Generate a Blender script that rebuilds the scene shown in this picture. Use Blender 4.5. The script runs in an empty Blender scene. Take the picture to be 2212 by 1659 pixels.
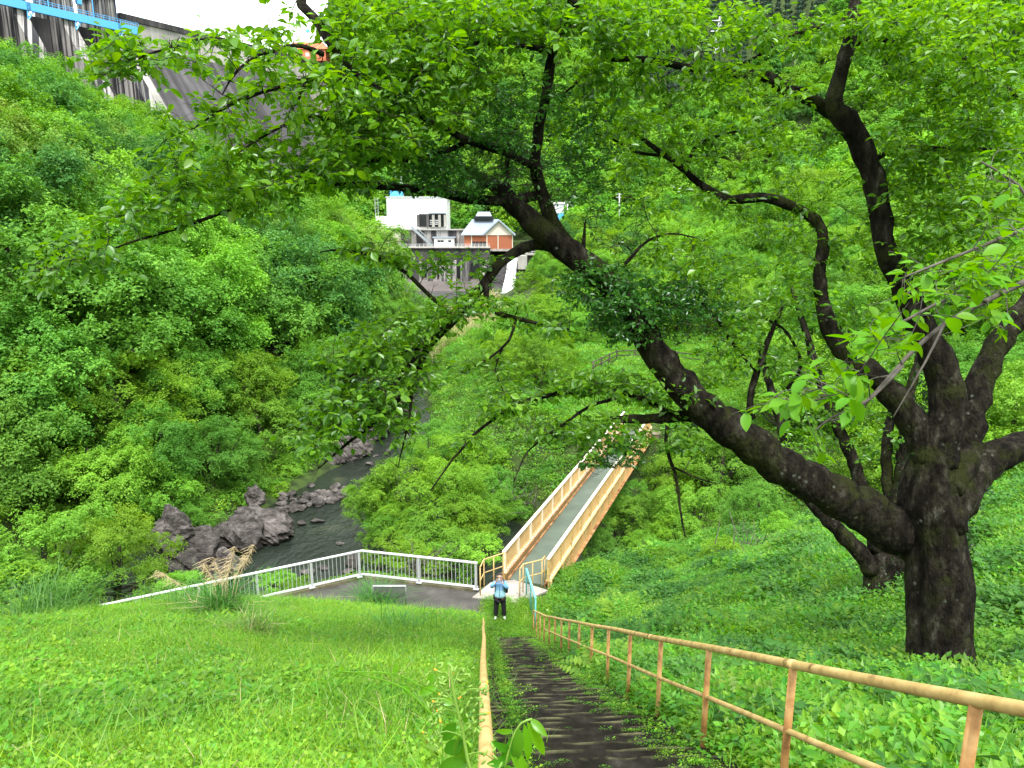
import bpy, math, random
import numpy as np
from mathutils import Vector, Matrix, Euler, noise as mnoise
rng = np.random.default_rng(7)
random.seed(7)
R_ = math.radians
scene = bpy.context.scene
COL = scene.collection

# ------------------------------------------------------------------ camera
CAMZ = 13.2
PITCH = R_(12.6)
FPX, CX, CY = 1597.0, 1106.0, 829.5
CP, SP = math.cos(PITCH), math.sin(PITCH)
cam_d = bpy.data.cameras.new('camera')
cam = bpy.data.objects.new('camera', cam_d)
COL.objects.link(cam)
cam.location = (0, 0, CAMZ)
cam.rotation_euler = (R_(90) - PITCH, 0, 0)
cam_d.sensor_width = 36
cam_d.lens = 36 * FPX / 2212
cam_d.clip_start = 0.05
cam_d.clip_end = 3000
scene.camera = cam

# ------------------------------------------------------------------ overcast sky, soft sun, exposure
world = bpy.data.worlds.new('World')
scene.world = world
world.use_nodes = True
wn, wl = world.node_tree.nodes, world.node_tree.links
wn.clear()
sky = wn.new('ShaderNodeTexSky'); sky.sky_type = 'NISHITA'; sky.sun_disc = False
SUN_EL, SUN_AZ = 60, 168
sky.sun_elevation = R_(SUN_EL); sky.sun_rotation = R_(SUN_AZ); sky.dust_density = 4
tc = wn.new('ShaderNodeTexCoord')
cn = wn.new('ShaderNodeTexNoise'); cn.inputs['Scale'].default_value = 2.2; cn.inputs['Detail'].default_value = 5
ramp = wn.new('ShaderNodeMapRange'); ramp.inputs[1].default_value = .3; ramp.inputs[2].default_value = .7
ramp.inputs[3].default_value = 7.0; ramp.inputs[4].default_value = 10.5
cc = wn.new('ShaderNodeCombineColor')
mx = wn.new('ShaderNodeMix'); mx.data_type = 'RGBA'; mx.inputs[0].default_value = .88
bg = wn.new('ShaderNodeBackground'); bg.inputs[1].default_value = .12
wo = wn.new('ShaderNodeOutputWorld')
wl.new(tc.outputs['Generated'], cn.inputs['Vector']); wl.new(cn.outputs['Fac'], ramp.inputs[0])
for k, m_ in enumerate((.965, 1.0, 1.0)):
    mm = wn.new('ShaderNodeMath'); mm.operation = 'MULTIPLY'; mm.inputs[1].default_value = m_
    wl.new(ramp.outputs[0], mm.inputs[0]); wl.new(mm.outputs[0], cc.inputs[k])
wl.new(sky.outputs[0], mx.inputs[6]); wl.new(cc.outputs[0], mx.inputs[7])
wl.new(mx.outputs[2], bg.inputs[0]); wl.new(bg.outputs[0], wo.inputs[0])
sun_d = bpy.data.lights.new('sun', 'SUN'); sun_d.energy = 1.5; sun_d.angle = R_(14); sun_d.color = (1, .965, .9)
sun = bpy.data.objects.new('sun', sun_d); COL.objects.link(sun)
sd = Vector((math.sin(R_(SUN_AZ)) * math.cos(R_(SUN_EL)), math.cos(R_(SUN_AZ)) * math.cos(R_(SUN_EL)), math.sin(R_(SUN_EL))))
sun.rotation_euler = sd.to_track_quat('Z', 'Y').to_euler()
sun.location = (0, 20, 60)
vs = scene.view_settings
scene.display_settings.display_device = 'sRGB'
vs.view_transform = 'Standard'; vs.look = 'None'; vs.gamma = 1; vs.use_curve_mapping = False
vs.exposure = 1.55
cy = scene.cycles
cy.max_bounces = 7; cy.diffuse_bounces = 3; cy.glossy_bounces = 2; cy.transmission_bounces = 4; cy.transparent_max_bounces = 4
cy.use_denoising = True
cy.sample_clamp_indirect = 4

# ------------------------------------------------------------------ helpers
def ray(px, py):
    rx, ry = px - CX, py - CY
    return np.array([rx, FPX * CP - ry * SP, -(FPX * SP + ry * CP)])
def P(px, py, d):                       # point at camera depth d
    return ray(px, py) * (d / FPX) + np.array([0, 0, CAMZ])
def G(px, py, z):                       # point at height z
    r = ray(px, py); return r * ((z - CAMZ) / r[2]) + np.array([0, 0, CAMZ])
def Q(px, py, y):                       # point at forward distance y
    r = ray(px, py); return r * (y / r[1]) + np.array([0, 0, CAMZ])
def proj(p):
    p = np.atleast_2d(p); x, y, z = p[:, 0], p[:, 1], p[:, 2] - CAMZ
    dep = y * CP - z * SP; up = y * SP + z * CP
    dep = np.where(np.abs(dep) < 1e-6, 1e-6, dep)
    return CX + FPX * x / dep, CY - FPX * up / dep, dep
def sm(t, a=0., b=1.):
    t = np.clip((t - a) / (b - a), 0, 1); return t * t * (3 - 2 * t)
def fbm(x, y, s=1., o=4, seed=0):
    x = np.asarray(x, float); y = np.asarray(y, float); v = np.zeros(np.broadcast(x, y).shape); a = 1.; r = np.random.default_rng(seed)
    for k in range(o):
        for j in range(3):
            th = r.uniform(0, 6.28); ph = r.uniform(0, 6.28)
            v = v + a * np.sin((x * math.cos(th) + y * math.sin(th)) * s * (1 + .3 * j) + ph + 1.3 * np.sin((x * math.sin(th) - y * math.cos(th)) * s * .7 + ph)) / 3
        a *= .5; s *= 2.03
    return v

def me_arrays(name, verts, faces, mat=None, smooth=False):
    verts = np.asarray(verts, np.float32); me = bpy.data.meshes.new(name)
    if isinstance(faces, np.ndarray):
        n, k = faces.shape
        me.vertices.add(len(verts)); me.vertices.foreach_set('co', verts.ravel())
        me.loops.add(n * k); me.loops.foreach_set('vertex_index', faces.astype(np.int32).ravel())
        me.polygons.add(n); me.polygons.foreach_set('loop_start', np.arange(0, n * k, k, dtype=np.int32))
        me.polygons.foreach_set('use_smooth', np.full(n, smooth))
        me.update(calc_edges=True)
    else:
        me.from_pydata([tuple(v) for v in verts], [], faces)
        if smooth: me.polygons.foreach_set('use_smooth', [True] * len(me.polygons))
    if mat: me.materials.append(mat)
    return me

class MB:
    def __init__(s): s.v = []; s.f = []
    def add(s, v, f):
        o = len(s.v); s.v.extend([tuple(map(float, q)) for q in v]); s.f.extend([tuple(i + o for i in q) for q in f]); return s
    def box(s, c, sz, rz=0, ax=None):
        h = np.array(sz) / 2; c = np.array(c, float)
        if ax is None: ca, sa = math.cos(rz), math.sin(rz); ax = (np.array([ca, sa, 0]), np.array([-sa, ca, 0]), np.array([0, 0, 1.]))
        v = [c + ax[0] * h[0] * i + ax[1] * h[1] * j + ax[2] * h[2] * k for k in (-1, 1) for j in (-1, 1) for i in (-1, 1)]
        return s.add(v, [(0, 2, 3, 1), (4, 5, 7, 6), (0, 1, 5, 4), (2, 6, 7, 3), (0, 4, 6, 2), (1, 3, 7, 5)])
    def beam(s, a, b, w, h, up=(0, 0, 1)):      # box along a-b
        a = np.array(a, float); b = np.array(b, float); d = b - a; L = np.linalg.norm(d); d /= L
        u = np.cross(np.array(up, float), d); u /= np.linalg.norm(u); n = np.cross(d, u)
        return s.box((a + b) / 2, (L, w, h), ax=(d, u, n))
    def tube(s, pts, rad, n=8, cap=True, jit=0.):
        pts = np.array(pts, float); m = len(pts); rad = np.full(m, rad) if np.isscalar(rad) else np.array(rad)
        t = np.gradient(pts, axis=0); t /= np.linalg.norm(t, axis=1)[:, None] + 1e-9
        ref = np.array([0, 0, 1.]) if abs(t[0][2]) < .9 else np.array([1., 0, 0])
        u = np.cross(ref, t[0]); u /= np.linalg.norm(u); V = []
        for i in range(m):
            u = u - t[i] * (u @ t[i]); u /= np.linalg.norm(u) + 1e-9; w = np.cross(t[i], u)
            for k in range(n):
                a = 2 * math.pi * k / n; rr = rad[i] * (1 + (random.uniform(-jit, jit) if jit else 0))
                V.append(pts[i] + (u * math.cos(a) + w * math.sin(a)) * rr)
        F = [(i * n + k, i * n + (k + 1) % n, (i + 1) * n + (k + 1) % n, (i + 1) * n + k) for i in range(m - 1) for k in range(n)]
        if cap: F += [tuple(range(n))[::-1], tuple((m - 1) * n + k for k in range(n))]
        return s.add(V, F)
    def prism(s, poly, a, b, ex):               # poly = list of 3d pts, extruded from a*ex to b*ex
        poly = [np.array(p, float) for p in poly]; ex = np.array(ex, float); n = len(poly)
        V = [p + ex * a for p in poly] + [p + ex * b for p in poly]
        F = [tuple(range(n))[::-1], tuple(range(n, 2 * n))] + [(i, (i + 1) % n, n + (i + 1) % n, n + i) for i in range(n)]
        return s.add(V, F)
def link(o, parent=None):
    COL.objects.link(o)
    if parent is not None: o.parent = parent
    return o
def obj(name, mb, mat, parent=None, smooth=False, origin=None):
    """one mesh object; vertices are given in world space and stored relative to the parent thing"""
    if isinstance(mb, MB):
        v = np.array(mb.v); base = np.array(WL(parent)) if parent is not None else (np.array(origin) if origin is not None else np.zeros(3))
        me = me_arrays(name, v - base, mb.f, mat, smooth)
    else:
        me = mb; base = np.zeros(3)
    o = bpy.data.objects.new(name, me); link(o, parent)
    if parent is None and origin is not None: o.location = origin
    return o
WLOC = {}
def WL(o): return WLOC.get(o.name, (0, 0, 0))
def thing(name, label, cat, loc=(0, 0, 0), group=None):
    o = bpy.data.objects.new(name, None); link(o); o.location = tuple(map(float, loc)); o.empty_display_size = .2
    o['label'] = label; o['category'] = cat; WLOC[o.name] = tuple(map(float, loc))
    if group: o['group'] = group
    return o
def tag(o, label, cat, group=None):
    o['label'] = label; o['category'] = cat
    if group: o['group'] = group
    return o
def struct(o, kind='structure', label=None):
    o['kind'] = kind
    if label: o['label'] = label
    return o

# ------------------------------------------------------------------ materials
def nodes(name):
    m = bpy.data.materials.new(name); m.use_nodes = True; n = m.node_tree.nodes; n.clear()
    return m, n, m.node_tree.links, n.new('ShaderNodeOutputMaterial')
def ramp_node(n, stops):
    r = n.new('ShaderNodeValToRGB'); e = r.color_ramp.elements
    while len(e) < len(stops): e.new(.5)
    for k, (p, c) in enumerate(stops): e[k].position = p; e[k].color = (*c, 1)
    return r
def mat_noise(name, stops, scale=3., rough=.8, bump=.3, stretch=(1, 1, 1), detail=6, bscale=None, spec=.3, obj_rand=0., coords='Object', metal=0., dist=.02):
    m, n, l, out = nodes(name)
    b = n.new('ShaderNodeBsdfPrincipled'); b.inputs['Roughness'].default_value = rough; b.inputs['Specular IOR Level'].default_value = spec; b.inputs['Metallic'].default_value = metal
    tc = n.new('ShaderNodeTexCoord'); mp = n.new('ShaderNodeMapping'); mp.inputs['Scale'].default_value = stretch
    t = n.new('ShaderNodeTexNoise'); t.inputs['Scale'].default_value = scale; t.inputs['Detail'].default_value = detail; t.inputs['Roughness'].default_value = .6
    r = ramp_node(n, stops)
    geo = n.new('ShaderNodeNewGeometry')
    l.new(geo.outputs['Position'] if coords == 'World' else tc.outputs['Object'], mp.inputs[0]); l.new(mp.outputs[0], t.inputs['Vector']); l.new(t.outputs['Fac'], r.inputs[0])
    col = r.outputs[0]
    if obj_rand:
        oi = n.new('ShaderNodeObjectInfo'); h = n.new('ShaderNodeHueSaturation'); mr = n.new('ShaderNodeMapRange')
        mr.inputs[3].default_value = 1 - obj_rand; mr.inputs[4].default_value = 1 + obj_rand
        l.new(oi.outputs['Random'], mr.inputs[0]); l.new(mr.outputs[0], h.inputs['Value']); l.new(col, h.inputs['Color']); col = h.outputs[0]
    l.new(col, b.inputs['Base Color'])
    if bump:
        t2 = n.new('ShaderNodeTexNoise'); t2.inputs['Scale'].default_value = bscale or scale * 4; t2.inputs['Detail'].default_value = 6
        bp = n.new('ShaderNodeBump'); bp.inputs['Strength'].default_value = bump; bp.inputs['Distance'].default_value = dist
        l.new(mp.outputs[0], t2.inputs['Vector']); l.new(t2.outputs['Fac'], bp.inputs['Height']); l.new(bp.outputs[0], b.inputs['Normal'])
    l.new(b.outputs[0], out.inputs[0]); return m
def mat_leaf(name, c0, c1, trans=.4, gloss=.05, rough=.45, obj_rand=.25, hue=.03, big=0.):
    """leaf: diffuse + translucent + a little gloss, colour varied per leaf and per plant"""
    m, n, l, out = nodes(name)
    geo = n.new('ShaderNodeNewGeometry'); oi = n.new('ShaderNodeObjectInfo')
    mix = n.new('ShaderNodeMix'); mix.data_type = 'RGBA'; mix.inputs[6].default_value = (*c0, 1); mix.inputs[7].default_value = (*c1, 1)
    l.new(geo.outputs['Random Per Island'], mix.inputs[0])
    h = n.new('ShaderNodeHueSaturation'); mv = n.new('ShaderNodeMapRange'); mv.inputs[3].default_value = 1 - obj_rand; mv.inputs[4].default_value = 1 + obj_rand
    mh = n.new('ShaderNodeMapRange'); mh.inputs[3].default_value = .5 - hue; mh.inputs[4].default_value = .5 + hue
    wnz = n.new('ShaderNodeTexWhiteNoise'); wnz.noise_dimensions = '1D'
    l.new(oi.outputs['Random'], mv.inputs[0]); l.new(oi.outputs['Random'], wnz.inputs['W']); l.new(wnz.outputs['Value'], mh.inputs[0])
    l.new(mix.outputs[2], h.inputs['Color']); l.new(mv.outputs[0], h.inputs['Value']); l.new(mh.outputs[0], h.inputs['Hue'])
    col = h.outputs[0]
    if big:
        t = n.new('ShaderNodeTexNoise'); t.inputs['Scale'].default_value = big; t.inputs['Detail'].default_value = 3
        mr = n.new('ShaderNodeMapRange'); mr.inputs[1].default_value = .3; mr.inputs[2].default_value = .7; mr.inputs[3].default_value = .75; mr.inputs[4].default_value = 1.28
        h2 = n.new('ShaderNodeHueSaturation'); l.new(geo.outputs['Position'], t.inputs['Vector']); l.new(t.outputs['Fac'], mr.inputs[0])
        mr2 = n.new('ShaderNodeMapRange'); mr2.inputs[1].default_value = .3; mr2.inputs[2].default_value = .7; mr2.inputs[3].default_value = .512; mr2.inputs[4].default_value = .494
        l.new(t.outputs['Fac'], mr2.inputs[0]); l.new(mr2.outputs[0], h2.inputs['Hue'])
        l.new(mr.outputs[0], h2.inputs['Value']); l.new(col, h2.inputs['Color']); col = h2.outputs[0]
    d = n.new('ShaderNodeBsdfDiffuse'); tr = n.new('ShaderNodeBsdfTranslucent'); g = n.new('ShaderNodeBsdfGlossy'); g.inputs['Roughness'].default_value = rough
    g.inputs['Color'].default_value = (.9, .95, 1, 1)
    hs = n.new('ShaderNodeHueSaturation'); hs.inputs['Hue'].default_value = .488; hs.inputs['Saturation'].default_value = 1.08; hs.inputs['Value'].default_value = 1.25
    l.new(col, d.inputs[0]); l.new(col, hs.inputs['Color']); l.new(hs.outputs[0], tr.inputs[0])
    m1 = n.new('ShaderNodeMixShader'); m1.inputs[0].default_value = trans; l.new(d.outputs[0], m1.inputs[1]); l.new(tr.outputs[0], m1.inputs[2])
    m2 = n.new('ShaderNodeMixShader'); m2.inputs[0].default_value = gloss; l.new(m1.outputs[0], m2.inputs[1]); l.new(g.outputs[0], m2.inputs[2])
    l.new(m2.outputs[0], out.inputs[0]); return m
def mat_plain(name, c, rough=.5, metal=0., spec=.4, v=.12):
    d = tuple(x * (1 - v) for x in c); e = tuple(min(1, x * (1 + v)) for x in c)
    return mat_noise(name, [(.3, d), (.7, e)], scale=9, rough=rough, bump=.05, metal=metal, spec=spec)

M = {}
M['soil'] = mat_noise('soil', [(.3, (.012, .02, .006)), (.5, (.035, .06, .012)), (.7, (.05, .09, .016))], 1.2, .95, .6, coords='World', dist=.1)
M['asphalt'] = mat_noise('asphalt', [(.3, (.045, .042, .038)), (.55, (.075, .07, .064)), (.75, (.11, .10, .09))], 1.6, .9, .4, coords='World', bscale=60, dist=.01)
M['step'] = mat_noise('mossy_step', [(.32, (.006, .0055, .004)), (.5, (.014, .0125, .009)), (.64, (.027, .024, .019)), (.8, (.07, .065, .055))], 5, .95, .9, coords='World', bscale=45, dist=.02, spec=.15)
def step_edge():
    # worn, mossy front edge of every step: colour by distance from the nosing
    m = M['step']; n, l = m.node_tree.nodes, m.node_tree.links; b = [q for q in n if q.type == 'BSDF_PRINCIPLED'][0]; src = b.inputs['Base Color'].links[0].from_socket
    tc = n.new('ShaderNodeTexCoord'); sp = n.new('ShaderNodeSeparateXYZ'); l.new(tc.outputs['Object'], sp.inputs[0])
    mr = n.new('ShaderNodeMapRange'); mr.inputs[1].default_value = -.05; mr.inputs[2].default_value = -.012; l.new(sp.outputs[1], mr.inputs[0])
    t = n.new('ShaderNodeTexNoise'); t.inputs['Scale'].default_value = 3.5; t.inputs['Detail'].default_value = 6; g = n.new('ShaderNodeNewGeometry'); l.new(g.outputs['Position'], t.inputs['Vector'])
    r = ramp_node(n, [(.42, (0, 0, 0)), (.62, (1, 1, 1))]); l.new(t.outputs['Fac'], r.inputs[0]); mu = n.new('ShaderNodeMath'); mu.operation = 'MULTIPLY'; l.new(mr.outputs[0], mu.inputs[0]); l.new(r.outputs[0], mu.inputs[1])
    mx = n.new('ShaderNodeMix'); mx.data_type = 'RGBA'; l.new(mu.outputs[0], mx.inputs[0]); l.new(src, mx.inputs[6]); mx.inputs[7].default_value = (.15, .15, .075, 1); l.new(mx.outputs[2], b.inputs['Base Color'])
step_edge()
M['concrete'] = mat_noise('pale_concrete', [(.3, (.22, .2, .18)), (.6, (.42, .39, .35))], 1.2, .85, .3, coords='World')
M['kerb'] = mat_noise('mossy_concrete', [(.3, (.05, .055, .02)), (.55, (.16, .14, .09)), (.75, (.24, .22, .17))], 2.5, .9, .5, coords='World')
M['rock'] = mat_noise('river_rock', [(.32, (.014, .0125, .011)), (.48, (.06, .052, .048)), (.62, (.125, .11, .103)), (.8, (.27, .245, .235))], 1.5, .75, 1.0, coords='World', stretch=(1, 1, 2.2), bscale=5, dist=.12, obj_rand=.2)
M['yellow'] = mat_noise('weathered_ochre_paint', [(.28, (.20, .12, .05)), (.38, (.48, .32, .12)), (.55, (.60, .42, .17)), (.72, (.68, .50, .23))], 11, .5, .25, stretch=(1, 1, 1), coords='World', bscale=30, dist=.003)
M['rustyellow'] = mat_noise('rust_stained_ochre_paint', [(.30, (.15, .06, .02)), (.48, (.40, .21, .07)), (.7, (.56, .36, .15))], 7, .6, .3, coords='World', bscale=30, dist=.003)
M['bridge'] = mat_noise('bridge_ochre_paint', [(.2, (.44, .26, .10)), (.5, (.62, .41, .18)), (.8, (.70, .49, .25))], 1.8, .5, .1, coords='World')
M['bridgerust'] = mat_noise('rusty_bridge_paint', [(.3, (.12, .05, .03)), (.5, (.34, .17, .07)), (.75, (.6, .38, .2))], 3, .7, .3, coords='World')
M['cap'] = mat_plain('pale_rail_cap', (.80, .72, .58), .4)
M['deck'] = mat_noise('bridge_deck', [(.3, (.075, .10, .075)), (.55, (.10, .13, .10)), (.8, (.13, .16, .125))], .8, .75, .1, coords='World')
M['alu'] = mat_plain('aluminium', (.62, .64, .66), .35, .35, v=.06)
M['white'] = mat_plain('white_paint', (.8, .82, .84), .35)
M['teal'] = mat_plain('teal_paint', (.12, .48, .46), .4)
M['mesh'] = mat_plain('wire', (.06, .14, .13), .5)
M['panel'] = mat_plain('grey_panel', (.14, .14, .14), .4)
M['bark'] = mat_noise('cherry_bark', [(.30, (.004, .0034, .0027)), (.46, (.012, .010, .0075)), (.58, (.027, .024, .017)), (.68, (.06, .057, .045)), (.80, (.15, .148, .128))], 8, .95, 1., coords='World', stretch=(1, 1, .4), bscale=22, dist=.08, spec=.1, detail=9)
def moss_on_bark():
    m = M['bark']; n, l = m.node_tree.nodes, m.node_tree.links; b = [q for q in n if q.type == 'BSDF_PRINCIPLED'][0]; src = b.inputs['Base Color'].links[0].from_socket
    g = n.new('ShaderNodeNewGeometry'); t = n.new('ShaderNodeTexNoise'); t.inputs['Scale'].default_value = 1.7; t.inputs['Detail'].default_value = 8; t.inputs['Roughness'].default_value = .7; l.new(g.outputs['Position'], t.inputs['Vector'])
    r = ramp_node(n, [(.50, (0, 0, 0)), (.60, (.8, .8, .8))]); l.new(t.outputs['Fac'], r.inputs[0])
    mx = n.new('ShaderNodeMix'); mx.data_type = 'RGBA'; l.new(r.outputs[0], mx.inputs[0]); l.new(src, mx.inputs[6]); mx.inputs[7].default_value = (.026, .032, .008, 1)
    t2 = n.new('ShaderNodeTexVoronoi'); t2.inputs['Scale'].default_value = 9; l.new(g.outputs['Position'], t2.inputs['Vector']); t3 = n.new('ShaderNodeTexNoise'); t3.inputs['Scale'].default_value = 2.4; l.new(g.outputs['Position'], t3.inputs['Vector'])
    r2 = ramp_node(n, [(.10, (1, 1, 1)), (.24, (0, 0, 0))]); l.new(t2.outputs['Distance'], r2.inputs[0]); r3 = ramp_node(n, [(.52, (0, 0, 0)), (.6, (1, 1, 1))]); l.new(t3.outputs['Fac'], r3.inputs[0])
    mu = n.new('ShaderNodeMath'); mu.operation = 'MULTIPLY'; l.new(r2.outputs[0], mu.inputs[0]); l.new(r3.outputs[0], mu.inputs[1])
    m3 = n.new('ShaderNodeMix'); m3.data_type = 'RGBA'; l.new(mu.outputs[0], m3.inputs[0]); l.new(mx.outputs[2], m3.inputs[6]); m3.inputs[7].default_value = (.09, .10, .08, 1); l.new(m3.outputs[2], b.inputs['Base Color'])
moss_on_bark()
M['twig'] = mat_noise('twig_bark', [(.3, (.012, .009, .006)), (.7, (.045, .038, .028))], 8, .9, 0, coords='World', spec=.15)
M['greytwig'] = mat_noise('grey_twig_bark', [(.3, (.04, .034, .028)), (.7, (.15, .135, .115))], 8, .9, 0, coords='World')
M['fbark'] = mat_noise('forest_bark', [(.3, (.03, .025, .018)), (.7, (.1, .09, .07))], 3, .9, 0, coords='World')
def water_mat(name, c, rough, sc, st, dist=.05, white=0.):
    m, n, l, out = nodes(name)
    b = n.new('ShaderNodeBsdfPrincipled'); b.inputs['Base Color'].default_value = (*c, 1); b.inputs['Roughness'].default_value = rough; b.inputs['IOR'].default_value = 1.33; b.inputs['Specular IOR Level'].default_value = .5
    geo = n.new('ShaderNodeNewGeometry'); t = n.new('ShaderNodeTexNoise'); t.inputs['Scale'].default_value = sc; t.inputs['Detail'].default_value = 6; t.inputs['Roughness'].default_value = .65
    mp = n.new('ShaderNodeMapping'); mp.inputs['Scale'].default_value = (1, .6, 1); l.new(geo.outputs['Position'], mp.inputs[0]); l.new(mp.outputs[0], t.inputs['Vector'])
    t3 = n.new('ShaderNodeTexNoise'); t3.inputs['Scale'].default_value = .35; t3.inputs['Detail'].default_value = 4; l.new(geo.outputs['Position'], t3.inputs['Vector'])
    r = ramp_node(n, [(.35, tuple(x * .6 for x in c)), (.6, c), (.75, (c[0] * 2.6, c[1] * 2.2, c[2] * 1.6))]); l.new(t3.outputs['Fac'], r.inputs[0]); l.new(r.outputs[0], b.inputs['Base Color'])
    bp = n.new('ShaderNodeBump'); bp.inputs['Strength'].default_value = st; bp.inputs['Distance'].default_value = dist
    l.new(t.outputs['Fac'], bp.inputs['Height']); l.new(bp.outputs[0], b.inputs['Normal']); l.new(b.outputs[0], out.inputs[0]); return m
M['water'] = water_mat('river_water', (.022, .03, .022), .06, 1.3, .9, .2)
M['pool'] = water_mat('pool_water', (.025, .05, .05), .1, .8, .5, .06)

# streaked concrete (vertical stains) for dam, walls
def mat_streak(name, light, dark, bias=.5, sx=.35, sz=.03, contrast=.1, axis_dir=(1, 0, 0), rough=.9, hi=None):
    m, n, l, out = nodes(name)
    b = n.new('ShaderNodeBsdfPrincipled'); b.inputs['Roughness'].default_value = rough; b.inputs['Specular IOR Level'].default_value = .2
    geo = n.new('ShaderNodeNewGeometry'); sp = n.new('ShaderNodeSeparateXYZ'); l.new(geo.outputs['Position'], sp.inputs[0])
    dt = n.new('ShaderNodeVectorMath'); dt.operation = 'DOT_PRODUCT'; dt.inputs[1].default_value = axis_dir; l.new(geo.outputs['Position'], dt.inputs[0])
    cb = n.new('ShaderNodeCombineXYZ'); l.new(dt.outputs['Value'], cb.inputs[0]); l.new(sp.outputs[2], cb.inputs[2])
    mp = n.new('ShaderNodeMapping'); mp.inputs['Scale'].default_value = (sx, 1, sz); l.new(cb.outputs[0], mp.inputs[0])
    t = n.new('ShaderNodeTexNoise'); t.inputs['Scale'].default_value = 1; t.inputs['Detail'].default_value = 5; t.inputs['Roughness'].default_value = .7; l.new(mp.outputs[0], t.inputs['Vector'])
    t2 = n.new('ShaderNodeTexNoise'); t2.inputs['Scale'].default_value = .12; t2.inputs['Detail'].default_value = 6; l.new(geo.outputs['Position'], t2.inputs['Vector'])
    r = ramp_node(n, [(max(0, bias - contrast), dark), (min(1, bias + contrast), light)] + ([(.68, light), (.71, hi)] if hi else [])); l.new(t.outputs['Fac'], r.inputs[0])
    r2 = ramp_node(n, [(.3, (.6, .6, .6)), (.7, (1.1, 1.1, 1.1))]); l.new(t2.outputs['Fac'], r2.inputs[0])
    mm = n.new('ShaderNodeMix'); mm.data_type = 'RGBA'; mm.blend_type = 'MULTIPLY'; mm.inputs[0].default_value = 1; l.new(r.outputs[0], mm.inputs[6]); l.new(r2.outputs[0], mm.inputs[7])
    l.new(mm.outputs[2], b.inputs['Base Color']); l.new(b.outputs[0], out.inputs[0]); return m
DU = (.512, .859, 0)
M['damface'] = mat_streak('dark_dam_face', (.115, .11, .115), (.05, .048, .052), .5, .42, .012, .12, DU, hi=(.26, .26, .28))
M['dampale'] = mat_streak('pale_dam_concrete', (.5, .48, .44), (.3, .29, .27), .45, .3, .02, .15, DU)
M['pier'] = mat_streak('stained_pier_concrete', (.42, .40, .38), (.035, .035, .04), .52, .9, .012, .05, (.9, .45, 0))
M['chute'] = mat_streak('dark_chute_concrete', (.09, .085, .085), (.035, .034, .038), .5, .4, .01, .12, DU)
M['wallstain'] = mat_streak('stained_wall', (.40, .38, .36), (.05, .048, .05), .52, .5, .03, .06)
M['walldark'] = mat_streak('dark_wall', (.12, .115, .115), (.04, .038, .042), .5, .4, .05, .12)
M['plinth'] = mat_streak('grey_plinth', (.22, .19, .18), (.14, .12, .12), .5, .1, .2, .2)
M['blue'] = mat_plain('blue_steel_paint', (.10, .42, .80), .4)
M['brick'] = mat_plain('reddish_panel', (.34, .11, .05), .7)
M['slate'] = mat_plain('blue_grey_roof', (.26, .31, .38), .5)
M['cream'] = mat_plain('cream_wall', (.6, .56, .46), .8, v=.06)
M['bwhite'] = mat_plain('white_wall', (.86, .86, .86), .7, v=.03)
M['dark'] = mat_plain('dark_opening', (.02, .022, .025), .3)
M['steelgrey'] = mat_plain('grey_steel', (.3, .34, .37), .5)
M['orange'] = mat_plain('orange_roof', (.58, .17, .08), .7)
# foliage colours
M['f_bright'] = mat_leaf('bright_foliage', (0.129,0.308,0.024), (0.234,0.461,0.042), .38, .015, .5, .16, .006, .25)
M['f_mid'] = mat_leaf('mid_foliage', (0.086,0.241,0.024), (0.160,0.369,0.039), .36, .015, .5, .18, .006, .25)
M['f_deep'] = mat_leaf('deep_foliage', (0.047,0.154,0.028), (0.099,0.246,0.039), .32, .015, .5, .18, .006, .25)
M['f_lime'] = mat_leaf('lime_foliage', (0.128,0.280,0.015), (0.236,0.422,0.028), .42, .015, .5, .12, .006, .3)
M['f_olive'] = mat_leaf('olive_foliage', (0.119,0.251,0.033), (0.217,0.372,0.051), .35, .015, .5, .15, .02, .3)
M['f_con'] = mat_leaf('conifer_foliage', (0.018,0.046,0.024), (0.037,0.081,0.037), .15, .03, .5, .2, .01, .1)
M['cherry'] = mat_leaf('cherry_leaf', (0.080,0.215,0.015), (0.222,0.431,0.024), .55, .035, .35, .12, .012, .5)
M['nearleaf'] = mat_leaf('near_cherry_leaf', (.07, .22, .010), (.16, .40, .018), .45, .012, .4, .1, .01, 0)
M['ivy'] = mat_leaf('ivy_leaf', (0.013, 0.050, 0.012), (0.039, 0.109, 0.018), .25, .035, .3, .1)
M['sprout'] = mat_leaf('epicormic_leaf', (0.024, 0.109, 0.014), (0.066, 0.199, 0.021), .4, .035, .3, .1, .01, .8)
M['grass'] = mat_leaf('grass_blade', (0.110, 0.269, 0.016), (0.231, 0.418, 0.027), .42, .015, .4, .22, .02, .35)
M['weed'] = mat_leaf('weed_leaf', (0.094, 0.249, 0.016), (0.209, 0.408, 0.027), .42, .02, .4, .25, .02, .4)
M['weedR'] = mat_leaf('shade_weed_leaf', (0.066, 0.219, 0.016), (0.165, 0.368, 0.027), .4, .02, .4, .25, .02, .4)
M['fern'] = mat_leaf('fern_leaf', (0.077, 0.239, 0.016), (0.165, 0.358, 0.025), .4, .02, .4, .1)
M['pampas'] = mat_leaf('pampas_blade', (0.055, 0.179, 0.027), (0.132, 0.289, 0.046), .35, .02, .35, .1)
M['straw'] = mat_plain('dry_straw', (.48, .38, .22), .9)
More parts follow.
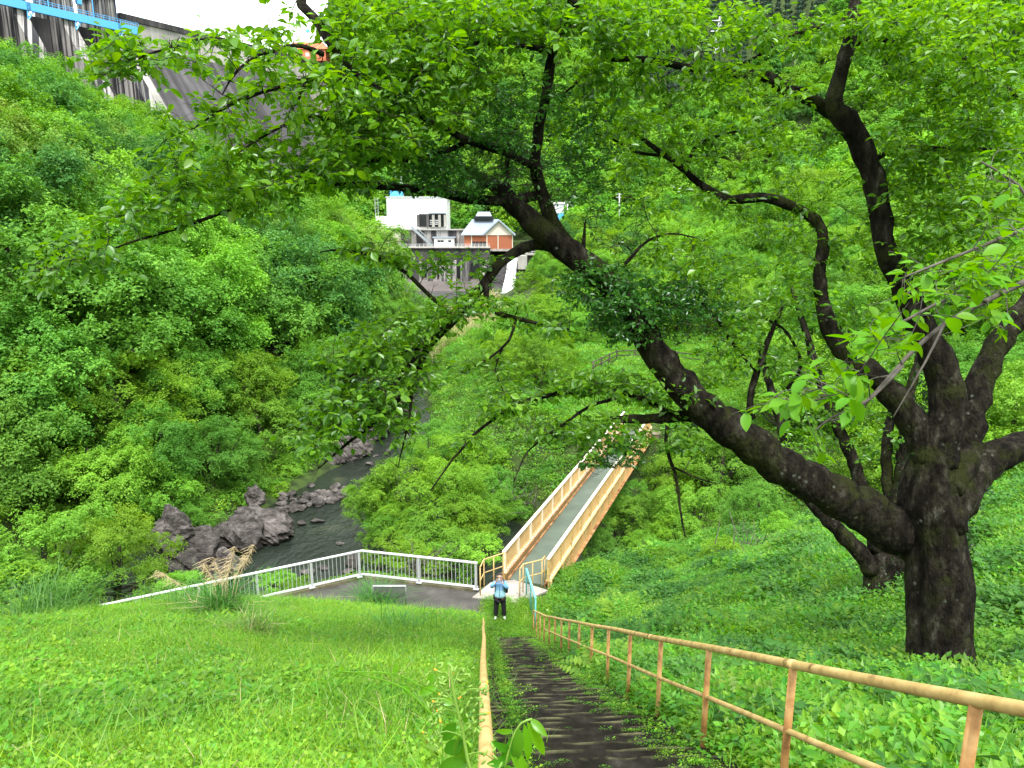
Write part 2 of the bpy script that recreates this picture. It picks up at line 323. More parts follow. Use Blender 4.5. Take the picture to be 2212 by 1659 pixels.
# ------------------------------------------------------------------ terrain
RIVER = [(-60, 20, 5), (-34, 27, 5), (-20, 32, 4.8), (-13, 38.3, 4.6), (-11.6, 47.5, 3.2), (-9.8, 55, 2.4), (-9, 62, 1.6), (-10.5, 78, .9), (-11, 100, .7), (-12, 135, .7), (-14, 150, 4), (-16, 166, 13), (-17, 197, 20)]
TRIB = [(60, 34, 2.5), (30, 36, 2.), (9, 36.8, 1.5), (0, 39.5, 1.9), (-4, 45.5, 1.), (-9, 52, 1.)]
WZ = -5.0
def poly_dist(x, y, pl):
    best = np.full(x.shape, 1e9)
    for (x0, y0, w0), (x1, y1, w1) in zip(pl[:-1], pl[1:]):
        dx, dy = x1 - x0, y1 - y0; t = np.clip(((x - x0) * dx + (y - y0) * dy) / (dx * dx + dy * dy), 0, 1)
        best = np.minimum(best, np.hypot(x - x0 - t * dx, y - y0 - t * dy) - (w0 + (w1 - w0) * t))
    return best                        # signed distance to the water's edge
_rx = np.array([r[0] for r in RIVER]); _ry = np.array([r[1] for r in RIVER]); _rw = np.array([r[2] for r in RIVER])
def river_x(y): return np.interp(y, _ry, _rx), np.interp(y, _ry, _rw)
FN = [(-40., 7.1), (-13.9, 21.1), (-5.6, 25.5), (-1.25, 24.5)]      # white railing line
def fence_y(x): return np.interp(x, [p[0] for p in FN] + [1.5, 3.5, 12, 40], [p[1] for p in FN] + [25.6, 26.5, 30.5, 31])
def smax(a, b, k=.5):
    h = np.clip(.5 + .5 * (a - b) / k, 0, 1); return b * (1 - h) + a * h + k * h * (1 - h)
def stair_x(y): return -.0426 * y
def gz(x, y, fine=True):
    x = np.asarray(x, float); y = np.asarray(y, float); x, y = np.broadcast_arrays(x, y)
    plane = 12.0 - .558 * y
    # left slope with a swelling towards its foot
    bump = (.62 * sm(-x, .2, 1.2) + .085 * np.clip(-x - 1, 0, 7) - .15 * np.clip(-x - 8, 0, 6)) * sm(y, 3, 19)
    left = np.where(plane + bump > 0, plane + bump, 0)
    right = smax(plane, 5.3 + .3 * (x - 8) - .42 * (y - 14.6), .6) + .05
    rt = sm(x, 1.9, 3.6)
    near = np.where(x < stair_x(y) - .1, left, np.maximum(plane, 0) * (1 - rt) + np.maximum(right, 0) * rt)
    ey = fence_y(x)
    # beyond the near edge: falls to the water
    drop = np.clip(y - ey - .35, 0, None)
    gully = near - .95 * drop - .5 * sm(drop, 0, 1)
    # far bank beyond the tributary
    tri = poly_dist(x, y, TRIB); riv = poly_dist(x, y, RIVER)
    rx, rw = river_x(y)
    rside = np.where(y < 52, y > np.interp(x, [-9, -4, 0, 9, 60], [52, 45.5, 39.5, 36.8, 34]), x > rx)
    dist = np.minimum(tri, riv)
    far = WZ + np.clip(dist, 0, 7) * .72 + np.clip(dist - 7, 0, None) * .02
    far = np.minimum(far, -.15 - .03 * np.clip(y - 50, 0, 60)) + np.clip(dist, 0, 1) * 0
    far = far + .38 * np.clip(x - 22 - .15 * (y - 50), 0, None) + .10 * np.clip(y - 95, 0, 100) * sm(x, -2, 14)
    lside = x < np.where(y < 40, -1e9, rx)
    ld = np.clip(-riv * 0 + (rx - rw - x), 0, None)
    s = np.interp(y, [0, 105, 190, 260], [1, 1, .36, .3])
    lh = WZ + np.clip(ld, 0, 5) * .35 + .68 * np.clip(ld - 3, 0, None) * s
    # left bank for the lower reach, measured from the water's edge
    low = WZ + np.clip(riv, 0, 4) * .4 + .7 * np.clip(riv - 2.5, 0, None) * s
    leftside = ((y >= 38) & (x < rx)) | ((y < 60) & (y > np.interp(x, [-60, -34, -20, -13], [20, 27, 32, 38.3])) & (x < -13))
    lhz = np.where(y > 45, lh, low)
    # skyline of the wooded spur: it sinks towards the lower dam
    uu = CX + FPX * x / np.maximum(y * CP + 3, 1); ys_ = np.interp(uu, [-400, 0, 100, 190, 290, 330, 430, 560, 680, 780, 870, 960], [40, 85, 118, 160, 215, 275, 350, 415, 450, 530, 630, 690]); ry_ = ys_ - CY
    zmax = CAMZ - y * (FPX * SP + ry_ * CP) / (FPX * CP - ry_ * SP) - np.interp(uu, [0, 260, 420], [11.5, 10, 7.5])
    lhz = np.where(y > 50, -smax(-lhz, -zmax, 3.), lhz)
    z = np.where(leftside, lhz, np.where((y > ey) & ~rside, gully, np.where(rside, far, near)))
    z = np.where((y > ey) & ~leftside, np.maximum(z, WZ - .6), z)
    # river bed
    wet = np.minimum(tri, riv)
    bed = WZ - .7 + np.clip(wet + 1.2, 0, 1.9) * .5
    z = np.where((wet < .7) & (y > ey + .5), np.minimum(z, bed), z)
    # far hills
    hb = .60 * np.clip(y - 226, 0, None) * sm(x + .232 * y, -10, 12) + .25 * np.clip(np.abs(x - 20) - 60, 0, 400) * sm(y, 200, 240)
    hb = hb * np.where(x < -.232 * y - 10, 0, 1)
    z = np.where(y > 205, np.maximum(z, WZ + 12 + 0 * y) * 1.0, z)
    z = z + hb
    if fine:
        w = sm(np.abs(x - (stair_x(y) + .8)), 1.0, 2.2)
        onpath = (y > 20.5) & (y < ey + .5) & (x < 1.5)
        z = z + np.where(onpath, .0, 1) * (.05 + .05 * (y > 30) * 4) * w * fbm(x, y, .9, 3, 5) + np.where(y > 40, .35, 0) * fbm(x, y, .25, 2, 9) * (wet > 1)
    # groove under the stairs
    sx = x - stair_x(y)
    z = np.where((sx > -.15) & (sx < 1.8) & (y < 21.4), z - .35, z)
    return z
def axis(segs):
    a = []
    for s, e, d in segs: a.extend(np.arange(s, e, d))
    a.append(segs[-1][1]); return np.array(a)
gx = axis([(-420, -100, 12), (-100, -30, 2.), (-30, -16, .7), (-16, 12, .3), (12, 30, .8), (30, 100, 3), (100, 460, 12)])
gy = axis([(-12, 0, 1.), (0, 30, .3), (30, 60, .6), (60, 120, 1.5), (120, 240, 3.5), (240, 640, 9)])
XX, YY = np.meshgrid(gx, gy); ZZ = gz(XX, YY)
nx, ny = len(gx), len(gy); ii = np.arange(nx * ny).reshape(ny, nx)
gf = np.stack([ii[:-1, :-1], ii[:-1, 1:], ii[1:, 1:], ii[1:, :-1]], -1).reshape(-1, 4)
gme = me_arrays('ground', np.stack([XX, YY, ZZ], -1).reshape(-1, 3), gf, M['soil'], True)
struct(obj('ground', gme, None), label='sloping ground of the valley under grass and forest')

# water: one level sheet for the river and its side stream
def sheet(name, x0, x1, y0, y1, z, mat, n=2):
    return MB().add([(x0, y0, z), (x1, y0, z), (x1, y1, z), (x0, y1, z)], [(0, 1, 2, 3)])
struct(obj('river_water', sheet('', -90, 70, 18, 130, WZ, None), M['water']), label='dark clear river with rippled reflections')
struct(obj('pool_water', sheet('', -70, 40, 130, 200, WZ, None), M['pool']), label='still green pool below the weir')

# asphalt path between grass and white railing
pv = []; pf = []
xs = np.linspace(-34, -.95, 60)
for i, x in enumerate(xs):
    ye = float(fence_y(x)); yt = 22.7 + .0 * x if x > -1.2 else float(np.interp(x, [-34, -20, -9, -1.2], [8, 17, 23.0, 21.6]))
    pv += [(x, yt, .012), (x, ye + .02, .012)]
    if i: pf.append((2 * i - 2, 2 * i, 2 * i + 1, 2 * i - 1))
struct(obj('path', MB().add(pv, pf), M['asphalt']), label='dark asphalt path behind the white railing')
# kerb / retaining edge under the railing
kb = MB()
for (a, b) in zip(FN[:-1], FN[1:]):
    kb.beam((a[0], a[1] + .12, -.26), (b[0], b[1] + .12, -.26), .30, .72)
struct(obj('kerb', kb, M['kerb']), label='mossy concrete kerb carrying the white railing')

# ------------------------------------------------------------------ stairs
st = bpy.data.objects.new('stairs', me_arrays('stairs', *(lambda m: (m.v, m.f))(
    MB().prism([(0, -1.5, 12.0 + .558 * 1.5 - .30), (0, 21.5, -.30), (0, 21.5, -.7), (0, -1.5, 12.0 + .8 - 1.1)], 0, 1, (1.6, 0, 0))), M['step']))
link(st); struct(st, label='steep narrow concrete stairs, dark and mossy')
# skew the ramp to the stair azimuth
for v in st.data.vertices: v.co.x += -.0426 * v.co.y + .03
tread = .278; rise = .558 * tread
stepm = []
for q in range(5):
    m_ = MB(); N = 12; r = random.Random(q)
    top = [r.uniform(-.006, .008) for _ in range(N + 1)]; fr = [r.uniform(-.014, .014) for _ in range(N + 1)]
    V = []
    for i in range(N + 1):
        X = 1.64 * i / N
        V += [(X, fr[i], -rise - .12), (X, fr[i], top[i] - .018), (X, fr[i] - .02, top[i]), (X, -tread - .03, top[i] + .004 - .0), (X, -tread - .03, -rise - .12)]
    F = []
    for i in range(N):
        for k in range(4): a = i * 5 + k; F.append((a, a + 1, a + 6, a + 5))
    stepm.append(me_arrays('step', V, F, M['step']))
y = -.6; k = 0
while y < 21.4:
    o = bpy.data.objects.new('step', random.choice(stepm)); link(o, st)
    # front edge (nosing) faces +y (downhill)
    o.location = (stair_x(y) + .0 + random.uniform(-.015, .015), y, 12.0 - .558 * y + random.uniform(-.008, .008) + .02)
    o.rotation_euler = (0, 0, R_(2.44) + random.uniform(-.004, .004)); y += tread; k += 1

# landing slab, ramp to the bridge
lb = MB(); lb.prism([tuple(G(1020, 1290, .06)), tuple(G(1118, 1302, .06)), tuple(G(1185, 1275, .06)), tuple(G(1110, 1252, .06)), tuple(G(1060, 1258, .06))], -.25, 0, (0, 0, 1))
struct(obj('landing_slab', lb, M['concrete']), label='pale concrete slab in front of the footbridge')

# ------------------------------------------------------------------ pipe handrails of the stairs
def handrail(label, x0, z0, posts, y0, y1, hgt, y_mid):
    t = thing('handrail', label, 'handrail', (x0 + stair_x(y1), y1, 12.0 - .558 * y1))
    ys = [y0] + [p for p in posts if y0 < p < y1] + [y1]
    rp = []
    for yy in np.linspace(y0, y1, 46):
        fl = max(0., yy - 17.5) * .09 if hgt > .7 else 0
        rp.append((x0 + stair_x(yy) + .005 * math.sin(yy * .9), yy, z0 - .558 * yy + fl * .3 + .004 * math.sin(yy * 1.7)))
    obj('top_rail', MB().tube(rp, .0243, 14), M['yellow'], t, True)
    ry = np.array([p[1] for p in rp]); rz = np.array([p[2] for p in rp])
    sl = MB()
    for yy in posts:
        zt = float(np.interp(yy, ry, rz)); zb = 12.0 - .558 * yy - .4; xx = x0 + stair_x(yy) + .005 * math.sin(yy * .9)
        p = obj('post', MB().tube([(xx, yy, zb), (xx, yy, zt - .02)], .0215, 12), M['rustyellow'], t, True)
    for s_ in range(len(rp) // 6):
        yy = ry[0] + s_ * 3.0 + 1.1
        if yy > y1 - .3: break
        zt = float(np.interp(yy, ry, rz)); xx = x0 + stair_x(yy) + .005 * math.sin(yy * .9)
        obj('coupling', MB().tube([(xx + .0021, yy - .05, zt + .0279), (xx - .0021, yy + .05, zt - .0279)], .0262, 14), M['yellow'], t, True)
    mid = []
    for yy in np.linspace(y0, y_mid, 40):
        mid.append((x0 + stair_x(yy) + .005 * math.sin(yy * .9), yy, float(np.interp(yy, ry, rz)) - .40))
    obj('mid_rail', MB().tube(mid, .017, 12), M['yellow'], t, True)
    return t
# right rail: posts every 1.5 m along the slope
post_d = [1.44 * (i + 1.703) for i in range(-1, 16)]
def depth_to_y(d, z0): return (d - (CAMZ - z0) * SP) / (CP + .558 * SP)
pR = [depth_to_y(d, 12.85) for d in post_d]
handrail('ochre pipe handrail on the right side of the stairs, with posts and a middle rail', 1.63, 12.85, pR, -.6, pR[-1], .85, pR[-4])
handrail('ochre pipe handrail on the left side of the stairs, seen from straight above', .0, 12.71, [.4 + 1.31 * i for i in range(17)], -.6, 21.8, .66, 20)

# ------------------------------------------------------------------ white railing by the river
wr = thing('river_railing', 'white and silver railing with thin balusters between the path and the river', 'railing', (-5.6, 25.5, 0))
TOPZ = 1.14
tops = MB(); pts = [(a, b, TOPZ) for a, b in FN]
for a, b in zip(pts[:-1], pts[1:]):
    o = obj('top_rail', MB().tube([a, b], .045, 12), M['white'], wr, True)
    obj('bottom_rail', MB().beam((a[0], a[1], .20), (b[0], b[1], .20), .05, .06), M['white'], wr)
balm = me_arrays('baluster', *(lambda m: (m.v, m.f))(MB().box((0, 0, 0), (.016, .022, TOPZ - .26))), M['alu'])
nb = 0
for (a, b) in list(zip(FN[:-1], FN[1:]))[::-1]:
    L = math.hypot(b[0] - a[0], b[1] - a[1]); ang = math.atan2(b[1] - a[1], b[0] - a[0]); n = int(L / .145)
    if a[0] < -30: n0 = int(n * .55)
    else: n0 = 0
    for i in range(n0, n):
        t = (i + .5) / n; p = (a[0] + (b[0] - a[0]) * t, a[1] + (b[1] - a[1]) * t)
        o = bpy.data.objects.new('baluster', balm); link(o, wr); o.location = (p[0] + 5.6, p[1] - 25.5, .23 + (TOPZ - .26) / 2 + .0); o.rotation_euler[2] = ang
    npost = max(2, round(L / 1.95))
    for i in range(npost + 1):
        if i == 0 and a[0] > -30: continue
        t = i / npost; t = min(max(t, .012), .988); p = (a[0] + (b[0] - a[0]) * t, a[1] + (b[1] - a[1]) * t)
        m_ = MB().box((p[0], p[1], .10 + (TOPZ - .14) / 2), (.085, .05, TOPZ - .14), ang)
        q = obj('post', m_, M['alu'], wr)
        obj('foot_plate', MB().box((p[0], p[1] - .01, .115), (.2, .13, .02), ang), M['alu'], q).location = (-WL(wr)[0] * 0, 0, 0)
# foot plates were given in world space: shift them under their post
for o in [c for c in wr.children if c.name.startswith('post')]:
    for c in o.children: c.location = tuple(-np.array(WL(wr)))

# ------------------------------------------------------------------ yellow entrance rails
def entry(label, top, posts, midz, group='ochre rails at the bridge entrance'):
    t = thing('entrance_rail', label, 'railing', (top[0][0], top[0][1], 0), group)
    obj('top_rail', MB().tube(top, .026, 10), M['yellow'], t, True)
    obj('mid_rail', MB().tube([(p[0], p[1], p[2] - .52) for p in top], .018, 8), M['yellow'], t, True)
    for (x, y, z) in posts: obj('post', MB().tube([(x, y, -.1), (x, y, z - .02)], .022, 8), M['yellow'], t, True)
e1 = [G(1031, 1216, 1.15), G(1039, 1205, 1.15), G(1087, 1194, 1.15), G(1094, 1188, 1.15)]
e1 = [np.array((-1.13, 24.15, 1.15)), np.array((-1.02, 24.75, 1.15)), G(1087, 1195, 1.15), G(1093, 1188, 1.15)]
entry('short ochre pipe rail left of the bridge entrance, joined to the white railing', e1, [e1[0], e1[1], (e1[1] + e1[2]) / 2, e1[2], e1[3]], .6)
e2 = [G(1123, 1229, 1.15), G(1130, 1219, 1.15), G(1171, 1209, 1.15), G(1177, 1201, 1.15)]
entry('short ochre pipe rail right of the bridge entrance, beside the teal handrail', e2, [e2[0], e2[1], (e2[1] + e2[2]) / 2, e2[2], e2[3]], .6)
# teal handrail with wire mesh
t1, t2 = G(1137, 1228, 1.1), G(1157, 1293, 1.1)
tt = thing('teal_handrail', 'teal handrail with a wire mesh panel beside the bridge entrance', 'handrail', (t2[0], t2[1], 0))
obj('top_rail', MB().beam(t1, t2, .06, .04), M['teal'], tt)
for p in (t1, (t1 + t2) / 2, t2): obj('post', MB().tube([(p[0], p[1], -.05), (p[0], p[1], 1.07)], .025, 8), M['teal'], tt, True)
wm = MB()
for i in range(1, 14):
    p = t1 + (t2 - t1) * i / 14; wm.tube([(p[0], p[1], .15), (p[0], p[1], 1.06)], .004, 3)
for z in np.linspace(.2, 1.0, 9): wm.tube([(t1[0], t1[1], z), (t2[0], t2[1], z)], .004, 3)
struct(obj('wire_mesh', wm, M['mesh'], tt), 'stuff')
# low information board, back towards us
c = G(840, 1268, .86); bt = thing('information_board', 'low grey information board with a silver top frame behind the grass tuft', 'sign', (c[0], c[1], 0))
obj('panel', MB().box((c[0], c[1] + .1, .56), (1.1, .03, .5)), M['panel'], bt)
obj('top_frame', MB().tube([(c[0] - .57, c[1] + .1, .84), (c[0] + .57, c[1] + .1, .84)], .035, 10), M['alu'], bt, True)
for s_ in (-1, 1): obj('post', MB().tube([(c[0] + s_ * .56, c[1] + .1, -.1), (c[0] + s_ * .56, c[1] + .1, .82)], .03, 8), M['panel'], bt, True)

# ------------------------------------------------------------------ footbridge
bu = np.array([.345, .9386, 0]); bu /= np.linalg.norm(bu); bw = np.array([bu[1], -bu[0], 0]); up = np.array([0, 0, 1.])
BO = np.array([-.30, 25.3, 0]); BL = 21.6; BW = 1.72
br = thing('footbridge', 'ochre steel footbridge with slatted side railings and a grey-green deck', 'bridge', BO)
def bp(u, w, z): return BO + bu * u + bw * w + up * z
def bbox(u0, u1, w0, w1, z0, z1): return MB().box(bp((u0 + u1) / 2, (w0 + w1) / 2, (z0 + z1) / 2), (u1 - u0, w1 - w0, z1 - z0), ax=(bu, bw, up))
obj('deck', bbox(.15, BL, .12, BW - .12, -.02, .06), M['deck'], br)
for u in np.arange(1.2, BL, 2.3): obj('cross_beam', bbox(u, u + .12, .06, BW - .06, -.35, -.025), M['bridgerust'], br)
barm = me_arrays('baluster', *(lambda m: (m.v, m.f))(MB().box((0, 0, 0), (.032, .02, .70), ax=(bu, bw, up))), M['bridge'])
for side, w in ((0, 0.), (1, BW)):
    sg = -1 if side == 0 else 1
    gd = obj('girder', bbox(0, BL, w - .012 + 0 * sg, w + .012, -.42, .30), M['bridge'], br)
    obj('top_flange', bbox(0, BL, w - .10, w + .10, .30, .33), M['bridgerust'] if side == 0 else M['bridge'], br)
    obj('bottom_flange', bbox(0, BL, w - .13, w + .13, -.45, -.42), M['bridgerust'], br)
    # inner channel ledge beside the deck
    obj('deck_edge', bbox(.1, BL, w - sg * .15 - .03, w - sg * .15 + .03, .0, .13), M['bridgerust'], br)
    for u in np.arange(.02, BL, 1.5):
        obj('stiffener', MB().box(bp(u + .06, w + sg * .07, -.06), (.03 if u > .1 else .1, .11, .715), ax=(bu, bw, up)), M['bridgerust'] if side == 0 else M['bridge'], br)
    cp = obj('cap_rail', bbox(-.02, BL, w - .06, w + .06, 1.17, 1.22), M['cap'], br)
    obj('rail_foot', bbox(0, BL, w - .03, w + .03, .42, .455), M['bridge'], br)
    for u in np.arange(.04, BL + .1, 1.5): obj('rail_post', bbox(u - .045, u + .045, w - .05, w + .05, .33, 1.17), M['cap'] if side == 0 else M['yellow'], br)
    rest = MB(); n = 0
    for u in np.arange(.09, BL, .105):
        n += 1
        if n <= 150:
            o = bpy.data.objects.new('baluster', barm); link(o, br); o.location = tuple(bp(u, w, .812) - BO)
        else: rest.box(bp(u, w, .812), (.032, .02, .70), ax=(bu, bw, up))
    struct(obj('far_balusters', rest, M['bridge'], br), 'stuff')
    teeth = MB()
    for u in np.arange(.1, BL, .21): teeth.box(bp(u, w, .38), (.09, .15, .10), ax=(bu, bw, up))
    struct(obj('rail_brackets', teeth, M['cap'], br), 'stuff')
ab = MB().box(bp(-.35, BW / 2, -.75), (.8, 2.6, 1.35), ax=(bu, bw, up)); tag(obj('bridge_abutment', ab, M['kerb']), 'mossy concrete abutment under the near end of the footbridge', 'abutment')
ab = MB().box(bp(BL + .5, BW / 2, -1.4), (1.0, 2.8, 2.6), ax=(bu, bw, up)); tag(obj('bridge_abutment', ab, M['kerb']), 'concrete abutment under the far end of the footbridge', 'abutment')

# log fence on the clearing beyond
fl = [Q(1280, 855, 66), Q(1331, 812, 72), Q(1410, 817, 72), Q(1510, 822, 72)]
for p in fl: p[2] = float(gz(p[0], p[1]))
cn_ = fl[1]; lf = thing('log_fence', 'brown imitation log fence round the clearing beyond the bridge', 'fence', cn_)
for a, b in zip(fl[:-1], fl[1:]):
    for h in (1.15, .7, .28): obj('rail', MB().tube([a + up * h, b + up * h], .055, 8), M['fbark'], lf, True)
    n = max(1, round(np.linalg.norm(b - a) / 2.2))
    for i in range(n): p = a + (b - a) * i / n; obj('post', MB().tube([p - up * .3, p + up * 1.25], .085, 8), M['fbark'], lf, True)
# ------------------------------------------------------------------ the big dam, upper left
Du = np.array([.512, .859, 0]); Dn = np.array([.859, -.512, 0]); DO = np.array([-139.9, 279.4, 0]); CR = 83.
def dp(s, n, z): return DO + Du * s + Dn * n + np.array([0, 0, 1.]) * z
dam = thing('concrete_dam', 'big concrete gravity dam with a dark stained face above the forest, upper left', 'dam', dp(40, 0, 0))
fx = lambda z: 1.5 + .74 * max(0, 74 - z)
prof = [(0, CR - 1), (1.5, CR - 1), (1.5, 74), (fx(5), 5), (-6, 5), (-6, CR - 1)]
obj('dam_wall', MB().prism([dp(2, n, z) for n, z in prof], 0, 84, Du), M['damface'], dam)
obj('upper_wall', MB().prism([dp(2, n, z) for n, z in [(1.4, 73), (1.9, 73), (1.9, CR - 1.6), (1.4, CR - 1.6)]], 0, 84.3, Du), M['dampale'], dam)
obj('parapet', MB().prism([dp(2, n, z) for n, z in [(-.5, CR - 1.6), (2.6, CR - 1.6), (2.6, CR + .4), (-.5, CR + .4)]], 0, 84.6, Du), M['chute'], dam)
obj('abutment_wall', MB().prism([dp(86.5, n, z) for n, z in [(-3, 60), (4, 60), (3, CR - 2), (-3, CR - 2)]], 0, 40, Du), M['dampale'], dam)
obj('abutment_parapet', MB().prism([dp(86.5, n, z) for n, z in [(-3, CR - 1.99), (3.4, CR - 1.99), (3.4, CR - .4), (-3, CR - .4)]], 0, 40, Du), M['chute'], dam)
# training wall running down the face
def nose(s0, th, zt, nb=9., prou=3., mat='pier', name='pier', extra=0):
    poly = [dp(s0, n, z) for n, z in [(-6, zt), (nb, zt), (nb, 74), (nb + .74 * 60, 14), (-6, 14)]]
    return obj(name, MB().prism(poly, 0, th, Du), M[mat], dam)
nose(-1.5, 3.0, 76, 6.5, name='training_wall', mat='dampale')
PP = 14.6
for k in range(5):
    s0 = -8 - PP * k
    if k: pass
    o = nose(s0 - 0, 4.2, 93, 9.5)
    # curved dark chute panel between piers
    q = s0 + 4.2
    w = PP - 4.2 if k else 2.3
    if k: obj('chute', MB().prism([dp(q, n, z) for n, z in [(-4, 66), (2, 66), (7, 60), (7 + .74 * 46, 14), (-4, 14)]], .02, w - .04, Du), M['chute'], dam)
    g = obj('gate_leaf', MB().prism([dp(q, n, z) for n, z in [(1, 60), (2.2, 60), (2.2, 76), (1, 76)]], .05, w - .1, Du), M['chute'], dam)
obj('tower', MB().prism([dp(-8.6, n, z) for n, z in [(-3, 85.5), (10.1, 85.5), (10.1, 96), (-3, 96)]], 0, 5.6, Du), M['dampale'], dam)
for k in range(5):
    q = -8 - PP * k + 4.2 if k else -3.8
    w = PP - 4.2 if k else 2.3
    e = MB(); z0 = 75.4
    e.prism([dp(q, n, z) for n, z in [(9.6, z0), (10.6, z0), (10.6, z0 + 2.4), (9.6, z0 + 2.4)]], -.6, w + 4.8, Du)
    obj('service_bridge_girder', e, M['blue'], dam)
    e = MB()
    for s_ in np.linspace(-.5, w + 4.7, 9): e.tube([dp(q + s_, 10.4, z0 + 2.4), dp(q + s_, 10.4, z0 + 3.7)], .07, 4)
    for h in (3.1, 3.7): e.tube([dp(q - .5, 10.4, z0 + h), dp(q + w + 4.7, 10.4, z0 + h)], .07, 4)
    obj('service_bridge_railing', e, M['blue'], dam)
    e = MB()
    a, b, c_, d = dp(q - .4, 10.2, z0 + .2), dp(q + 1.6, 10.2, z0 + .2), dp(q - .4, 10.2, z0 - 2.8), dp(q + .6, 10.2, z0 - 1.2)
    for p1, p2 in ((a, c_), (c_, b), (a, d), (d, b)): e.tube([p1, p2], .22, 4)
    obj('bracket', e, M['blue'], dam)
    e = MB()     # hoist frame and beam higher up
    e.prism([dp(q, n, z) for n, z in [(4, 86.4), (7, 86.4), (7, 87.2), (4, 87.2)]], -.2, w + .2, Du)
    e.tube([dp(q + w * .35, 6.5, 86.4), dp(q + w * .35, 6.5, 82)], .35, 5); e.tube([dp(q + w * .8, 6.5, 86.4), dp(q + w * .8, 6.5, 78)], .2, 4)
    e.box(dp(q + w * .35, 6.5, 82.6), (1.6, 1.2, 1.8), ax=(Du, Dn, np.array([0, 0, 1.])))
    obj('hoist_frame', e, M['blue'], dam)
# orange roofed house on the abutment
c = Q(665, 112, 372); ob = thing('orange_roofed_building', 'orange roofed building with a white antenna on the crest beside the dam', 'building', c)
W3 = np.array([1., 0, 0]); U3 = np.array([0, 0, 1.]); Y3 = np.array([0, 1., 0])
obj('wall', MB().box(c + U3 * -1.5 + Y3 * 3, (17, 8, 5)), M['orange'], ob)
obj('roof', MB().prism([c + np.array([-9.5, -1.6, 1.0]), c + np.array([9.5, -1.6, 1.0]), c + np.array([6.5, 1.5, 4.6]), c + np.array([-6.5, 1.5, 4.6])], 0, 7, Y3), M['orange'], ob)
for k in range(5): obj('window', MB().box(c + np.array([-6.4 + 3.2 * k, -1.03, -1.4]), (1.6, .06, 1.5)), M['dark' if k % 2 else 'bwhite'], ob)
e = MB()
for a in range(4): e.tube([c + np.array([-1.8 + 1.2 * a, 2, 4.4]), c + np.array([-.3 + .2 * a, 2, 9])], .16, 4)
obj('antenna_frame', e, M['bwhite'], ob)
obj('antenna_dish', MB().tube([c + np.array([-2.8, 1.0, 6.6]), c + np.array([-2.8, 1.4, 6.6])], [1.3, .9], 12), M['bwhite'], ob)
obj('antenna_box', MB().box(c + np.array([.1, 1.8, 9.6]), (1.8, .5, 1.2)), M['blue'], ob)

# ------------------------------------------------------------------ lower dam, power station complex
YW = 195.
def X_(px, Y, py=560): return Q(px, py, Y)[0]
def Z_(py, Y, px=1000): return Q(px, py, Y)[2]
wd = thing('lower_dam', 'stained concrete weir wall with pale piers standing in the green pool', 'dam', (X_(960, YW), YW, WZ))
xl, xr = X_(760, YW), X_(1058, YW)
zt = Z_(536, YW)
obj('upper_band', MB().box(((xl + xr) / 2, YW + 2.6, (zt + Z_(570, YW)) / 2), (xr - xl, 4.4, zt - Z_(570, YW))), M['walldark'], wd)
obj('pier_wall', MB().box(((xl + xr) / 2, YW + 2.8, (Z_(570, YW) + Z_(603, YW)) / 2), (xr - xl - .1, 4.2, Z_(570, YW) - Z_(603, YW) - .02)), M['wallstain'], wd)
for px in (868, 900, 934, 968, 1006, 1046):
    x = X_(px, YW); wdt = 2.6 if px != 968 else 4.4
    obj('pier', MB().prism([(x, YW - 1.0, Z_(562, YW)), (x, YW - 2.6, Z_(606, YW)), (x, YW + 1, Z_(606, YW)), (x, YW + 1, Z_(562, YW))], -wdt / 2, wdt / 2, W3), M['wallstain'], wd)
for px in (885, 918, 951, 987, 1026):
    x = X_(px, YW); obj('outlet', MB().box((x, YW + .62, Z_(585, YW)), (2.0, .2, 3.2)), M['dark'], wd)
obj('plinth', MB().prism([((xl), YW - 2.4, Z_(603, YW)), (xl, YW - 4.5, WZ - 1), (xl, YW + 4, WZ - 1), (xl, YW + 4, Z_(603, YW))], 0, xr - xl, W3), M['plinth'], wd)
e = MB()
for x in np.arange(xl, xr, 1.1): e.box((x, YW + .9, zt + .5), (.1, .1, 1.0))
for h in (.35, .7, 1.02): e.box(((xl + xr) / 2, YW + .9, zt + h), (xr - xl, .09, .09))
obj('parapet_railing', e, M['alu'], wd)
obj('coping', MB().box(((xl + xr) / 2, YW + 2.4, zt + .1), (xr - xl + .3, 5.2, .2)), M['concrete'], wd)
# spillway with the waterfall
xs0, xs1 = X_(1058, YW), X_(1230, YW)
sp = thing('spillway', 'dark sloping spillway wall beside the waterfall', 'spillway', (xs0, YW, WZ))
obj('sloping_face', MB().prism([(xs0 + .02, YW + 1, Z_(566, YW)), (xs0 + .02, YW - 1.4, Z_(580, YW)), (xs0 + .02, YW - 7, WZ - 1), (xs0 + .02, YW + 6, WZ - 1), (xs0 + .02, YW + 6, Z_(566, YW))], 0, xs1 - xs0, W3), M['chute'], sp)
obj('side_pier', MB().box((X_(1128, YW), YW - .3, Z_(566, YW)), (2.4, 5, 3.4)), M['dampale'], sp)
obj('upper_wall', MB().box(((X_(1140, YW) + xs1) / 2, YW + 1.6, Z_(561, YW)), (xs1 - X_(1140, YW), 2, 4.2)), M['walldark'], sp)
obj('coping', MB().box(((X_(1135, YW) + xs1) / 2, YW + 1.2, Z_(549, YW)), (xs1 - X_(1135, YW), 3.4, .5)), M['dampale'], sp)
e = MB()
for x in np.arange(X_(1136, YW), xs1, 1.6): e.box((x, YW - .2, Z_(549, YW) + .8), (.09, .09, 1.1))
for h in (.7, 1.3): e.box(((X_(1136, YW) + xs1) / 2, YW - .2, Z_(549, YW) + h), (xs1 - X_(1136, YW), .08, .08))
obj('railing', e, M['alu'], sp)
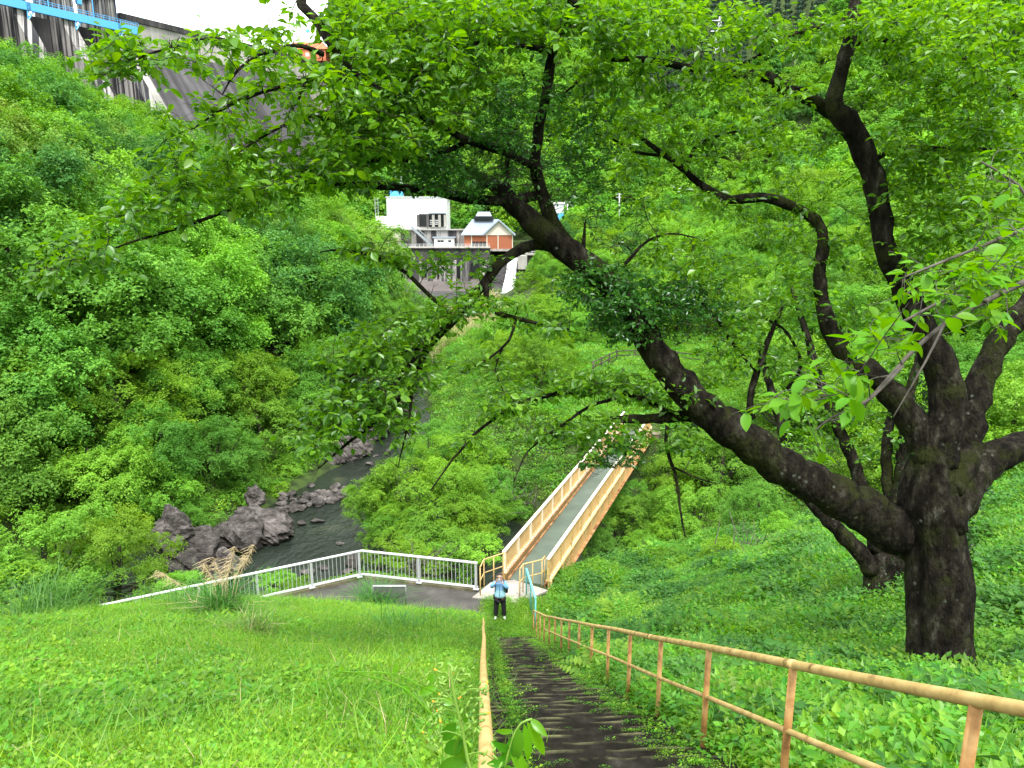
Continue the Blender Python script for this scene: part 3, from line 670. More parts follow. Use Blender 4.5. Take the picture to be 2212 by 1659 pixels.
# waterfall: a thick uneven curtain of water following the face
def wf():
    V = []; F = []; n, m_ = 26, 30; r = random.Random(3)
    off = [r.uniform(0, .35) for _ in range(n + 1)]
    for j in range(m_ + 1):
        v = j / m_; py = 556 + 76 * v
        for i in range(n + 1):
            u = i / n; xa = 1098 - 8 * v - 6 * v * v; xb = 1118 - 10 * v + 4 * v * v
            x = X_(xa + (xb - xa) * u, YW); z = Z_(556, YW) + (WZ + .1 - Z_(556, YW)) * v
            yb = YW - .4 - 1.2 * min(1, v * 4) - 6.2 * max(0, v - .22) / .78
            V.append((x + r.uniform(-.05, .05), yb - .35 - off[i] - .3 * math.sin(i * 2.3 + j * .35) * .5 - r.uniform(0, .12), z))
    for j in range(m_):
        for i in range(n): a = j * (n + 1) + i; F.append((a, a + 1, a + n + 2, a + n + 1))
    return MB().add(V, F)
m_, n_, l_, out_ = nodes('white_water')
b_ = n_.new('ShaderNodeBsdfPrincipled'); b_.inputs['Roughness'].default_value = .6
g_ = n_.new('ShaderNodeNewGeometry'); mp_ = n_.new('ShaderNodeMapping'); mp_.inputs['Scale'].default_value = (3.5, .2, .45)
t_ = n_.new('ShaderNodeTexNoise'); t_.inputs['Scale'].default_value = 1.2; t_.inputs['Detail'].default_value = 8; t_.inputs['Roughness'].default_value = .7
r_ = ramp_node(n_, [(.36, (.30, .36, .38)), (.47, (.75, .8, .82)), (.6, (.92, .94, .95))])
l_.new(g_.outputs['Position'], mp_.inputs[0]); l_.new(mp_.outputs[0], t_.inputs['Vector']); l_.new(t_.outputs['Fac'], r_.inputs[0]); l_.new(r_.outputs[0], b_.inputs['Base Color'])
bb_ = n_.new('ShaderNodeBump'); bb_.inputs['Strength'].default_value = .8; bb_.inputs['Distance'].default_value = .2; l_.new(t_.outputs['Fac'], bb_.inputs['Height']); l_.new(bb_.outputs[0], b_.inputs['Normal'])
l_.new(b_.outputs[0], out_.inputs[0]); M['wwater'] = m_
o = obj('waterfall', wf(), M['wwater'], None, True); tag(o, 'white waterfall pouring over the spillway into the pool', 'waterfall')
fm = MB(); r = random.Random(5)
for k in range(60):
    x = X_(r.uniform(1068, 1122), YW); y = YW - 8.5 - abs(r.gauss(0, 2.2)); s = r.uniform(.3, .9)
    fm.tube([(x, y, WZ - .1), (x, y, WZ + .08 + s * .12)], [s, s * .4], 7)
struct(obj('foam', fm, M['wwater'], None, True), 'stuff', 'white foam at the foot of the waterfall')

# terrace level and buildings behind the wall
YB = 205.
tw = thing('terrace_wall', 'stained retaining wall of the power station terrace with a dark doorway', 'wall', (X_(940, YB), YB, Z_(535, YB)))
obj('wall', MB().box(((X_(820, YB) + X_(1010, YB)) / 2, YB + 2, (Z_(497, YB) + Z_(545, YB)) / 2), (X_(1010, YB) - X_(820, YB), 3.6, Z_(497, YB) - Z_(545, YB))), M['wallstain'], tw)
obj('recess', MB().box((X_(872, YB), YB + .3, Z_(520, YB)), (4.6, .4, 4.0)), M['walldark'], tw)
obj('coping', MB().box(((X_(868, YB) + X_(1010, YB)) / 2, YB + 1.6, Z_(497, YB) + .12), (X_(1010, YB) - X_(868, YB), 4, .3)), M['dampale'], tw)
cb = thing('cream_block', 'low cream block at the foot of the white building', 'building', (X_(840, YB), YB - 2, Z_(540, YB)))
obj('wall', MB().box((X_(841, YB), YB - 1, (Z_(494, YB) + Z_(540, YB)) / 2), (X_(868, YB) - X_(815, YB), 5, Z_(494, YB) - Z_(540, YB))), M['cream'], cb)
obj('coping', MB().box((X_(841, YB), YB - 1, Z_(494, YB) + .1), (X_(868, YB) - X_(815, YB) + .4, 5.3, .3)), M['dampale'], cb)
YC = 208.
wb = thing('white_building', 'tall plain white power station building with a lean-to on its right corner', 'building', (X_(903, YC), YC, Z_(490, YC)))
zt_, zb_ = Z_(427, YC), Z_(497, YC)
obj('wall', MB().box((X_(903, YC), YC + 6, (zt_ + zb_) / 2), (X_(967, YC) - X_(840, YC), 12, zt_ - zb_)), M['bwhite'], wb)
obj('roof_edge', MB().box((X_(903, YC), YC + 6, zt_ + .16), (X_(967, YC) - X_(840, YC) + .5, 12.5, .3)), M['alu'], wb)
obj('annex', MB().box((X_(833, YC), YC - .5, (Z_(467, YC) + zb_) / 2), (X_(846, YC) - X_(820, YC), 6, Z_(467, YC) - zb_)), M['bwhite'], wb)
for px in (863, 888, 925): obj('wall_joint', MB().box((X_(px, YC), YC - .02, (zt_ + zb_) / 2), (.07, .05, zt_ - zb_ - .2)), M['steelgrey'], wb)
obj('lean_to_roof', MB().prism([(X_(930, YC), YC - .05, Z_(452, YC)), (X_(930, YC), YC - 2.6, Z_(460, YC)), (X_(930, YC), YC - 2.6, Z_(461.5, YC)), (X_(930, YC), YC - .05, Z_(454, YC))], 0, X_(966, YC) - X_(930, YC), W3), M['slate'], wb)
for px in (908, 928, 940, 953, 965): obj('column', MB().box((X_(px, YC), YC - 2.3, (Z_(464, YC) + Z_(490, YC)) / 2), (.7, .6, Z_(464, YC) - Z_(490, YC))), M['walldark' if px < 930 else 'dampale'], wb)
obj('opening', MB().box((X_(937, YC), YC - .2, Z_(476, YC)), (X_(966, YC) - X_(908, YC), .3, 3.4)), M['dark'], wb)
for k in range(3): obj('shutter_rail', MB().box((X_(944, YC), YC - 2.2, Z_(484 - 4 * k, YC)), (3.0, .1, .22)), M['alu'], wb)
obj('roof_tank', MB().box((X_(858, YC), YC + 3, zt_ + 1.3), (3.4, 2, 1.9)), M['blue'], wb)
e = MB(); a = np.array([X_(868, YC), YC + 4, zt_ + .3])
for i in (-1, 1): e.tube([a + W3 * i * .5, a + U3 * 7 + W3 * i * .12], .07, 4)
for k in range(8): e.tube([a + U3 * k * .85 + W3 * (-.45 if k % 2 else .45) * (1 - k / 11), a + U3 * (k + 1) * .85 + W3 * (.45 if k % 2 else -.45) * (1 - (k + 1) / 11)], .05, 3)
obj('antenna_mast', e, M['alu'], wb)
e = MB(); a = np.array([X_(822, YC), YC - 3, Z_(500, YC)])
for i in (-1, 1): e.tube([a + W3 * i * .4, a + W3 * i * .4 + U3 * 9], .06, 4)
for k in range(13): e.box(a + U3 * k * .7, (.9, .06, .06))
la = obj('steel_ladder', e, M['alu']); tag(la, 'thin steel ladder tower at the left end of the white building', 'ladder')
# diagonal stairs
e = MB(); a, b = np.array([X_(892, YB), YB - 1.2, Z_(490, YB)]), np.array([X_(936, YB), YB - 1.2, Z_(531, YB)])
for o_ in (0, .9): e.beam(a + Y3 * -o_, b + Y3 * -o_, .12, .55); e.beam(a + Y3 * -o_ + U3 * 1.1, b + Y3 * -o_ + U3 * 1.1, .1, .1)
for k in range(9): p = a + (b - a) * k / 8; e.box(p + U3 * .55, (.08, .08, 1.1))
ds = obj('steel_stairs', e, M['steelgrey']); tag(ds, 'grey steel stairs slanting down the stained terrace wall', 'stairs')
YS = 201.
sh = thing('white_shed', 'small white shed with three windows at the foot of the steel stairs', 'shed', (X_(960, YS), YS, Z_(533, YS)))
obj('wall', MB().box((X_(960, YS), YS + 1.6, (Z_(514, YS) + Z_(533, YS)) / 2), (X_(981, YS) - X_(938, YS), 3, Z_(514, YS) - Z_(533, YS))), M['bwhite'], sh)
obj('roof', MB().box((X_(960, YS), YS + 1.6, Z_(513, YS)), (X_(985, YS) - X_(936, YS), 3.8, .3)), M['slate'], sh)
for px in (949, 956, 972): obj('window', MB().box((X_(px, YS), YS + .06, Z_(521, YS)), (.8, .06, .5)), M['dark'], sh)
# brick coloured hall with grey roof
YH = 199.
hb_ = thing('brick_hall', 'reddish brown hall with a blue-grey roof and raised ridge vent', 'building', (X_(1055, YH), YH, Z_(540, YH)))
x0, x1, xm = X_(1003, YH), X_(1108, YH), X_(1050, YH); ze = Z_(508, YH); zb = Z_(541, YH); zr = Z_(484, YH)
obj('wall', MB().box(((x0 + x1) / 2, YH + 5, (ze + zb) / 2), (x1 - x0, 9, ze - zb)), M['brick'], hb_)
gx0, gx1 = X_(1046, YH), X_(1110, YH); gm = (gx0 + gx1) / 2
obj('gable', MB().prism([(gx0 + .2, YH + .3, ze), (gx1 - .2, YH + .3, ze), (gm, YH + .3, zr + .6)], 0, .25, Y3), M['cream'], hb_)
obj('roof', MB().prism([(x0 - .8, YH - .4, ze), (gx0 + .2, YH - .4, ze - .0), (gm, YH + 4, zr + 1.0), (x0 + 2.0, YH + 4, zr + 1.0)], 0, .25, (0, .3, .95)), M['slate'], hb_)
obj('gable_roof', MB().prism([(gx0 - .3, YH - .5, ze - .2), (gm, YH - .5, zr + .8), (gm, YH - .5, zr + 1.15), (gx0 - .5, YH - .5, ze + .15)], 0, 9, Y3), M['slate'], hb_)
obj('gable_roof', MB().prism([(gm, YH - .5, zr + .8), (gx1 + .3, YH - .5, ze - .2), (gx1 + .5, YH - .5, ze + .15), (gm, YH - .5, zr + 1.15)], 0.001, 9, Y3), M['slate'], hb_)
obj('ridge_vent', MB().box((X_(1045, YH), YH + 3.6, zr + 1.6), (5.2, 2.2, .9)), M['dark'], hb_)
obj('ridge_vent_roof', MB().prism([(X_(1028, YH), YH + 2, zr + 2.0), (X_(1062, YH), YH + 2, zr + 2.0), (X_(1058, YH), YH + 4, zr + 3.0), (X_(1032, YH), YH + 4, zr + 3.0)], 0, .2, (0, .3, .95)), M['slate'], hb_)
for px in (1023, 1031, 1039, 1047): obj('window', MB().box((X_(px, YH), YH + .44, Z_(530, YH)), (.8, .1, 2.0)), M['dark'], hb_)
for px in (1019, 1052, 1076, 1107): obj('corner_post', MB().box((X_(px, YH), YH + .42, (ze + zb) / 2), (.25, .16, ze - zb)), M['cream'], hb_)
obj('base_course', MB().box(((x0 + x1) / 2, YH + 4.9, zb + .1), (x1 - x0 + .4, 9.4, .6)), M['concrete'], hb_)
# white intake tower, small outbuildings, poles
YT = 212.
it = thing('intake_tower', 'white and grey control tower on legs to the right of the hall', 'tower', (X_(1195, YT), YT, Z_(500, YT)))
obj('cabin', MB().box((X_(1196, YT), YT, Z_(449, YT)), (5.0, 4, 3.0)), M['alu'], it)
obj('roof', MB().box((X_(1196, YT), YT, Z_(439, YT)), (5.6, 4.6, .4)), M['bwhite'], it)
for i in (-1, 1):
    for j in (-1, 1): obj('leg', MB().box((X_(1196, YT) + i * 1.9, YT + j * 1.5, (Z_(460, YT) + Z_(505, YT)) / 2), (.8, .8, Z_(460, YT) - Z_(505, YT))), M['bwhite'], it)
obj('gate_wheel', MB().tube([(X_(1210, YT), YT - 2.1, Z_(468, YT)), (X_(1210, YT), YT - 2.4, Z_(468, YT))], 1.0, 14), M['blue'], it)
poles = [(1226, 432, 492, 205, 'pale utility pole beside the white intake tower'), (1338, 415, 445, 200, 'grey utility pole in the forest gap right of the power station'), (1472, 403, 436, 205, 'rightmost pale utility pole standing out of the forest')]
for px, ya, yb, Y, lab in poles:
    a, b = Q(px, ya, Y), Q(px, yb + 40, Y); t = thing('utility_pole', lab, 'pole', b, 'utility poles behind the power station')
    obj('pole', MB().tube([b, a], .16, 6), M['alu'], t, True)
    for k in range(2): obj('cross_arm', MB().box(a - U3 * (.5 + .8 * k), (1.7, .12, .12)), M['alu'], t)
# lattice pylon on the hill
a = Q(1553, 36, 330); b = Q(1551, 118, 330); t = thing('lattice_pylon', 'grey lattice power pylon on the wooded hill at the top', 'pylon', b)
H_ = a[2] - b[2]
legs = [np.array([i, j, 0.]) for i in (-1, 1) for j in (-1, 1)]
for q in legs: obj('leg', MB().tube([b + q * 1.9, b + q * .8 + U3 * H_ * .55, b + q * .25 + U3 * H_], .16, 4), M['alu'], t)
e = MB(); N = 9
wdt = lambda f: 1.9 - 1.9 * .9 * min(1, f * 1.0)
for k in range(N):
    f0, f1 = k / N, (k + 1) / N
    for (p, q) in ((0, 1), (2, 3), (0, 2), (1, 3)):
        e.tube([b + legs[p] * wdt(f0) + U3 * H_ * f0, b + legs[q] * wdt(f1) + U3 * H_ * f1], .09, 3)
        e.tube([b + legs[q] * wdt(f0) + U3 * H_ * f0, b + legs[p] * wdt(f1) + U3 * H_ * f1], .09, 3)
obj('bracing', e, M['alu'], t)
for f in (.62, .76, .9): obj('cross_arm', MB().beam(b + U3 * H_ * f - W3 * 3.6, b + U3 * H_ * f + W3 * 3.6, .4, .35), M['alu'], t)
# metal fence left of the power station
a, b = Q(796, 500, 203), Q(822, 498, 203); t = thing('security_fence', 'thin grey metal fence at the left end of the power station', 'fence', a)
for k in range(9): p = a + (b - a) * k / 8; obj('post', MB().box(p + U3 * .4, (.07, .07, 2.6)), M['alu'], t)
for h in (-.6, .5, 1.6): obj('rail', MB().box((a + b) / 2 + U3 * h, (b[0] - a[0], .06, .07)), M['alu'], t)

# ------------------------------------------------------------------ rocks
def rock_mesh(seed, rough=.22, n=26, m_=18):
    r = np.random.default_rng(seed); th = np.linspace(0, 2 * np.pi, n, endpoint=False); ph = np.linspace(0, np.pi, m_)
    V = []
    for p in ph:
        for t in th: V.append((math.sin(p) * math.cos(t), math.sin(p) * math.sin(t), math.cos(p)))
    V = np.array(V)
    for k in range(16):          # planar cuts give broken faces
        d = r.normal(size=3); d /= np.linalg.norm(d); h = r.uniform(.55, .88); s = V @ d - h
        V = V - np.outer(np.clip(s, 0, None), d)
    f = fbm(V[:, 0] * 2 + V[:, 2], V[:, 1] * 2 - V[:, 2] * 1.5, 2.2, 4, seed) ; V = V * (1 + rough * .35 * f)[:, None]
    F = [((i) * n + k, (i) * n + (k + 1) % n, (i + 1) * n + (k + 1) % n, (i + 1) * n + k) for i in range(m_ - 1) for k in range(n)]
    return me_arrays('rock', V, F, M['rock'], False)
RM = [rock_mesh(k) for k in range(7)]; RB = [rock_mesh(20 + k, .7, 72, 44) for k in range(4)]
def rock(px, py, wpx, hr, lab, z=WZ, big=False, group=None, name='boulder', rz=None, fr=1., sink=.25):
    p = G(px, py, z); d = proj(p)[2][0]; w = wpx / FPX * d / 2
    o = bpy.data.objects.new(name, random.choice(RB if big else RM)); link(o); o.location = (p[0], p[1], z + w * hr * (1 - sink) * .6)
    o.scale = (w, w * fr, w * hr); o.rotation_euler = (random.uniform(-.2, .2), random.uniform(-.2, .2), random.uniform(0, 6) if rz is None else rz)
    tag(o, lab, 'rock', group); return o
rock(572, 1158, 110, .85, 'big purple-grey rock jutting into the river from the left bank', WZ, True, None, 'rock_outcrop', .9, 1.7)
rock(520, 1185, 130, .8, 'broad creased rock ledge behind the jutting river rock', WZ, True, None, 'rock_outcrop', .6, 1.2)
rock(430, 1225, 150, .8, 'dark shadowed rock under the trees at the river edge', WZ, True, None, 'rock_outcrop', .3)
rock(490, 1245, 90, .9, 'small dark rock foot between ledge and railing', WZ, True, None, 'rock_outcrop', 1.3)
rock(380, 1190, 120, 1.1, 'dark rock wall half hidden by leaves on the left bank', WZ + 1, True, None, 'rock_outcrop', 2)
rock(555, 1085, 46, 1.2, 'upright rock point above the big jutting rock', WZ + 1, True, None, 'rock_outcrop', 2)
rock(760, 985, 90, .75, 'pale grey rock shoulder on the left bank upstream', WZ, True, None, 'rock_outcrop', .6)
rock(800, 945, 110, .8, 'cracked grey rock slab upstream under the hanging twigs', WZ, True, None, 'rock_outcrop', .5)
rock(722, 1002, 50, .7, 'low rounded rock below the pale shoulder', WZ, True, None, 'rock_outcrop', .5)
rock(840, 925, 60, .8, 'furthest grey rock of the left bank group', WZ, True, None, 'rock_outcrop', .5)
r = random.Random(11)
for k in range(62):
    u = r.random(); px = 600 + 150 * u + r.uniform(-6, 6); py = 1092 - 28 * u + r.uniform(-20, 20) * (1 - .35 * u); w = r.uniform(9, 30)
    rock(px, py, w, r.uniform(.5, .85), 'grey stone of the rubble bar on the near left bank of the river', WZ, False, 'rubble bar stones')
for k in range(46):
    px = r.uniform(845, 900); py = r.uniform(790, 985); w = r.uniform(7, 20)
    rock(px + (900 - py) * .12, py, w, r.uniform(.5, .8), 'grey stone of the rocky run further up the river', WZ + .2, False, 'upstream stones')
for k, (px, py, w, lab) in enumerate([(652, 1132, 26, 'flat stone breaking the surface beside the rubble bar'), (685, 1128, 34, 'wide low stone with white ripples in mid river'), (672, 1050, 24, 'rounded stone at the upper end of the rubble bar'),
        (782, 1040, 20, 'pale stone in the water below the lime tree'), (742, 985, 16, 'small stone left of the upstream pool'), (800, 1003, 22, 'stone on the edge of the upstream riffle'), (812, 985, 14, 'small dark stone in the upstream riffle'),
        (765, 1218, 52, 'dark boulder seen through the white railing'), (752, 1236, 30, 'smaller dark stone beside the boulder behind the railing'), (665, 1238, 40, 'low brown stone in the water behind the railing'),
        (700, 1228, 26, 'thin wet stone near the railing corner'), (790, 1160, 16, 'small stone under the overhanging lime tree'), (735, 1175, 20, 'submerged stone in mid river'), (715, 1085, 28, 'angular stone at the tip of the rubble bar'), (690, 1090, 34, 'biggest stone of the bar at the water line')]):
    rock(px, py, w, .38 if k not in (7, 13, 14) else .7, lab, WZ, False, None, 'river_stone')
# ------------------------------------------------------------------ foliage meshes
def leaf_quads(pos, nrm, size, width=.55, seed=0, fold=.18, along=None):
    """one folded kite per leaf; returns verts, faces"""
    r = np.random.default_rng(seed); N = len(pos)
    nrm = nrm / (np.linalg.norm(nrm, axis=1)[:, None] + 1e-9)
    t = r.normal(size=(N, 3)) if along is None else along
    t = t - nrm * (t * nrm).sum(1)[:, None]; t /= np.linalg.norm(t, axis=1)[:, None] + 1e-9
    s = np.cross(nrm, t); size = np.asarray(size).reshape(-1, 1) * np.ones((N, 1))
    V = np.stack([pos - t * size * .5, pos + s * size * width * .5 - nrm * size * fold * -.5 + t * size * -.05, pos + t * size * .5, pos - s * size * width * .5 + nrm * size * fold * .5 + t * size * -.05], 1)
    return V.reshape(-1, 3), np.arange(N * 4).reshape(-1, 4)
def sph(r, n): d = r.normal(size=(n, 3)); return d / np.linalg.norm(d, axis=1)[:, None]
def crown_arrays(seed, R=4.5, H=4.0, ncl=46, nleaf=9000, leaf=.3, flat=.8, rc=.3, inner=.12):
    r = np.random.default_rng(seed); ctr = []
    while len(ctr) < ncl:
        d = sph(r, 1)[0]
        if d[2] < -.62: continue
        rad = r.uniform(.62, 1.0) ** .7
        if r.random() < .2: rad *= r.uniform(.3, .8)
        lob = 1 + .22 * math.sin(2.3 * math.atan2(d[1], d[0]) + seed) + .12 * math.sin(5 * d[2] + 3.1 * d[0] + seed)
        c = np.array([d[0] * R * rad * lob, d[1] * R * rad * lob, d[2] * H * rad * lob + H * .2])
        ctr.append(c)
    ctr = np.array(ctr); rcs = R * rc * r.uniform(.6, 1.35, ncl)
    w = rcs ** 2; idx = r.choice(ncl, nleaf, p=w / w.sum())
    # every clump is made of small sprays, every spray of leaves
    nsub = ncl * 13; par = r.choice(ncl, nsub, p=w / w.sum()); sd = sph(r, nsub); sd[:, 2] = np.abs(sd[:, 2]) * np.where(r.random(nsub) < .84, 1, -1)
    sc_ = ctr[par] + sd * np.array([1, 1, flat]) * (rcs[par] * r.uniform(.45, 1.12, nsub))[:, None]; sr = rcs[par] * r.uniform(.16, .42, nsub)
    q = r.choice(nsub, nleaf, p=sr ** 1.6 / (sr ** 1.6).sum()); idx = par[q]; dl = r.normal(size=(nleaf, 3)) * np.array([1, 1, .45]); dl += sd[q] * .25
    pos = sc_[q] + dl * (sr[q] * .62)[:, None]; pos[:, 2] -= .25 * sr[q] * (dl[:, 0] ** 2 + dl[:, 1] ** 2)
    outw = ctr[idx] / (np.linalg.norm(ctr[idx], axis=1)[:, None] + 1e-6)
    nrm = sd[q] * .45 + outw * .25 + np.array([0, 0, .6]) + r.normal(size=(nleaf, 3)) * .4
    return pos, nrm, leaf * r.uniform(.6, 1.35, nleaf), ctr
def crown_mesh(name, mat, seed, fold=.2, width=.6, **k):
    pos, nrm, sz, ctr = crown_arrays(seed, **k)
    r = np.random.default_rng(seed + 99); al = r.normal(size=pos.shape) + np.array([0, 0, -.5])
    V, F = leaf_quads(pos, nrm, sz, width, seed, fold, al)
    return me_arrays(name, V, F, mat), ctr
def trunk_mesh(ctr, R, H, seed, base=-6., r0=.22):
    m = MB(); rr = random.Random(seed)
    m.tube([(0, 0, base), (rr.uniform(-.2, .2), rr.uniform(-.2, .2), base * .5), (0, 0, H * .1), (rr.uniform(-.3, .3), 0, H * .6)], [r0 * 1.3, r0, r0 * .75, r0 * .35], 7)
    for c in ctr[rr.randrange(4)::4][:11]:
        a = np.array([0, 0, base * .35 + rr.random() * H * .4]); mid = (a + c) / 2 + np.array([0, 0, -.3])
        m.tube([a, mid, c], [r0 * .42, r0 * .25, r0 * .08], 5, False)
    return me_arrays('trunk', m.v, m.f, M['fbark'], True)
KIND = {}
def mk(kind, mat, n, **k):
    for i in range(n):
        me, ctr = crown_mesh(kind + '_crown', M[mat], abs(hash_(kind)) % 1000 + i * 17, **k)
        KIND.setdefault(kind, []).append((me, trunk_mesh(ctr, k.get('R', 4.5), k.get('H', 4), i)))
def hash_(s): return sum(ord(c) * (i + 3) for i, c in enumerate(s))
# far/mid crowns: R about 4.5 m; near crowns have finer leaves
mk('bright', 'f_bright', 3, nleaf=42000, leaf=.18, ncl=85, rc=.22)
mk('mid', 'f_mid', 3, nleaf=42000, leaf=.18, ncl=85, rc=.22)
mk('deep', 'f_deep', 2, nleaf=38000, leaf=.18, ncl=75, rc=.23)
mk('lime', 'f_lime', 2, nleaf=38000, leaf=.18, ncl=75, rc=.23)
mk('olive', 'f_olive', 1, nleaf=38000, leaf=.18, ncl=70, rc=.23)
mk('fbright', 'f_bright', 2, R=3., H=2.6, nleaf=30000, leaf=.125, ncl=80, rc=.2, width=.5)
mk('flime', 'f_lime', 2, R=3., H=2.6, nleaf=30000, leaf=.125, ncl=80, rc=.2, width=.45)
mk('fmid', 'f_mid', 2, R=3., H=2.6, nleaf=28000, leaf=.12, ncl=80, rc=.2, width=.5)
mk('shrub', 'f_bright', 2, R=1.6, H=1.2, nleaf=9000, leaf=.1, ncl=40, rc=.25)
mk('limeshrub', 'f_lime', 2, R=1.6, H=1.2, nleaf=9000, leaf=.1, ncl=40, rc=.25)
def tree(kind, x, y, z, s, lab, group, name='tree', cat='tree', var=None, sq=1., trunkz=True):
    v = random.choice(KIND[kind]) if var is None else KIND[kind][var % len(KIND[kind])]
    t = bpy.data.objects.new(name, None); link(t); t.location = (x, y, z); t.scale = (s, s, s * sq); t.rotation_euler = (random.uniform(-.08, .08), random.uniform(-.08, .08), random.uniform(0, 6.28))
    t['label'] = lab; t['category'] = cat
    if group: t['group'] = group
    c = bpy.data.objects.new('crown', v[0]); link(c, t)
    k = bpy.data.objects.new('trunk', v[1]); link(k, t)
    return t
def cull(x, y, z, m=260, md=0):
    u, v, d = proj((x, y, z)); return d[0] > 2 and -m < u[0] < 2212 + m and -m < v[0] < 1659 + m
LAB = {'bright': 'bright green broadleaf tree', 'mid': 'mid green broadleaf tree', 'deep': 'dark green broadleaf tree', 'lime': 'yellow-green tree', 'olive': 'olive tree with yellowish flowers or buds'}
def place_words(x, y, z):
    u, v, d = proj((x, y, z)); u, v = u[0], v[0]
    a = ['past the left edge', 'at the left edge', 'left of the branch tips', 'below the branch tips', 'under the left branch', 'right of left branches', 'beside the upstream river', 'behind the cherry limb', 'above the bridge end', 'right of the bridge', 'behind the cherry stems', 'behind the big trunk', 'at the right edge'][int(np.clip((u + 180) // 180, 0, 12))]
    b = ['topmost', 'highest', 'high', 'upper', 'middle', 'lower', 'low', 'lowest', 'bottommost', 'bottommost'][int(np.clip(v // 135, 0, 9))]
    return a, b
# --- trees on the slope across the river
random.seed(21); cnt = 0
y = 39.
while y < 205:
    sp_ = 5.2 + (y - 39) * .040
    rx, rw = river_x(np.array([y])); x = float(rx[0] - rw[0] - 3.4 - random.uniform(0, 1.5))
    if y < 58: x -= 2.6
    while x > -.66 * y - 26:
        xx, yy = x + random.uniform(-1.2, 1.2), y + random.uniform(-1.5, 1.5); z = float(gz(xx, yy))
        dist = rx[0] - xx
        if cull(xx, yy, z + 4):
            nz = float(fbm(xx, yy, .06, 2, 3)); q = random.random() + nz * .25
            kind = 'lime' if q < .08 else 'bright' if q < .48 else 'mid' if q < .80 else 'deep' if q < .93 else 'olive'
            s = random.uniform(.92, 1.4) * (1 + (y - 40) * .0030)
            if dist < rw[0] + 9: s *= .62
            zone = 'by the river' if dist < 14 + rw[0] else 'high on the slope' if z > 17 else 'halfway up the slope'
            tree(kind, xx, yy, z + 2.0 * s, s, ('big ' if s > 1.3 else 'small ' if s < .85 else '') + LAB[kind] + ' across the river, %s, %s' % place_words(xx, yy, z + 4)[::-1], 'trees on the slope across the river')
            cnt += 1
        x -= sp_ * random.uniform(.85, 1.2)
    y += sp_ * .86
print('left trees', cnt)
# hand-placed trees: (kind, px, py, depth, radius px, label)
def put(kind, px, py, d, rpx, lab, sq=1., base_r=None, name='tree', cat='tree', var=None):
    p = P(px, py, d); R = {'f': 3., 's': 1.6, 'l': 1.6}.get(kind[0] if kind not in ('lime',) else 'x', 4.5)
    if kind == 'limeshrub' or kind == 'shrub': R = 1.6
    s = rpx / FPX * d / R * 1.12
    return tree(kind, p[0], p[1], p[2], s, lab, None, name, cat, var, sq)
random.seed(33)
put('flime', 880, 1075, 43, 92, 'lime green tree leaning over the river behind the railing corner', .85)
put('flime', 965, 1085, 42, 88, 'lime green tree to the right of the one over the river', .85)
put('fbright', 1040, 1130, 42, 50, 'bushy green tree between the lime trees and the footbridge', .9)
put('fbright', 840, 1130, 41, 46, 'low drooping branch clump above the river surface', .7)
put('flime', 1010, 1010, 50, 75, 'lime green tree behind the pair over the river', .9)
put('fmid', 930, 990, 52, 66, 'mid green tree upstream of the lime pair')
put('fbright', 1150, 990, 54, 80, 'bright tree left of the middle of the footbridge')
put('fmid', 1100, 1080, 47, 60, 'leafy tree hugging the left side of the footbridge', .9)
put('fbright', 1190, 930, 60, 80, 'bright tree behind the far end of the footbridge, left')
put('fbright', 1390, 1180, 37, 38, 'round green shrub under the right girder of the bridge', .8)
put('fmid', 1330, 1110, 42, 56, 'mid green tree touching the right side of the bridge')
put('flime', 1440, 1060, 44, 66, 'lime green tree right of the bridge')
put('fbright', 1500, 1130, 38, 72, 'bright green tree standing over the side stream')
put('fbright', 1560, 1010, 44, 88, 'bright green tree behind the big cherry limb')
put('flime', 1430, 970, 50, 66, 'lime tree at the far right corner of the bridge')
put('fmid', 1640, 1120, 34, 70, 'mid green bushy tree below the cherry limb')
put('fbright', 1720, 1180, 30, 62, 'bright bush left of the second cherry trunk')
put('fbright', 100, 1225, 27, 130, 'yellowish green bushy tree at the left edge below the slope', .8, var=0)
put('flime', 255, 1225, 28, 105, 'yellow-green bushy tree rising behind the left end of the railing', 1., var=1)
put('fbright', 375, 1290, 27, 62, 'low leafy bush behind the railing, in front of the dark rocks', .7)
def ground_hit(px, py):
    r_ = ray(px, py); r_ = r_ / np.linalg.norm(r_); ts = np.arange(8, 150, .1); q = r_[None] * ts[:, None] + np.array([0, 0, CAMZ]); g = gz(q[:, 0], q[:, 1]); k = int(np.argmax(q[:, 2] <= g)); return proj(q[k])[2][0]
def ground_hit2(px, py):
    r_ = ray(px, py); r_ = r_ / np.linalg.norm(r_); ts = np.arange(60, 215, .2); q = r_[None] * ts[:, None] + np.array([0, 0, CAMZ]); g = gz(q[:, 0], q[:, 1]); k = int(np.argmax(q[:, 2] <= g + 1)); return min(max(proj(q[k])[2][0], 90), 188)
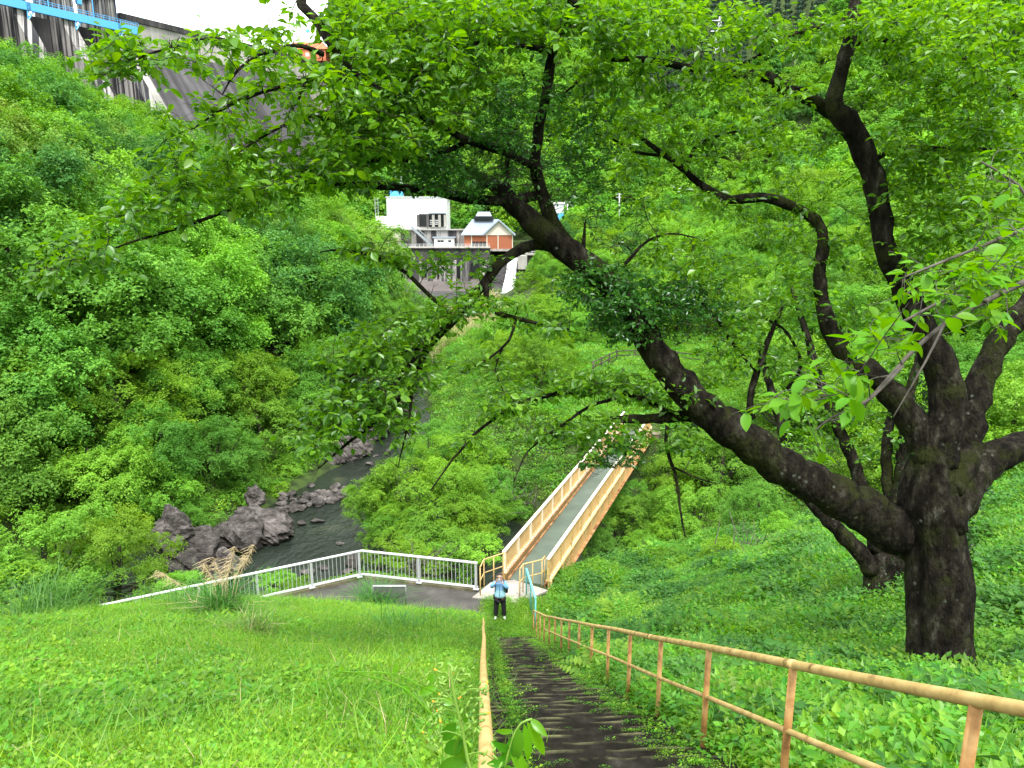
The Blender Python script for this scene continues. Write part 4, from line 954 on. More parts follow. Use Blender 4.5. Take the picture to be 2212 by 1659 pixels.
for _a in [('fbright', 560, 930, 58, 80, 'rounded bright tree above the grassy patch of the left bank'), ('fmid', 450, 1000, 52, 92, 'mid green tree standing over the dark river rocks'), ('fmid', 640, 900, 62, 62, 'mid green tree left of the grey rock slab upstream'),
           ('fbright', 330, 1060, 47, 92, 'bright spreading tree on the left bank above the rock wall'), ('fbright', 200, 1020, 48, 110, 'large bright tree on the left bank, second from the left edge'), ('flime', 60, 1060, 46, 110, 'yellow-green tree at the left edge above the bushy slope foot'), ('flime', 250, 880, 58, 130, 'broad lime green tree in the middle of the left slope'), ('fbright', 100, 900, 60, 110, 'bright tree left of the broad lime one'),
           ('fbright', 400, 870, 62, 100, 'bright tree right of the broad lime one'), ('fmid', 520, 1040, 50, 44, 'small leafy tree directly behind the upright rock point'), ('shrub', 610, 1010, 53, 40, 'low bush on the grassy patch by the rubble bar'), ('shrub', 690, 960, 57, 34, 'low bush beside the pale rock shoulder'), ('fmid', 400, 1130, 44, 56, 'leafy tree hanging over the dark rock wall')]:
    put(_a[0], _a[1], _a[2], min(float(ground_hit(_a[1], _a[2])) - .6, 75), _a[4], _a[5], .85)
random.seed(61)
for k in range(30):
    px = random.uniform(1235, 1860); py = 1262 + (1860 - px) * -.075 + random.uniform(-34, 26) + (random.uniform(0, 90) if k % 4 == 0 else 0)
    put('shrub' if k % 2 else 'limeshrub', px, py, float(ground_hit(px, py)), random.uniform(16, 34), 'low weedy shrub on the rim of the gully between bridge and cherry trees', random.uniform(.6, 1.), name='shrub', cat='shrub')['group'] = 'shrubs on the gully rim'
for _a in [('flime', 850, 1150, 41, 62, 'lime green bush hanging over the water behind the railing corner'), ('fbright', 935, 1165, 40, 66, 'dense bright bush behind the middle of the railing'), ('flime', 1010, 1140, 41, 56, 'dense lime bush between the railing and the bridge'), ('fbright', 1065, 1110, 43, 44, 'narrow bright bush touching the left bridge railing'), ('fbright', 800, 1100, 43, 50, 'drooping lime bush furthest out over the river'),
           ('fmid', 1180, 1060, 47, 46, 'mid green bush beside the bridge at its middle'), ('fmid', 1300, 1190, 37, 46, 'dark leafy bush filling the gully right of the bridge'), ('fbright', 1370, 1130, 40, 56, 'bright leafy bush in the gully, second from the bridge'), ('flime', 1460, 1150, 38, 50, 'lime green bush in the gully below the cherry limb')]:
    put(_a[0], *_a[1:5], _a[5], .95)
for _a in [('shrub', 395, 1150, 45, 40, 'dark bush draped over the rock wall'), ('shrub', 500, 1085, 47, 44, 'bush draped over the back of the creased ledge'), ('limeshrub', 455, 1120, 46, 36, 'light bush growing between the river rocks'), ('shrub', 720, 930, 60, 36, 'bush draped over the grey slab upstream'), ('limeshrub', 600, 1060, 50, 26, 'small light bush behind the rubble bar'), ('shrub', 430, 1180, 43, 26, 'tuft of leaves on the shadowed rock')]:
    put(*_a[:5], _a[5], .8, name='shrub', cat='shrub')
for _a in [('lime', 1195, 640, 40, 'lime tree crown on the shore right of the waterfall'), ('bright', 1245, 618, 44, 'bright tree on the shore behind the cherry limb, by the spillway'), ('lime', 1150, 700, 36, 'lime tree on the shore in front of the spillway'), ('bright', 1225, 690, 44, 'bright tree below the spillway, above the long twig'), ('lime', 1105, 735, 30, 'small lime tree on the point beside the pool'), ('mid', 1175, 745, 40, 'mid green tree on the point below the spillway')]:
    put(_a[0], _a[1], _a[2], float(ground_hit2(_a[1], _a[2])), _a[3], _a[4], .85)
for _k, (_x, _y, _s, _kd, _l) in enumerate([(10.5, 181, .62, 'bright', 'small bright tree against the spillway wall, right of the waterfall'), (14.5, 183, .8, 'mid', 'mid green tree against the spillway wall, behind the cherry limb'), (20, 182, .95, 'bright', 'bright tree at the right end of the spillway wall'), (8, 171, .6, 'lime', 'small lime tree on the bank ridge below the spillway'), (13, 172, .8, 'bright', 'bright tree on the bank ridge below the spillway'), (19, 170, 1., 'mid', 'mid green tree high on the bank ridge by the spillway'),
        (5.5, 160, .6, 'bright', 'small bright tree low on the bank beside the pool'), (10.5, 160, .85, 'lime', 'lime tree on the bank beside the pool'), (17, 158, 1., 'bright', 'large bright tree on the bank above the pool'), (3, 149, .55, 'lime', 'small lime tree at the downstream end of the pool'), (8, 147, .8, 'bright', 'bright tree at the downstream end of the pool')]):
    tree(_kd, _x, _y, float(gz(_x, _y)) + 1.6 * _s, _s, _l, None)
put('limeshrub', 30, 1290, 25, 90, 'leafy shrub at the left frame edge behind the grass', .7, name='shrub', cat='shrub')
put('limeshrub', 640, 1275, 27.5, 36, 'small leafy shrub poking through the railing', .8, name='shrub', cat='shrub')
put('shrub', 590, 1262, 27.8, 34, 'small bright shrub behind the railing balusters', .8, name='shrub', cat='shrub')
for k, (px, py, d, w_, l_) in enumerate([(900, 1215, 33, 50, 'scrubby shrub behind the middle of the railing'), (970, 1205, 34, 52, 'scrubby shrub left of the ochre entrance rail'), (830, 1200, 35, 40, 'twiggy shrub behind the railing corner'),
        (1040, 1185, 33, 44, 'leafy shrub behind the ochre entrance rail'), (1230, 1190, 33, 32, 'green shrub under the bridge girder near its end'), (1265, 1245, 29, 34, 'weedy shrub beside the right bridge end'),
        (1340, 1225, 30, 34, 'weedy shrub on the rim of the gully'), (1440, 1215, 30, 44, 'low shrub at the rim of the gully'), (1560, 1200, 28, 46, 'leafy shrub on the bank below the cherry tree'), (1650, 1230, 25, 40, 'light green shrub near the second cherry trunk')]):
    put('shrub' if k % 2 else 'limeshrub', px, py, d, w_, l_, .75, name='shrub', cat='shrub')
# trees between river and bridge, further up; and the right bank
random.seed(5); cnt = 0
for y in np.arange(58, 186, 7.6):
    for x in np.arange(-12, 62, 6.8):
        xx, yy = x + random.uniform(-2, 2), y + random.uniform(-2.2, 2.2)
        rx, rw = river_x(np.array([yy])); 
        if xx < rx[0] + rw[0] + 4.0 + (3.5 if yy < 100 else 0): continue
        u, v, d = proj((xx, yy, float(gz(xx, yy)) + 3)); u = u[0]; v = v[0]
        if 7 < xx < 30 and 56 < yy < 88: continue           # the mown clearing
        if not cull(xx, yy, 2): continue
        if (775 < u < 1240 and yy > 112 and v < 780) or (1030 < u < 1235 and yy > 90 and v < 760): continue
        q = random.random(); kind = 'lime' if q < .2 else 'bright' if q < .65 else 'mid' if q < .93 else 'deep'
        s = random.uniform(.62, 1.0) if yy < 120 else random.uniform(.85, 1.25)
        if xx > 30: s *= 1.25
        if xx < rx[0] + rw[0] + 12: s *= .7
        side = 'near the river' if xx < 6 else 'behind the clearing' if xx < 30 else 'far right'
        tree(kind, xx, yy, float(gz(xx, yy)) + 3.2 * s, s, ('big ' if s > 1.1 else 'small ' if s < .75 else '') + LAB[kind] + ' on the right bank, %s, %s' % place_words(xx, yy, float(gz(xx, yy)) + 3)[::-1], 'trees on the right bank beyond the bridge'); cnt += 1
print('right trees', cnt)
random.seed(8)
for k in range(34):      # right side middle distance behind the cherry
    xx, yy = random.uniform(13, 44), random.uniform(27, 58)
    if xx < 17 and yy > 44: continue
    z = float(gz(xx, yy)); u, v, d = proj((xx, yy, z + 2))
    if u[0] > 2400 or u[0] < 1380: continue
    q = random.random(); kind = 'fbright' if q < .5 else 'fmid' if q < .8 else 'flime'
    s = random.uniform(.7, 1.25)
    tree(kind, xx, yy, z + 2.2 * s, s, ('lime ' if kind == 'flime' else 'mid green ' if kind == 'fmid' else 'bright green ') + 'thicket tree right of the side stream, %s, %s' % place_words(xx, yy, z + 2)[::-1], 'thicket behind the cherry tree')

# ------------------------------------------------------------------ instanced masses (stuff)
def scatter(name, label, mats, pts, rot, scl, idx, meshes, kind='stuff'):
    me = bpy.data.meshes.new(name); me.vertices.add(len(pts)); me.vertices.foreach_set('co', np.asarray(pts, np.float32).ravel())
    a = me.attributes.new('rot', 'FLOAT_VECTOR', 'POINT'); a.data.foreach_set('vector', np.asarray(rot, np.float32).ravel())
    a = me.attributes.new('scl', 'FLOAT', 'POINT'); a.data.foreach_set('value', np.asarray(scl, np.float32))
    a = me.attributes.new('idx', 'INT', 'POINT'); a.data.foreach_set('value', np.asarray(idx, np.int32))
    o = bpy.data.objects.new(name, me); link(o); struct(o, kind, label)
    src = bpy.data.collections.new(name + '_sources')
    for k, m_ in enumerate(meshes):
        so = bpy.data.objects.new('%s_source_%02d' % (name, k), m_); src.objects.link(so)
    ng = bpy.data.node_groups.new(name + '_nodes', 'GeometryNodeTree')
    ng.interface.new_socket('Geometry', in_out='INPUT', socket_type='NodeSocketGeometry'); ng.interface.new_socket('Geometry', in_out='OUTPUT', socket_type='NodeSocketGeometry')
    N, L = ng.nodes, ng.links; gi, go = N.new('NodeGroupInput'), N.new('NodeGroupOutput')
    iop = N.new('GeometryNodeInstanceOnPoints'); ci = N.new('GeometryNodeCollectionInfo'); ci.inputs['Collection'].default_value = src
    ci.inputs['Separate Children'].default_value = True; ci.inputs['Reset Children'].default_value = True
    def att(nm, ty): q = N.new('GeometryNodeInputNamedAttribute'); q.data_type = ty; q.inputs['Name'].default_value = nm; return q
    ra, sa, ia = att('rot', 'FLOAT_VECTOR'), att('scl', 'FLOAT'), att('idx', 'INT')
    e2r = N.new('FunctionNodeEulerToRotation')
    L.new(gi.outputs[0], iop.inputs['Points']); L.new(ci.outputs[0], iop.inputs['Instance']); iop.inputs['Pick Instance'].default_value = True
    L.new(ia.outputs[0], iop.inputs['Instance Index']); L.new(ra.outputs[0], e2r.inputs[0]); L.new(e2r.outputs[0], iop.inputs['Rotation']); L.new(sa.outputs[0], iop.inputs['Scale'])
    L.new(iop.outputs[0], go.inputs[0])
    md = o.modifiers.new('scatter', 'NODES'); md.node_group = ng
    return o
r = np.random.default_rng(4)
# far wooded hillsides
pts = []
for y in np.arange(205, 560, 6.5):
    sp_ = 6 + (y - 205) * .012
    for x in np.arange(-.72 * y - 20, .74 * y + 20, sp_):
        pts.append((x + r.uniform(-2.5, 2.5), y + r.uniform(-3, 3)))
for y in np.arange(60, 205, 6):
    for x in np.arange(62 if y > 90 else 40 + .1 * y, .74 * y + 24, 6): pts.append((x + r.uniform(-2, 2), y + r.uniform(-2, 2)))
pts = np.array(pts); z = gz(pts[:, 0], pts[:, 1]); u, v, d = proj(np.c_[pts, z + 4])
keep = (u > -120) & (u < 2330) & (v > -160) & (v < 1000)
keep &= ~((pts[:, 0] < -.232 * pts[:, 1] + 2) & (pts[:, 1] > 250) & (pts[:, 1] < 385) & (z < 40))
keep &= ~((u > 770) & (u < 1240) & (pts[:, 1] < 222)) 
pts, z, u = pts[keep], z[keep], u[keep]
con = ((fbm(pts[:, 0], pts[:, 1], .02, 2, 44) > .35) & (pts[:, 1] > 300))
sc = r.uniform(.75, 1.25, len(pts))
def small(mat, seed): 
    pos, nrm, sz, c_ = crown_arrays(seed, R=4.4, H=4.2, ncl=34, nleaf=2600, leaf=.62, rc=.3)
    V, F = leaf_quads(pos, nrm, sz, .6, seed, .2); return me_arrays('crown', V, F, M[mat])
def conifer(seed):
    rr = np.random.default_rng(seed); n = 2200; h = rr.random(n) ** .8; a = rr.uniform(0, 6.28, n); rad = (1 - h) * 2.6 * rr.uniform(.5, 1, n) * (.75 + .25 * np.sin(h * 40)) + .1
    pos = np.c_[np.cos(a) * rad, np.sin(a) * rad, h * 12 - 4]; nrm = np.c_[np.cos(a), np.sin(a), np.full(n, .9)] + rr.normal(size=(n, 3)) * .3
    V, F = leaf_quads(pos, nrm, .6 * rr.uniform(.6, 1.2, n), .5, seed); return me_arrays('conifer', V, F, M['f_con'])
fm_ = [small('f_bright', 1), small('f_bright', 2), small('f_mid', 3), small('f_mid', 4), small('f_deep', 5), small('f_lime', 6), conifer(7), conifer(8)]
idx = np.array([r.choice([0, 0, 1, 1, 2, 3, 4, 5]) for _ in pts]); idx[con] = r.choice([6, 7], con.sum())
scatter('distant_forest', 'dense green forest covering the far hillsides', None, np.c_[pts, z + 3.0], np.c_[r.uniform(-.1, .1, (len(pts), 2)), r.uniform(0, 6.28, len(pts))], sc, idx, fm_)
print('forest', len(pts))

def march(px, py):
    r_ = ray(px, py); r_ = r_ / np.linalg.norm(r_); ts = np.arange(1, 60, .05); q = r_[None] * ts[:, None] + np.array([0, 0, CAMZ]); g = gz(q[:, 0], q[:, 1]); return q[int(np.argmax(q[:, 2] <= g))]
def ground_pt(px, py): return march(px, py)[:2]
TRX, TRY = [float(v_) for v_ in march(2037, 1462)[:2]]
DRX, DRY = [float(v_) for v_ in ground_pt(1800, 1345)]
# ground cover -----------------------------------------------------
def blades(seed, n, h0, h1, spread, w, lean=.4, mat='grass', seg=2, droop=.5):
    rr = random.Random(seed); V = []; F = []
    for _ in range(n):
        a = rr.uniform(0, 6.28); x, y = rr.gauss(0, spread), rr.gauss(0, spread); h = rr.uniform(h0, h1); ln = rr.uniform(.1, lean) * h; ww = w * rr.uniform(.6, 1.3)
        s = (-math.sin(a) * ww, math.cos(a) * ww); d = (math.cos(a), math.sin(a)); b = len(V)
        for k in range(seg + 1):
            t = k / seg; o_ = ln * t * t * (1 + droop * t); zz = h * (t - .35 * droop * t * t * t * ln / h); f = 1 - .15 * k if k < seg else .06
            V += [(x + d[0] * o_ - s[0] * f, y + d[1] * o_ - s[1] * f, zz), (x + d[0] * o_ + s[0] * f, y + d[1] * o_ + s[1] * f, zz)]
        for k in range(seg): F.append((b + 2 * k, b + 2 * k + 1, b + 2 * k + 3, b + 2 * k + 2))
    return me_arrays('blades', V, F, M[mat])
def weeds(seed, n, R, h0, h1, leaf, mat='weed', width=.6, stems=True):
    rr = np.random.default_rng(seed); a = rr.uniform(0, 6.28, n); q = R * np.sqrt(rr.random(n)); h = h0 + (h1 - h0) * rr.random(n) * (1 - (q / R) ** 2 * .4)
    pos = np.c_[np.cos(a) * q, np.sin(a) * q, h]; nrm = np.c_[rr.normal(size=(n, 2)) * .45, np.ones(n)]; al = np.c_[np.cos(a), np.sin(a), rr.uniform(-.4, .3, n)] + rr.normal(size=(n, 3)) * .5
    V, F = leaf_quads(pos, nrm, leaf * rr.uniform(.6, 1.3, n), width, seed, .15, al); return me_arrays('weeds', V, F, M[mat])
def fernmesh():
    rr = np.random.default_rng(77); P_, N_, S_, A_ = [], [], [], []
    for k in range(7):
        th = k * .9 + rr.uniform(-.2, .2)
        for j in range(1, 13):
            u = j / 13; c = np.array([math.cos(th), math.sin(th), 0]) * .38 * u + np.array([0, 0, .26 * u - .2 * u * u]); w = .09 * math.sin(math.pi * min(1, u + .08))
            for g in (-1, 1): sd_ = np.array([-math.sin(th), math.cos(th), -.1]) * g; P_.append(c + sd_ * w * .5); N_.append((0, 0, 1)); S_.append(max(w, .02)); A_.append(sd_ + np.array([math.cos(th), math.sin(th), 0]) * .3)
    V, F = leaf_quads(np.array(P_), np.array(N_, float) + rr.normal(size=(len(P_), 3)) * .1, np.array(S_), .42, 5, .05, np.array(A_)); return me_arrays('ferns', V, F, M['fern'])
gm_ = [blades(1, 44, .04, .12, .12, .0024, .8), blades(2, 30, .06, .17, .12, .0026, .9), blades(3, 12, .12, .30, .1, .003, .8),
       weeds(4, 80, .20, .02, .09, .032), weeds(5, 50, .20, .03, .13, .044, width=.7), weeds(6, 120, .22, .01, .08, .022, width=.9), weeds(7, 30, .18, .05, .2, .07, width=.45),
       weeds(8, 60, .22, .02, .14, .04, 'weedR'), weeds(9, 40, .22, .03, .22, .062, 'weedR', .5), blades(10, 30, .06, .2, .12, .003, .7, 'weedR'), weeds(11, 80, .25, .02, .16, .03, 'weedR', .8), weeds(12, 50, .25, .04, .26, .07, 'f_deep', .5), fernmesh(), blades(14, 9, .08, .3, .12, .0022, .9, 'straw')]
def cover(n, x0, x1, y0, y1, dens, name, label, choose, smin, smax_, reject):
    xs = r.uniform(x0, x1, n); ys = r.uniform(y0, y1, n); k = r.random(n) < dens(xs, ys)
    k &= ~reject(xs, ys); xs, ys = xs[k], ys[k]; z = gz(xs, ys); u, v, d = proj(np.c_[xs, ys, z]); k = (u > -480) & (u < 2700) & (v > -50) & (v < 2300) & (d > .2)
    xs, ys, z = xs[k], ys[k], z[k]; n = len(xs); print(name, n)
    return scatter(name, label, None, np.c_[xs, ys, z - .01], np.c_[r.normal(0, .12, n) - .3, r.normal(0, .12, n), r.uniform(0, 6.28, n)] * np.array([1, 1, 1]), r.uniform(smin, smax_, n) * (1 + .75 * np.clip(fbm(xs, ys, 1.1, 3, 31), 0, 1) * (sm(ys, 4, 12) if name == 'undergrowth' else .35)), choose(xs, ys, n), gm_)
def on_stairs(x, y, l=.18, r_=1.5):
    sx = x - stair_x(y); nzl = .10 * fbm(y, y * 0 + 2, 1.1, 2, 7); nzr = .16 * fbm(y, y * 0 + 5, .9, 3, 12)
    return (sx > l + .06 + nzl + .014 * y) & (sx < r_ + .16 + nzr * .6 - .026 * y) & (y < 20.6)
def on_path(x, y):
    ye = fence_y(x); yt = np.interp(x, [-34, -20, -9, -1.2, -1.0], [8, 17, 23.6, 22.5, 22.5]); q = (x < -.95) & (y > yt) & (y < ye + .3)
    lp = (x > -1.6) & (x < 1.5) & (y > 24.0 - .15 * x) & (y < 25.9)
    return q | lp
rejL = lambda x, y: on_stairs(x, y) | on_path(x, y) | (np.hypot(x + .41, y - 22.75) < .22)
def chL(x, y, n):
    f = fbm(x, y, .8, 3, 3); q = r.random(n) + .35 * f; near = y < 8
    q = np.where(r.random(n) < .014, 9., q); return np.where(q > 8, 13, np.where(q < .05, 5, np.where(q < .28, 0, np.where(q < .42, 1, np.where(q < .47, 2, np.where(q < .72, 3, np.where(q < .88, 5, np.where(q < .97, 4, 6))))))))
cover(190000, -22, 1.75, -.5, 27, lambda x, y: np.clip(1.25 - y * .028, .4, 1) * np.where(x < -13, .6, 1), 'grass_slope', 'bright grass and small weeds covering the slope left of the stairs', chL, .75, 1.35, rejL)
_tc = (6.35, 9.7)
rejR = lambda x, y: on_stairs(x, y) | (np.hypot(x - TRX, y - TRY) < .62) | ((np.hypot((x - DRX) * .6, y - DRY) + .22 * fbm(x, y, 3, 3, 2) < .42) & (r.random(x.shape) < .8)) | on_path(x, y) | (x < 1.98 - .022 * y + stair_x(y)) | (y > fence_y(x) + 1)
def chR(x, y, n):
    f = fbm(x, y, .6, 3, 8); q = r.random(n) + .3 * f; sunny = sm(y, 12, 20) * (x < 6)
    a = np.where(q < .3, 7, np.where(q < .55, 10, np.where(q < .8, 8, 9))); b = np.where(q < .3, 3, np.where(q < .5, 0, np.where(q < .8, 5, 4)))
    out = np.where(r.random(n) < .12 + .75 * sunny, b, a); f2 = fbm(x, y, 1.6, 3, 55)
    out = np.where((f2 > .25) & (r.random(n) < .28), 11, out); return np.where((r.random(n) < .035) & (f2 < .2), 12, out)
cover(130000, 1.2, 26, -.5, 31, lambda x, y: np.clip(1.2 - y * .022, .4, 1) * np.where(x > 12, .5, 1), 'undergrowth', 'dense weeds and ferns covering the slope right of the stairs', chR, .8, 1.7, rejR)
# mown clearing, gravel banks, far bank cover
cover(60000, -22, 42, 26, 100, lambda x, y: np.where((x > 6) & (y > 46), .9, .55), 'bank_cover', 'scrubby plants and grass on the river banks', lambda x, y, n: r.choice([1, 3, 4, 5, 7, 8], n), 1.6, 3.6,
      lambda x, y: (poly_dist(x, y, RIVER) < .8) | (poly_dist(x, y, TRIB) < .6) | (y < fence_y(x) + .5) | ((np.abs((x + .3) * bw[0] + (y - 25.3) * bw[1] - .86) < 1.3) & (y < 48)))
# moss and litter on the steps
pts = []
for k in range(1500):
    y = r.uniform(0, 20); e_ = r.random(); sx = (.22 + abs(r.normal(0, .10))) if e_ < .4 else (1.55 - abs(r.normal(0, .16)) if e_ < .92 else r.uniform(.2, 1.5)); pts.append((sx + stair_x(y), y, 12.0 - .558 * y + .03))
pts = np.array(pts); moss = [weeds(40, 70, .09, 0, .02, .012, 'weedR', .8), weeds(41, 24, .08, .01, .05, .022, 'weed', .8)]
n = len(pts); scatter('step_moss', 'small moss and seedlings on the edges of the steps', None, pts, np.c_[np.full(n, -.5), np.zeros(n), r.uniform(-.3, .3, n)], r.uniform(.5, 1.3, n), r.choice([0, 1], n, p=[.7, .3]), moss)

pts = []
for k in range(900):
    y = r.uniform(96, 158); x = float(np.interp(y, _ry, _rx)) + r.normal(3.5, 3.2); pts.append((x, y, float(gz(x, y))))
reed = [blades(60, 50, .5, 1.5, .5, .02, .5, 'straw'), blades(61, 50, .4, 1.2, .6, .02, .6, 'weed'), weeds(62, 90, .8, .1, 1.0, .2, 'f_olive' if False else 'weed', .5)]
scatter('reed_bed', 'tan and green reeds on the gravel bar upstream', None, np.array(pts), np.c_[np.zeros((900, 2)), r.uniform(0, 6.28, 900)], r.uniform(.7, 1.5, 900), r.choice([0, 1, 2], 900, p=[.4, .3, .3]), reed)
# ------------------------------------------------------------------ the big cherry tree
def spline(P_, step=.16):
    P_ = np.array(P_, float); n = len(P_)
    if n < 3: return P_
    E = np.vstack([2 * P_[0] - P_[1], P_, 2 * P_[-1] - P_[-2]]); out = []
    for i in range(n - 1):
        a, b, c, d = E[i:i + 4]; k = max(2, int(np.linalg.norm((c - b)[:3]) / step))
        for j in range(k):
            t = j / k; out.append(.5 * ((2 * b) + (c - a) * t + (2 * a - 5 * b + 4 * c - d) * t * t + (3 * b - a - 3 * c + d) * t ** 3))
    out.append(P_[-1]); return np.array(out)
def limb(pts, d0, d1, dm=None):
    """pts (px, py, width px); depth runs from d0 to d1"""
    n = len(pts); L = np.r_[0, np.cumsum([math.hypot(pts[i + 1][0] - pts[i][0], pts[i + 1][1] - pts[i][1]) for i in range(n - 1)])]; L /= L[-1]
    out = []
    for (x, y, w), t in zip(pts, L):
        d = d0 + (d1 - d0) * t; p = P(x, y, d); out.append([*p, w / 2 / FPX * d * (.88 if w > 12 else 1)])
    return spline(out, .12)
def on_ground(px, py):
    """march the view ray down to the terrain"""
    r_ = ray(px, py); r_ = r_ / np.linalg.norm(r_); ts = np.arange(1, 60, .05); pts = r_[None] * ts[:, None] + np.array([0, 0, CAMZ]); g = gz(pts[:, 0], pts[:, 1]); k = np.argmax(pts[:, 2] <= g)
    p = pts[k].copy(); p[2] = g[k]; return p
_tp = on_ground(2037, 1462); TD = float(proj(_tp)[2][0]); D2 = float(proj(on_ground(1905, 1290))[2][0]); print('trunk depth', TD, D2)
NODES = []; NR = []
ct = thing('cherry_tree', 'big old cherry tree with a dark leaning limb sweeping left across the view', 'tree', _tp)
def add_limb(name, pts, d0, d1, parent=ct, n=12, mat='bark', jit=.05, grow=True, rough=True):
    s = limb(pts, d0, d1)
    if rough and s[0][3] > .02:
        s = s.copy(); s[:, 3] *= 1 + .07 * np.sin(np.arange(len(s)) * 1.9) + rng.normal(0, .025, len(s))
        s[1:-1, :3] += rng.normal(0, .012, (len(s) - 2, 3)) * np.clip(s[1:-1, 3:4] * 6, .3, 1)
    o = obj(name, MB().tube(s[:, :3], np.maximum(s[:, 3], .003), n if s[0][3] > .05 else 7, True, jit), M[mat], parent, True)
    if grow: NODES.append(s[:, :3]); NR.append(s[:, 3])
    return s
# trunk with flared, fluted foot
tr = limb([(2038, 1490, 200), (2038, 1450, 172), (2037, 1415, 152), (2033, 1380, 144), (2034, 1320, 143), (2036, 1260, 144), (2030, 1200, 132), (2022, 1140, 130), (2012, 1090, 140), (2010, 1040, 120), (2020, 980, 92)], TD, TD)
m = MB(); m.tube(tr[:, :3], tr[:, 3], 40, True); V = np.array(m.v); nr = 40
for i in range(len(tr)):
    for k in range(nr):
        j = i * nr + k; c_ = tr[i][:3]; a = 2 * math.pi * k / nr; fl = 1 + .10 * math.sin(3 * a + 1 + i * .05) + .05 * math.sin(7 * a + i * .12) + .03 * math.sin(13 * a - i * .3)
        h = i / len(tr); fl += max(0, .14 - h) * 1.6 * max(0, math.sin(5 * a + .5)) + .10 * math.exp(-((h - .5) / .12) ** 2) * max(0, math.cos(a - 5.2))
        V[j] = c_ + (V[j] - c_) * (fl + random.uniform(-.012, .012))
m.v = V; obj('trunk', m, M['bark'], ct, True)
L1 = [(2045, 1215, 70), (2000, 1180, 112), (1930, 1143, 116), (1860, 1100, 108), (1790, 1062, 100), (1700, 1012, 94), (1600, 942, 88), (1520, 882, 82), (1460, 815, 76), (1410, 750, 68), (1370, 680, 64), (1310, 612, 62), (1250, 560, 62), (1190, 512, 58), (1130, 460, 50), (1080, 412, 38), (1045, 385, 20)]
add_limb('limb', L1, TD + .4, 8.5, n=24)
def ld(x):    # depth along the big limb
    return np.interp(x, [1045, 1250, 1460, 1700, 2000], [8.5, 8.95, 9.6, 10.2, 10.9])
add_limb('limb', [(1230, 545, 46), (1195, 480, 36), (1168, 410, 32), (1156, 350, 28), (1165, 270, 27), (1180, 200, 26), (1190, 130, 24), (1202, 90, 21), (1240, 30, 19), (1257, -40, 15)], 8.95, 7.6)
add_limb('branch', [(1172, 422, 22), (1120, 430, 24), (1080, 434, 24), (1010, 428, 26), (930, 412, 22), (860, 405, 20), (790, 400, 18), (720, 398, 16), (665, 390, 14), (620, 402, 12), (560, 430, 10), (490, 456, 8), (400, 488, 7), (300, 518, 5), (180, 560, 3), (90, 604, 2)], 8.7, 6.6)
add_limb('branch', [(620, 402, 9), (540, 412, 8), (470, 400, 7), (400, 410, 5), (330, 445, 4), (250, 470, 2)], 7.8, 7)
add_limb('branch', [(1225, 545, 34), (1180, 528, 30), (1130, 535, 26), (1080, 570, 25), (1040, 620, 24), (990, 682, 22), (940, 730, 20), (912, 772, 17), (900, 812, 15), (862, 860, 13), (800, 920, 9), (740, 966, 6), (688, 1012, 3)], 8.9, 7.9)
add_limb('branch', [(1052, 610, 15), (1050, 650, 12), (1075, 676, 12), (1110, 686, 10), (1160, 698, 8), (1230, 712, 5)], 8.6, 8.4)
add_limb('branch', [(1115, 686, 7), (1100, 735, 6), (1055, 775, 5), (1000, 805, 2)], 8.5, 8.2)
add_limb('branch', [(1085, 752, 4), (1070, 800, 3), (1090, 850, 3), (1112, 900, 1.5)], 8.4, 8.2)
add_limb('branch', [(985, 690, 10), (930, 640, 9), (880, 592, 9), (820, 560, 7), (745, 540, 5), (690, 545, 2)], 8.4, 7.8)
add_limb('branch', [(925, 745, 9), (850, 770, 8), (780, 800, 6), (720, 840, 4), (690, 880, 2)], 8.2, 7.8)
add_limb('branch', [(890, 830, 8), (885, 900, 6), (870, 960, 4), (860, 1010, 2)], 8, 7.8)
add_limb('branch', [(900, 770, 9), (850, 830, 8), (790, 880, 6), (720, 920, 4), (660, 935, 2)], 8.1, 7.8)
add_limb('branch', [(1590, 905, 44), (1550, 890, 36), (1490, 897, 32), (1430, 903, 27), (1370, 906, 22), (1320, 905, 15)], 9.9, 9.2)
add_limb('branch', [(1450, 900, 18), (1400, 866, 16), (1340, 848, 14), (1270, 845, 13), (1200, 850, 12), (1120, 874, 9), (1040, 925, 7), (980, 990, 5), (930, 1060, 3)], 9.5, 8.2)
add_limb('branch', [(1330, 860, 8), (1270, 880, 7), (1200, 930, 6), (1140, 975, 4), (1110, 1040, 2)], 9.2, 8.6)
add_limb('branch', [(1440, 905, 9), (1440, 970, 8), (1458, 1020, 7), (1468, 1090, 6), (1480, 1160, 2.5)], 9.5, 9.2)
add_limb('branch', [(1456, 1010, 5), (1500, 1030, 4), (1545, 1045, 2)], 9.3, 9.3)
add_limb('branch', [(1157, 360, 18), (1090, 330, 17), (1005, 303, 18), (960, 275, 14), (930, 262, 12), (880, 235, 11), (840, 200, 8)], 8.4, 7.2)
add_limb('branch', [(1005, 306, 14), (960, 330, 13), (880, 345, 11), (800, 347, 9), (740, 360, 5), (660, 372, 2)], 8, 7.2)
add_limb('branch', [(1185, 110, 15), (1130, 98, 12), (1060, 94, 11), (990, 96, 9), (935, 125, 7), (900, 165, 5), (860, 200, 2)], 7.9, 7)
add_limb('limb', [(1245, 10, 22), (1160, -70, 24), (950, -130, 25), (780, -110, 26), (650, -15, 27), (688, 50, 24), (722, 105, 22), (760, 150, 14), (820, 190, 7)], 7.7, 6.6)
add_limb('branch', [(700, 118, 12), (655, 100, 10), (615, 102, 9), (560, 118, 8), (515, 150, 6), (480, 205, 3)], 6.8, 6.4)
add_limb('branch', [(560, 118, 8), (500, 88, 7), (430, 84, 6), (370, 104, 5), (310, 120, 4), (270, 160, 2)], 6.7, 6.3)
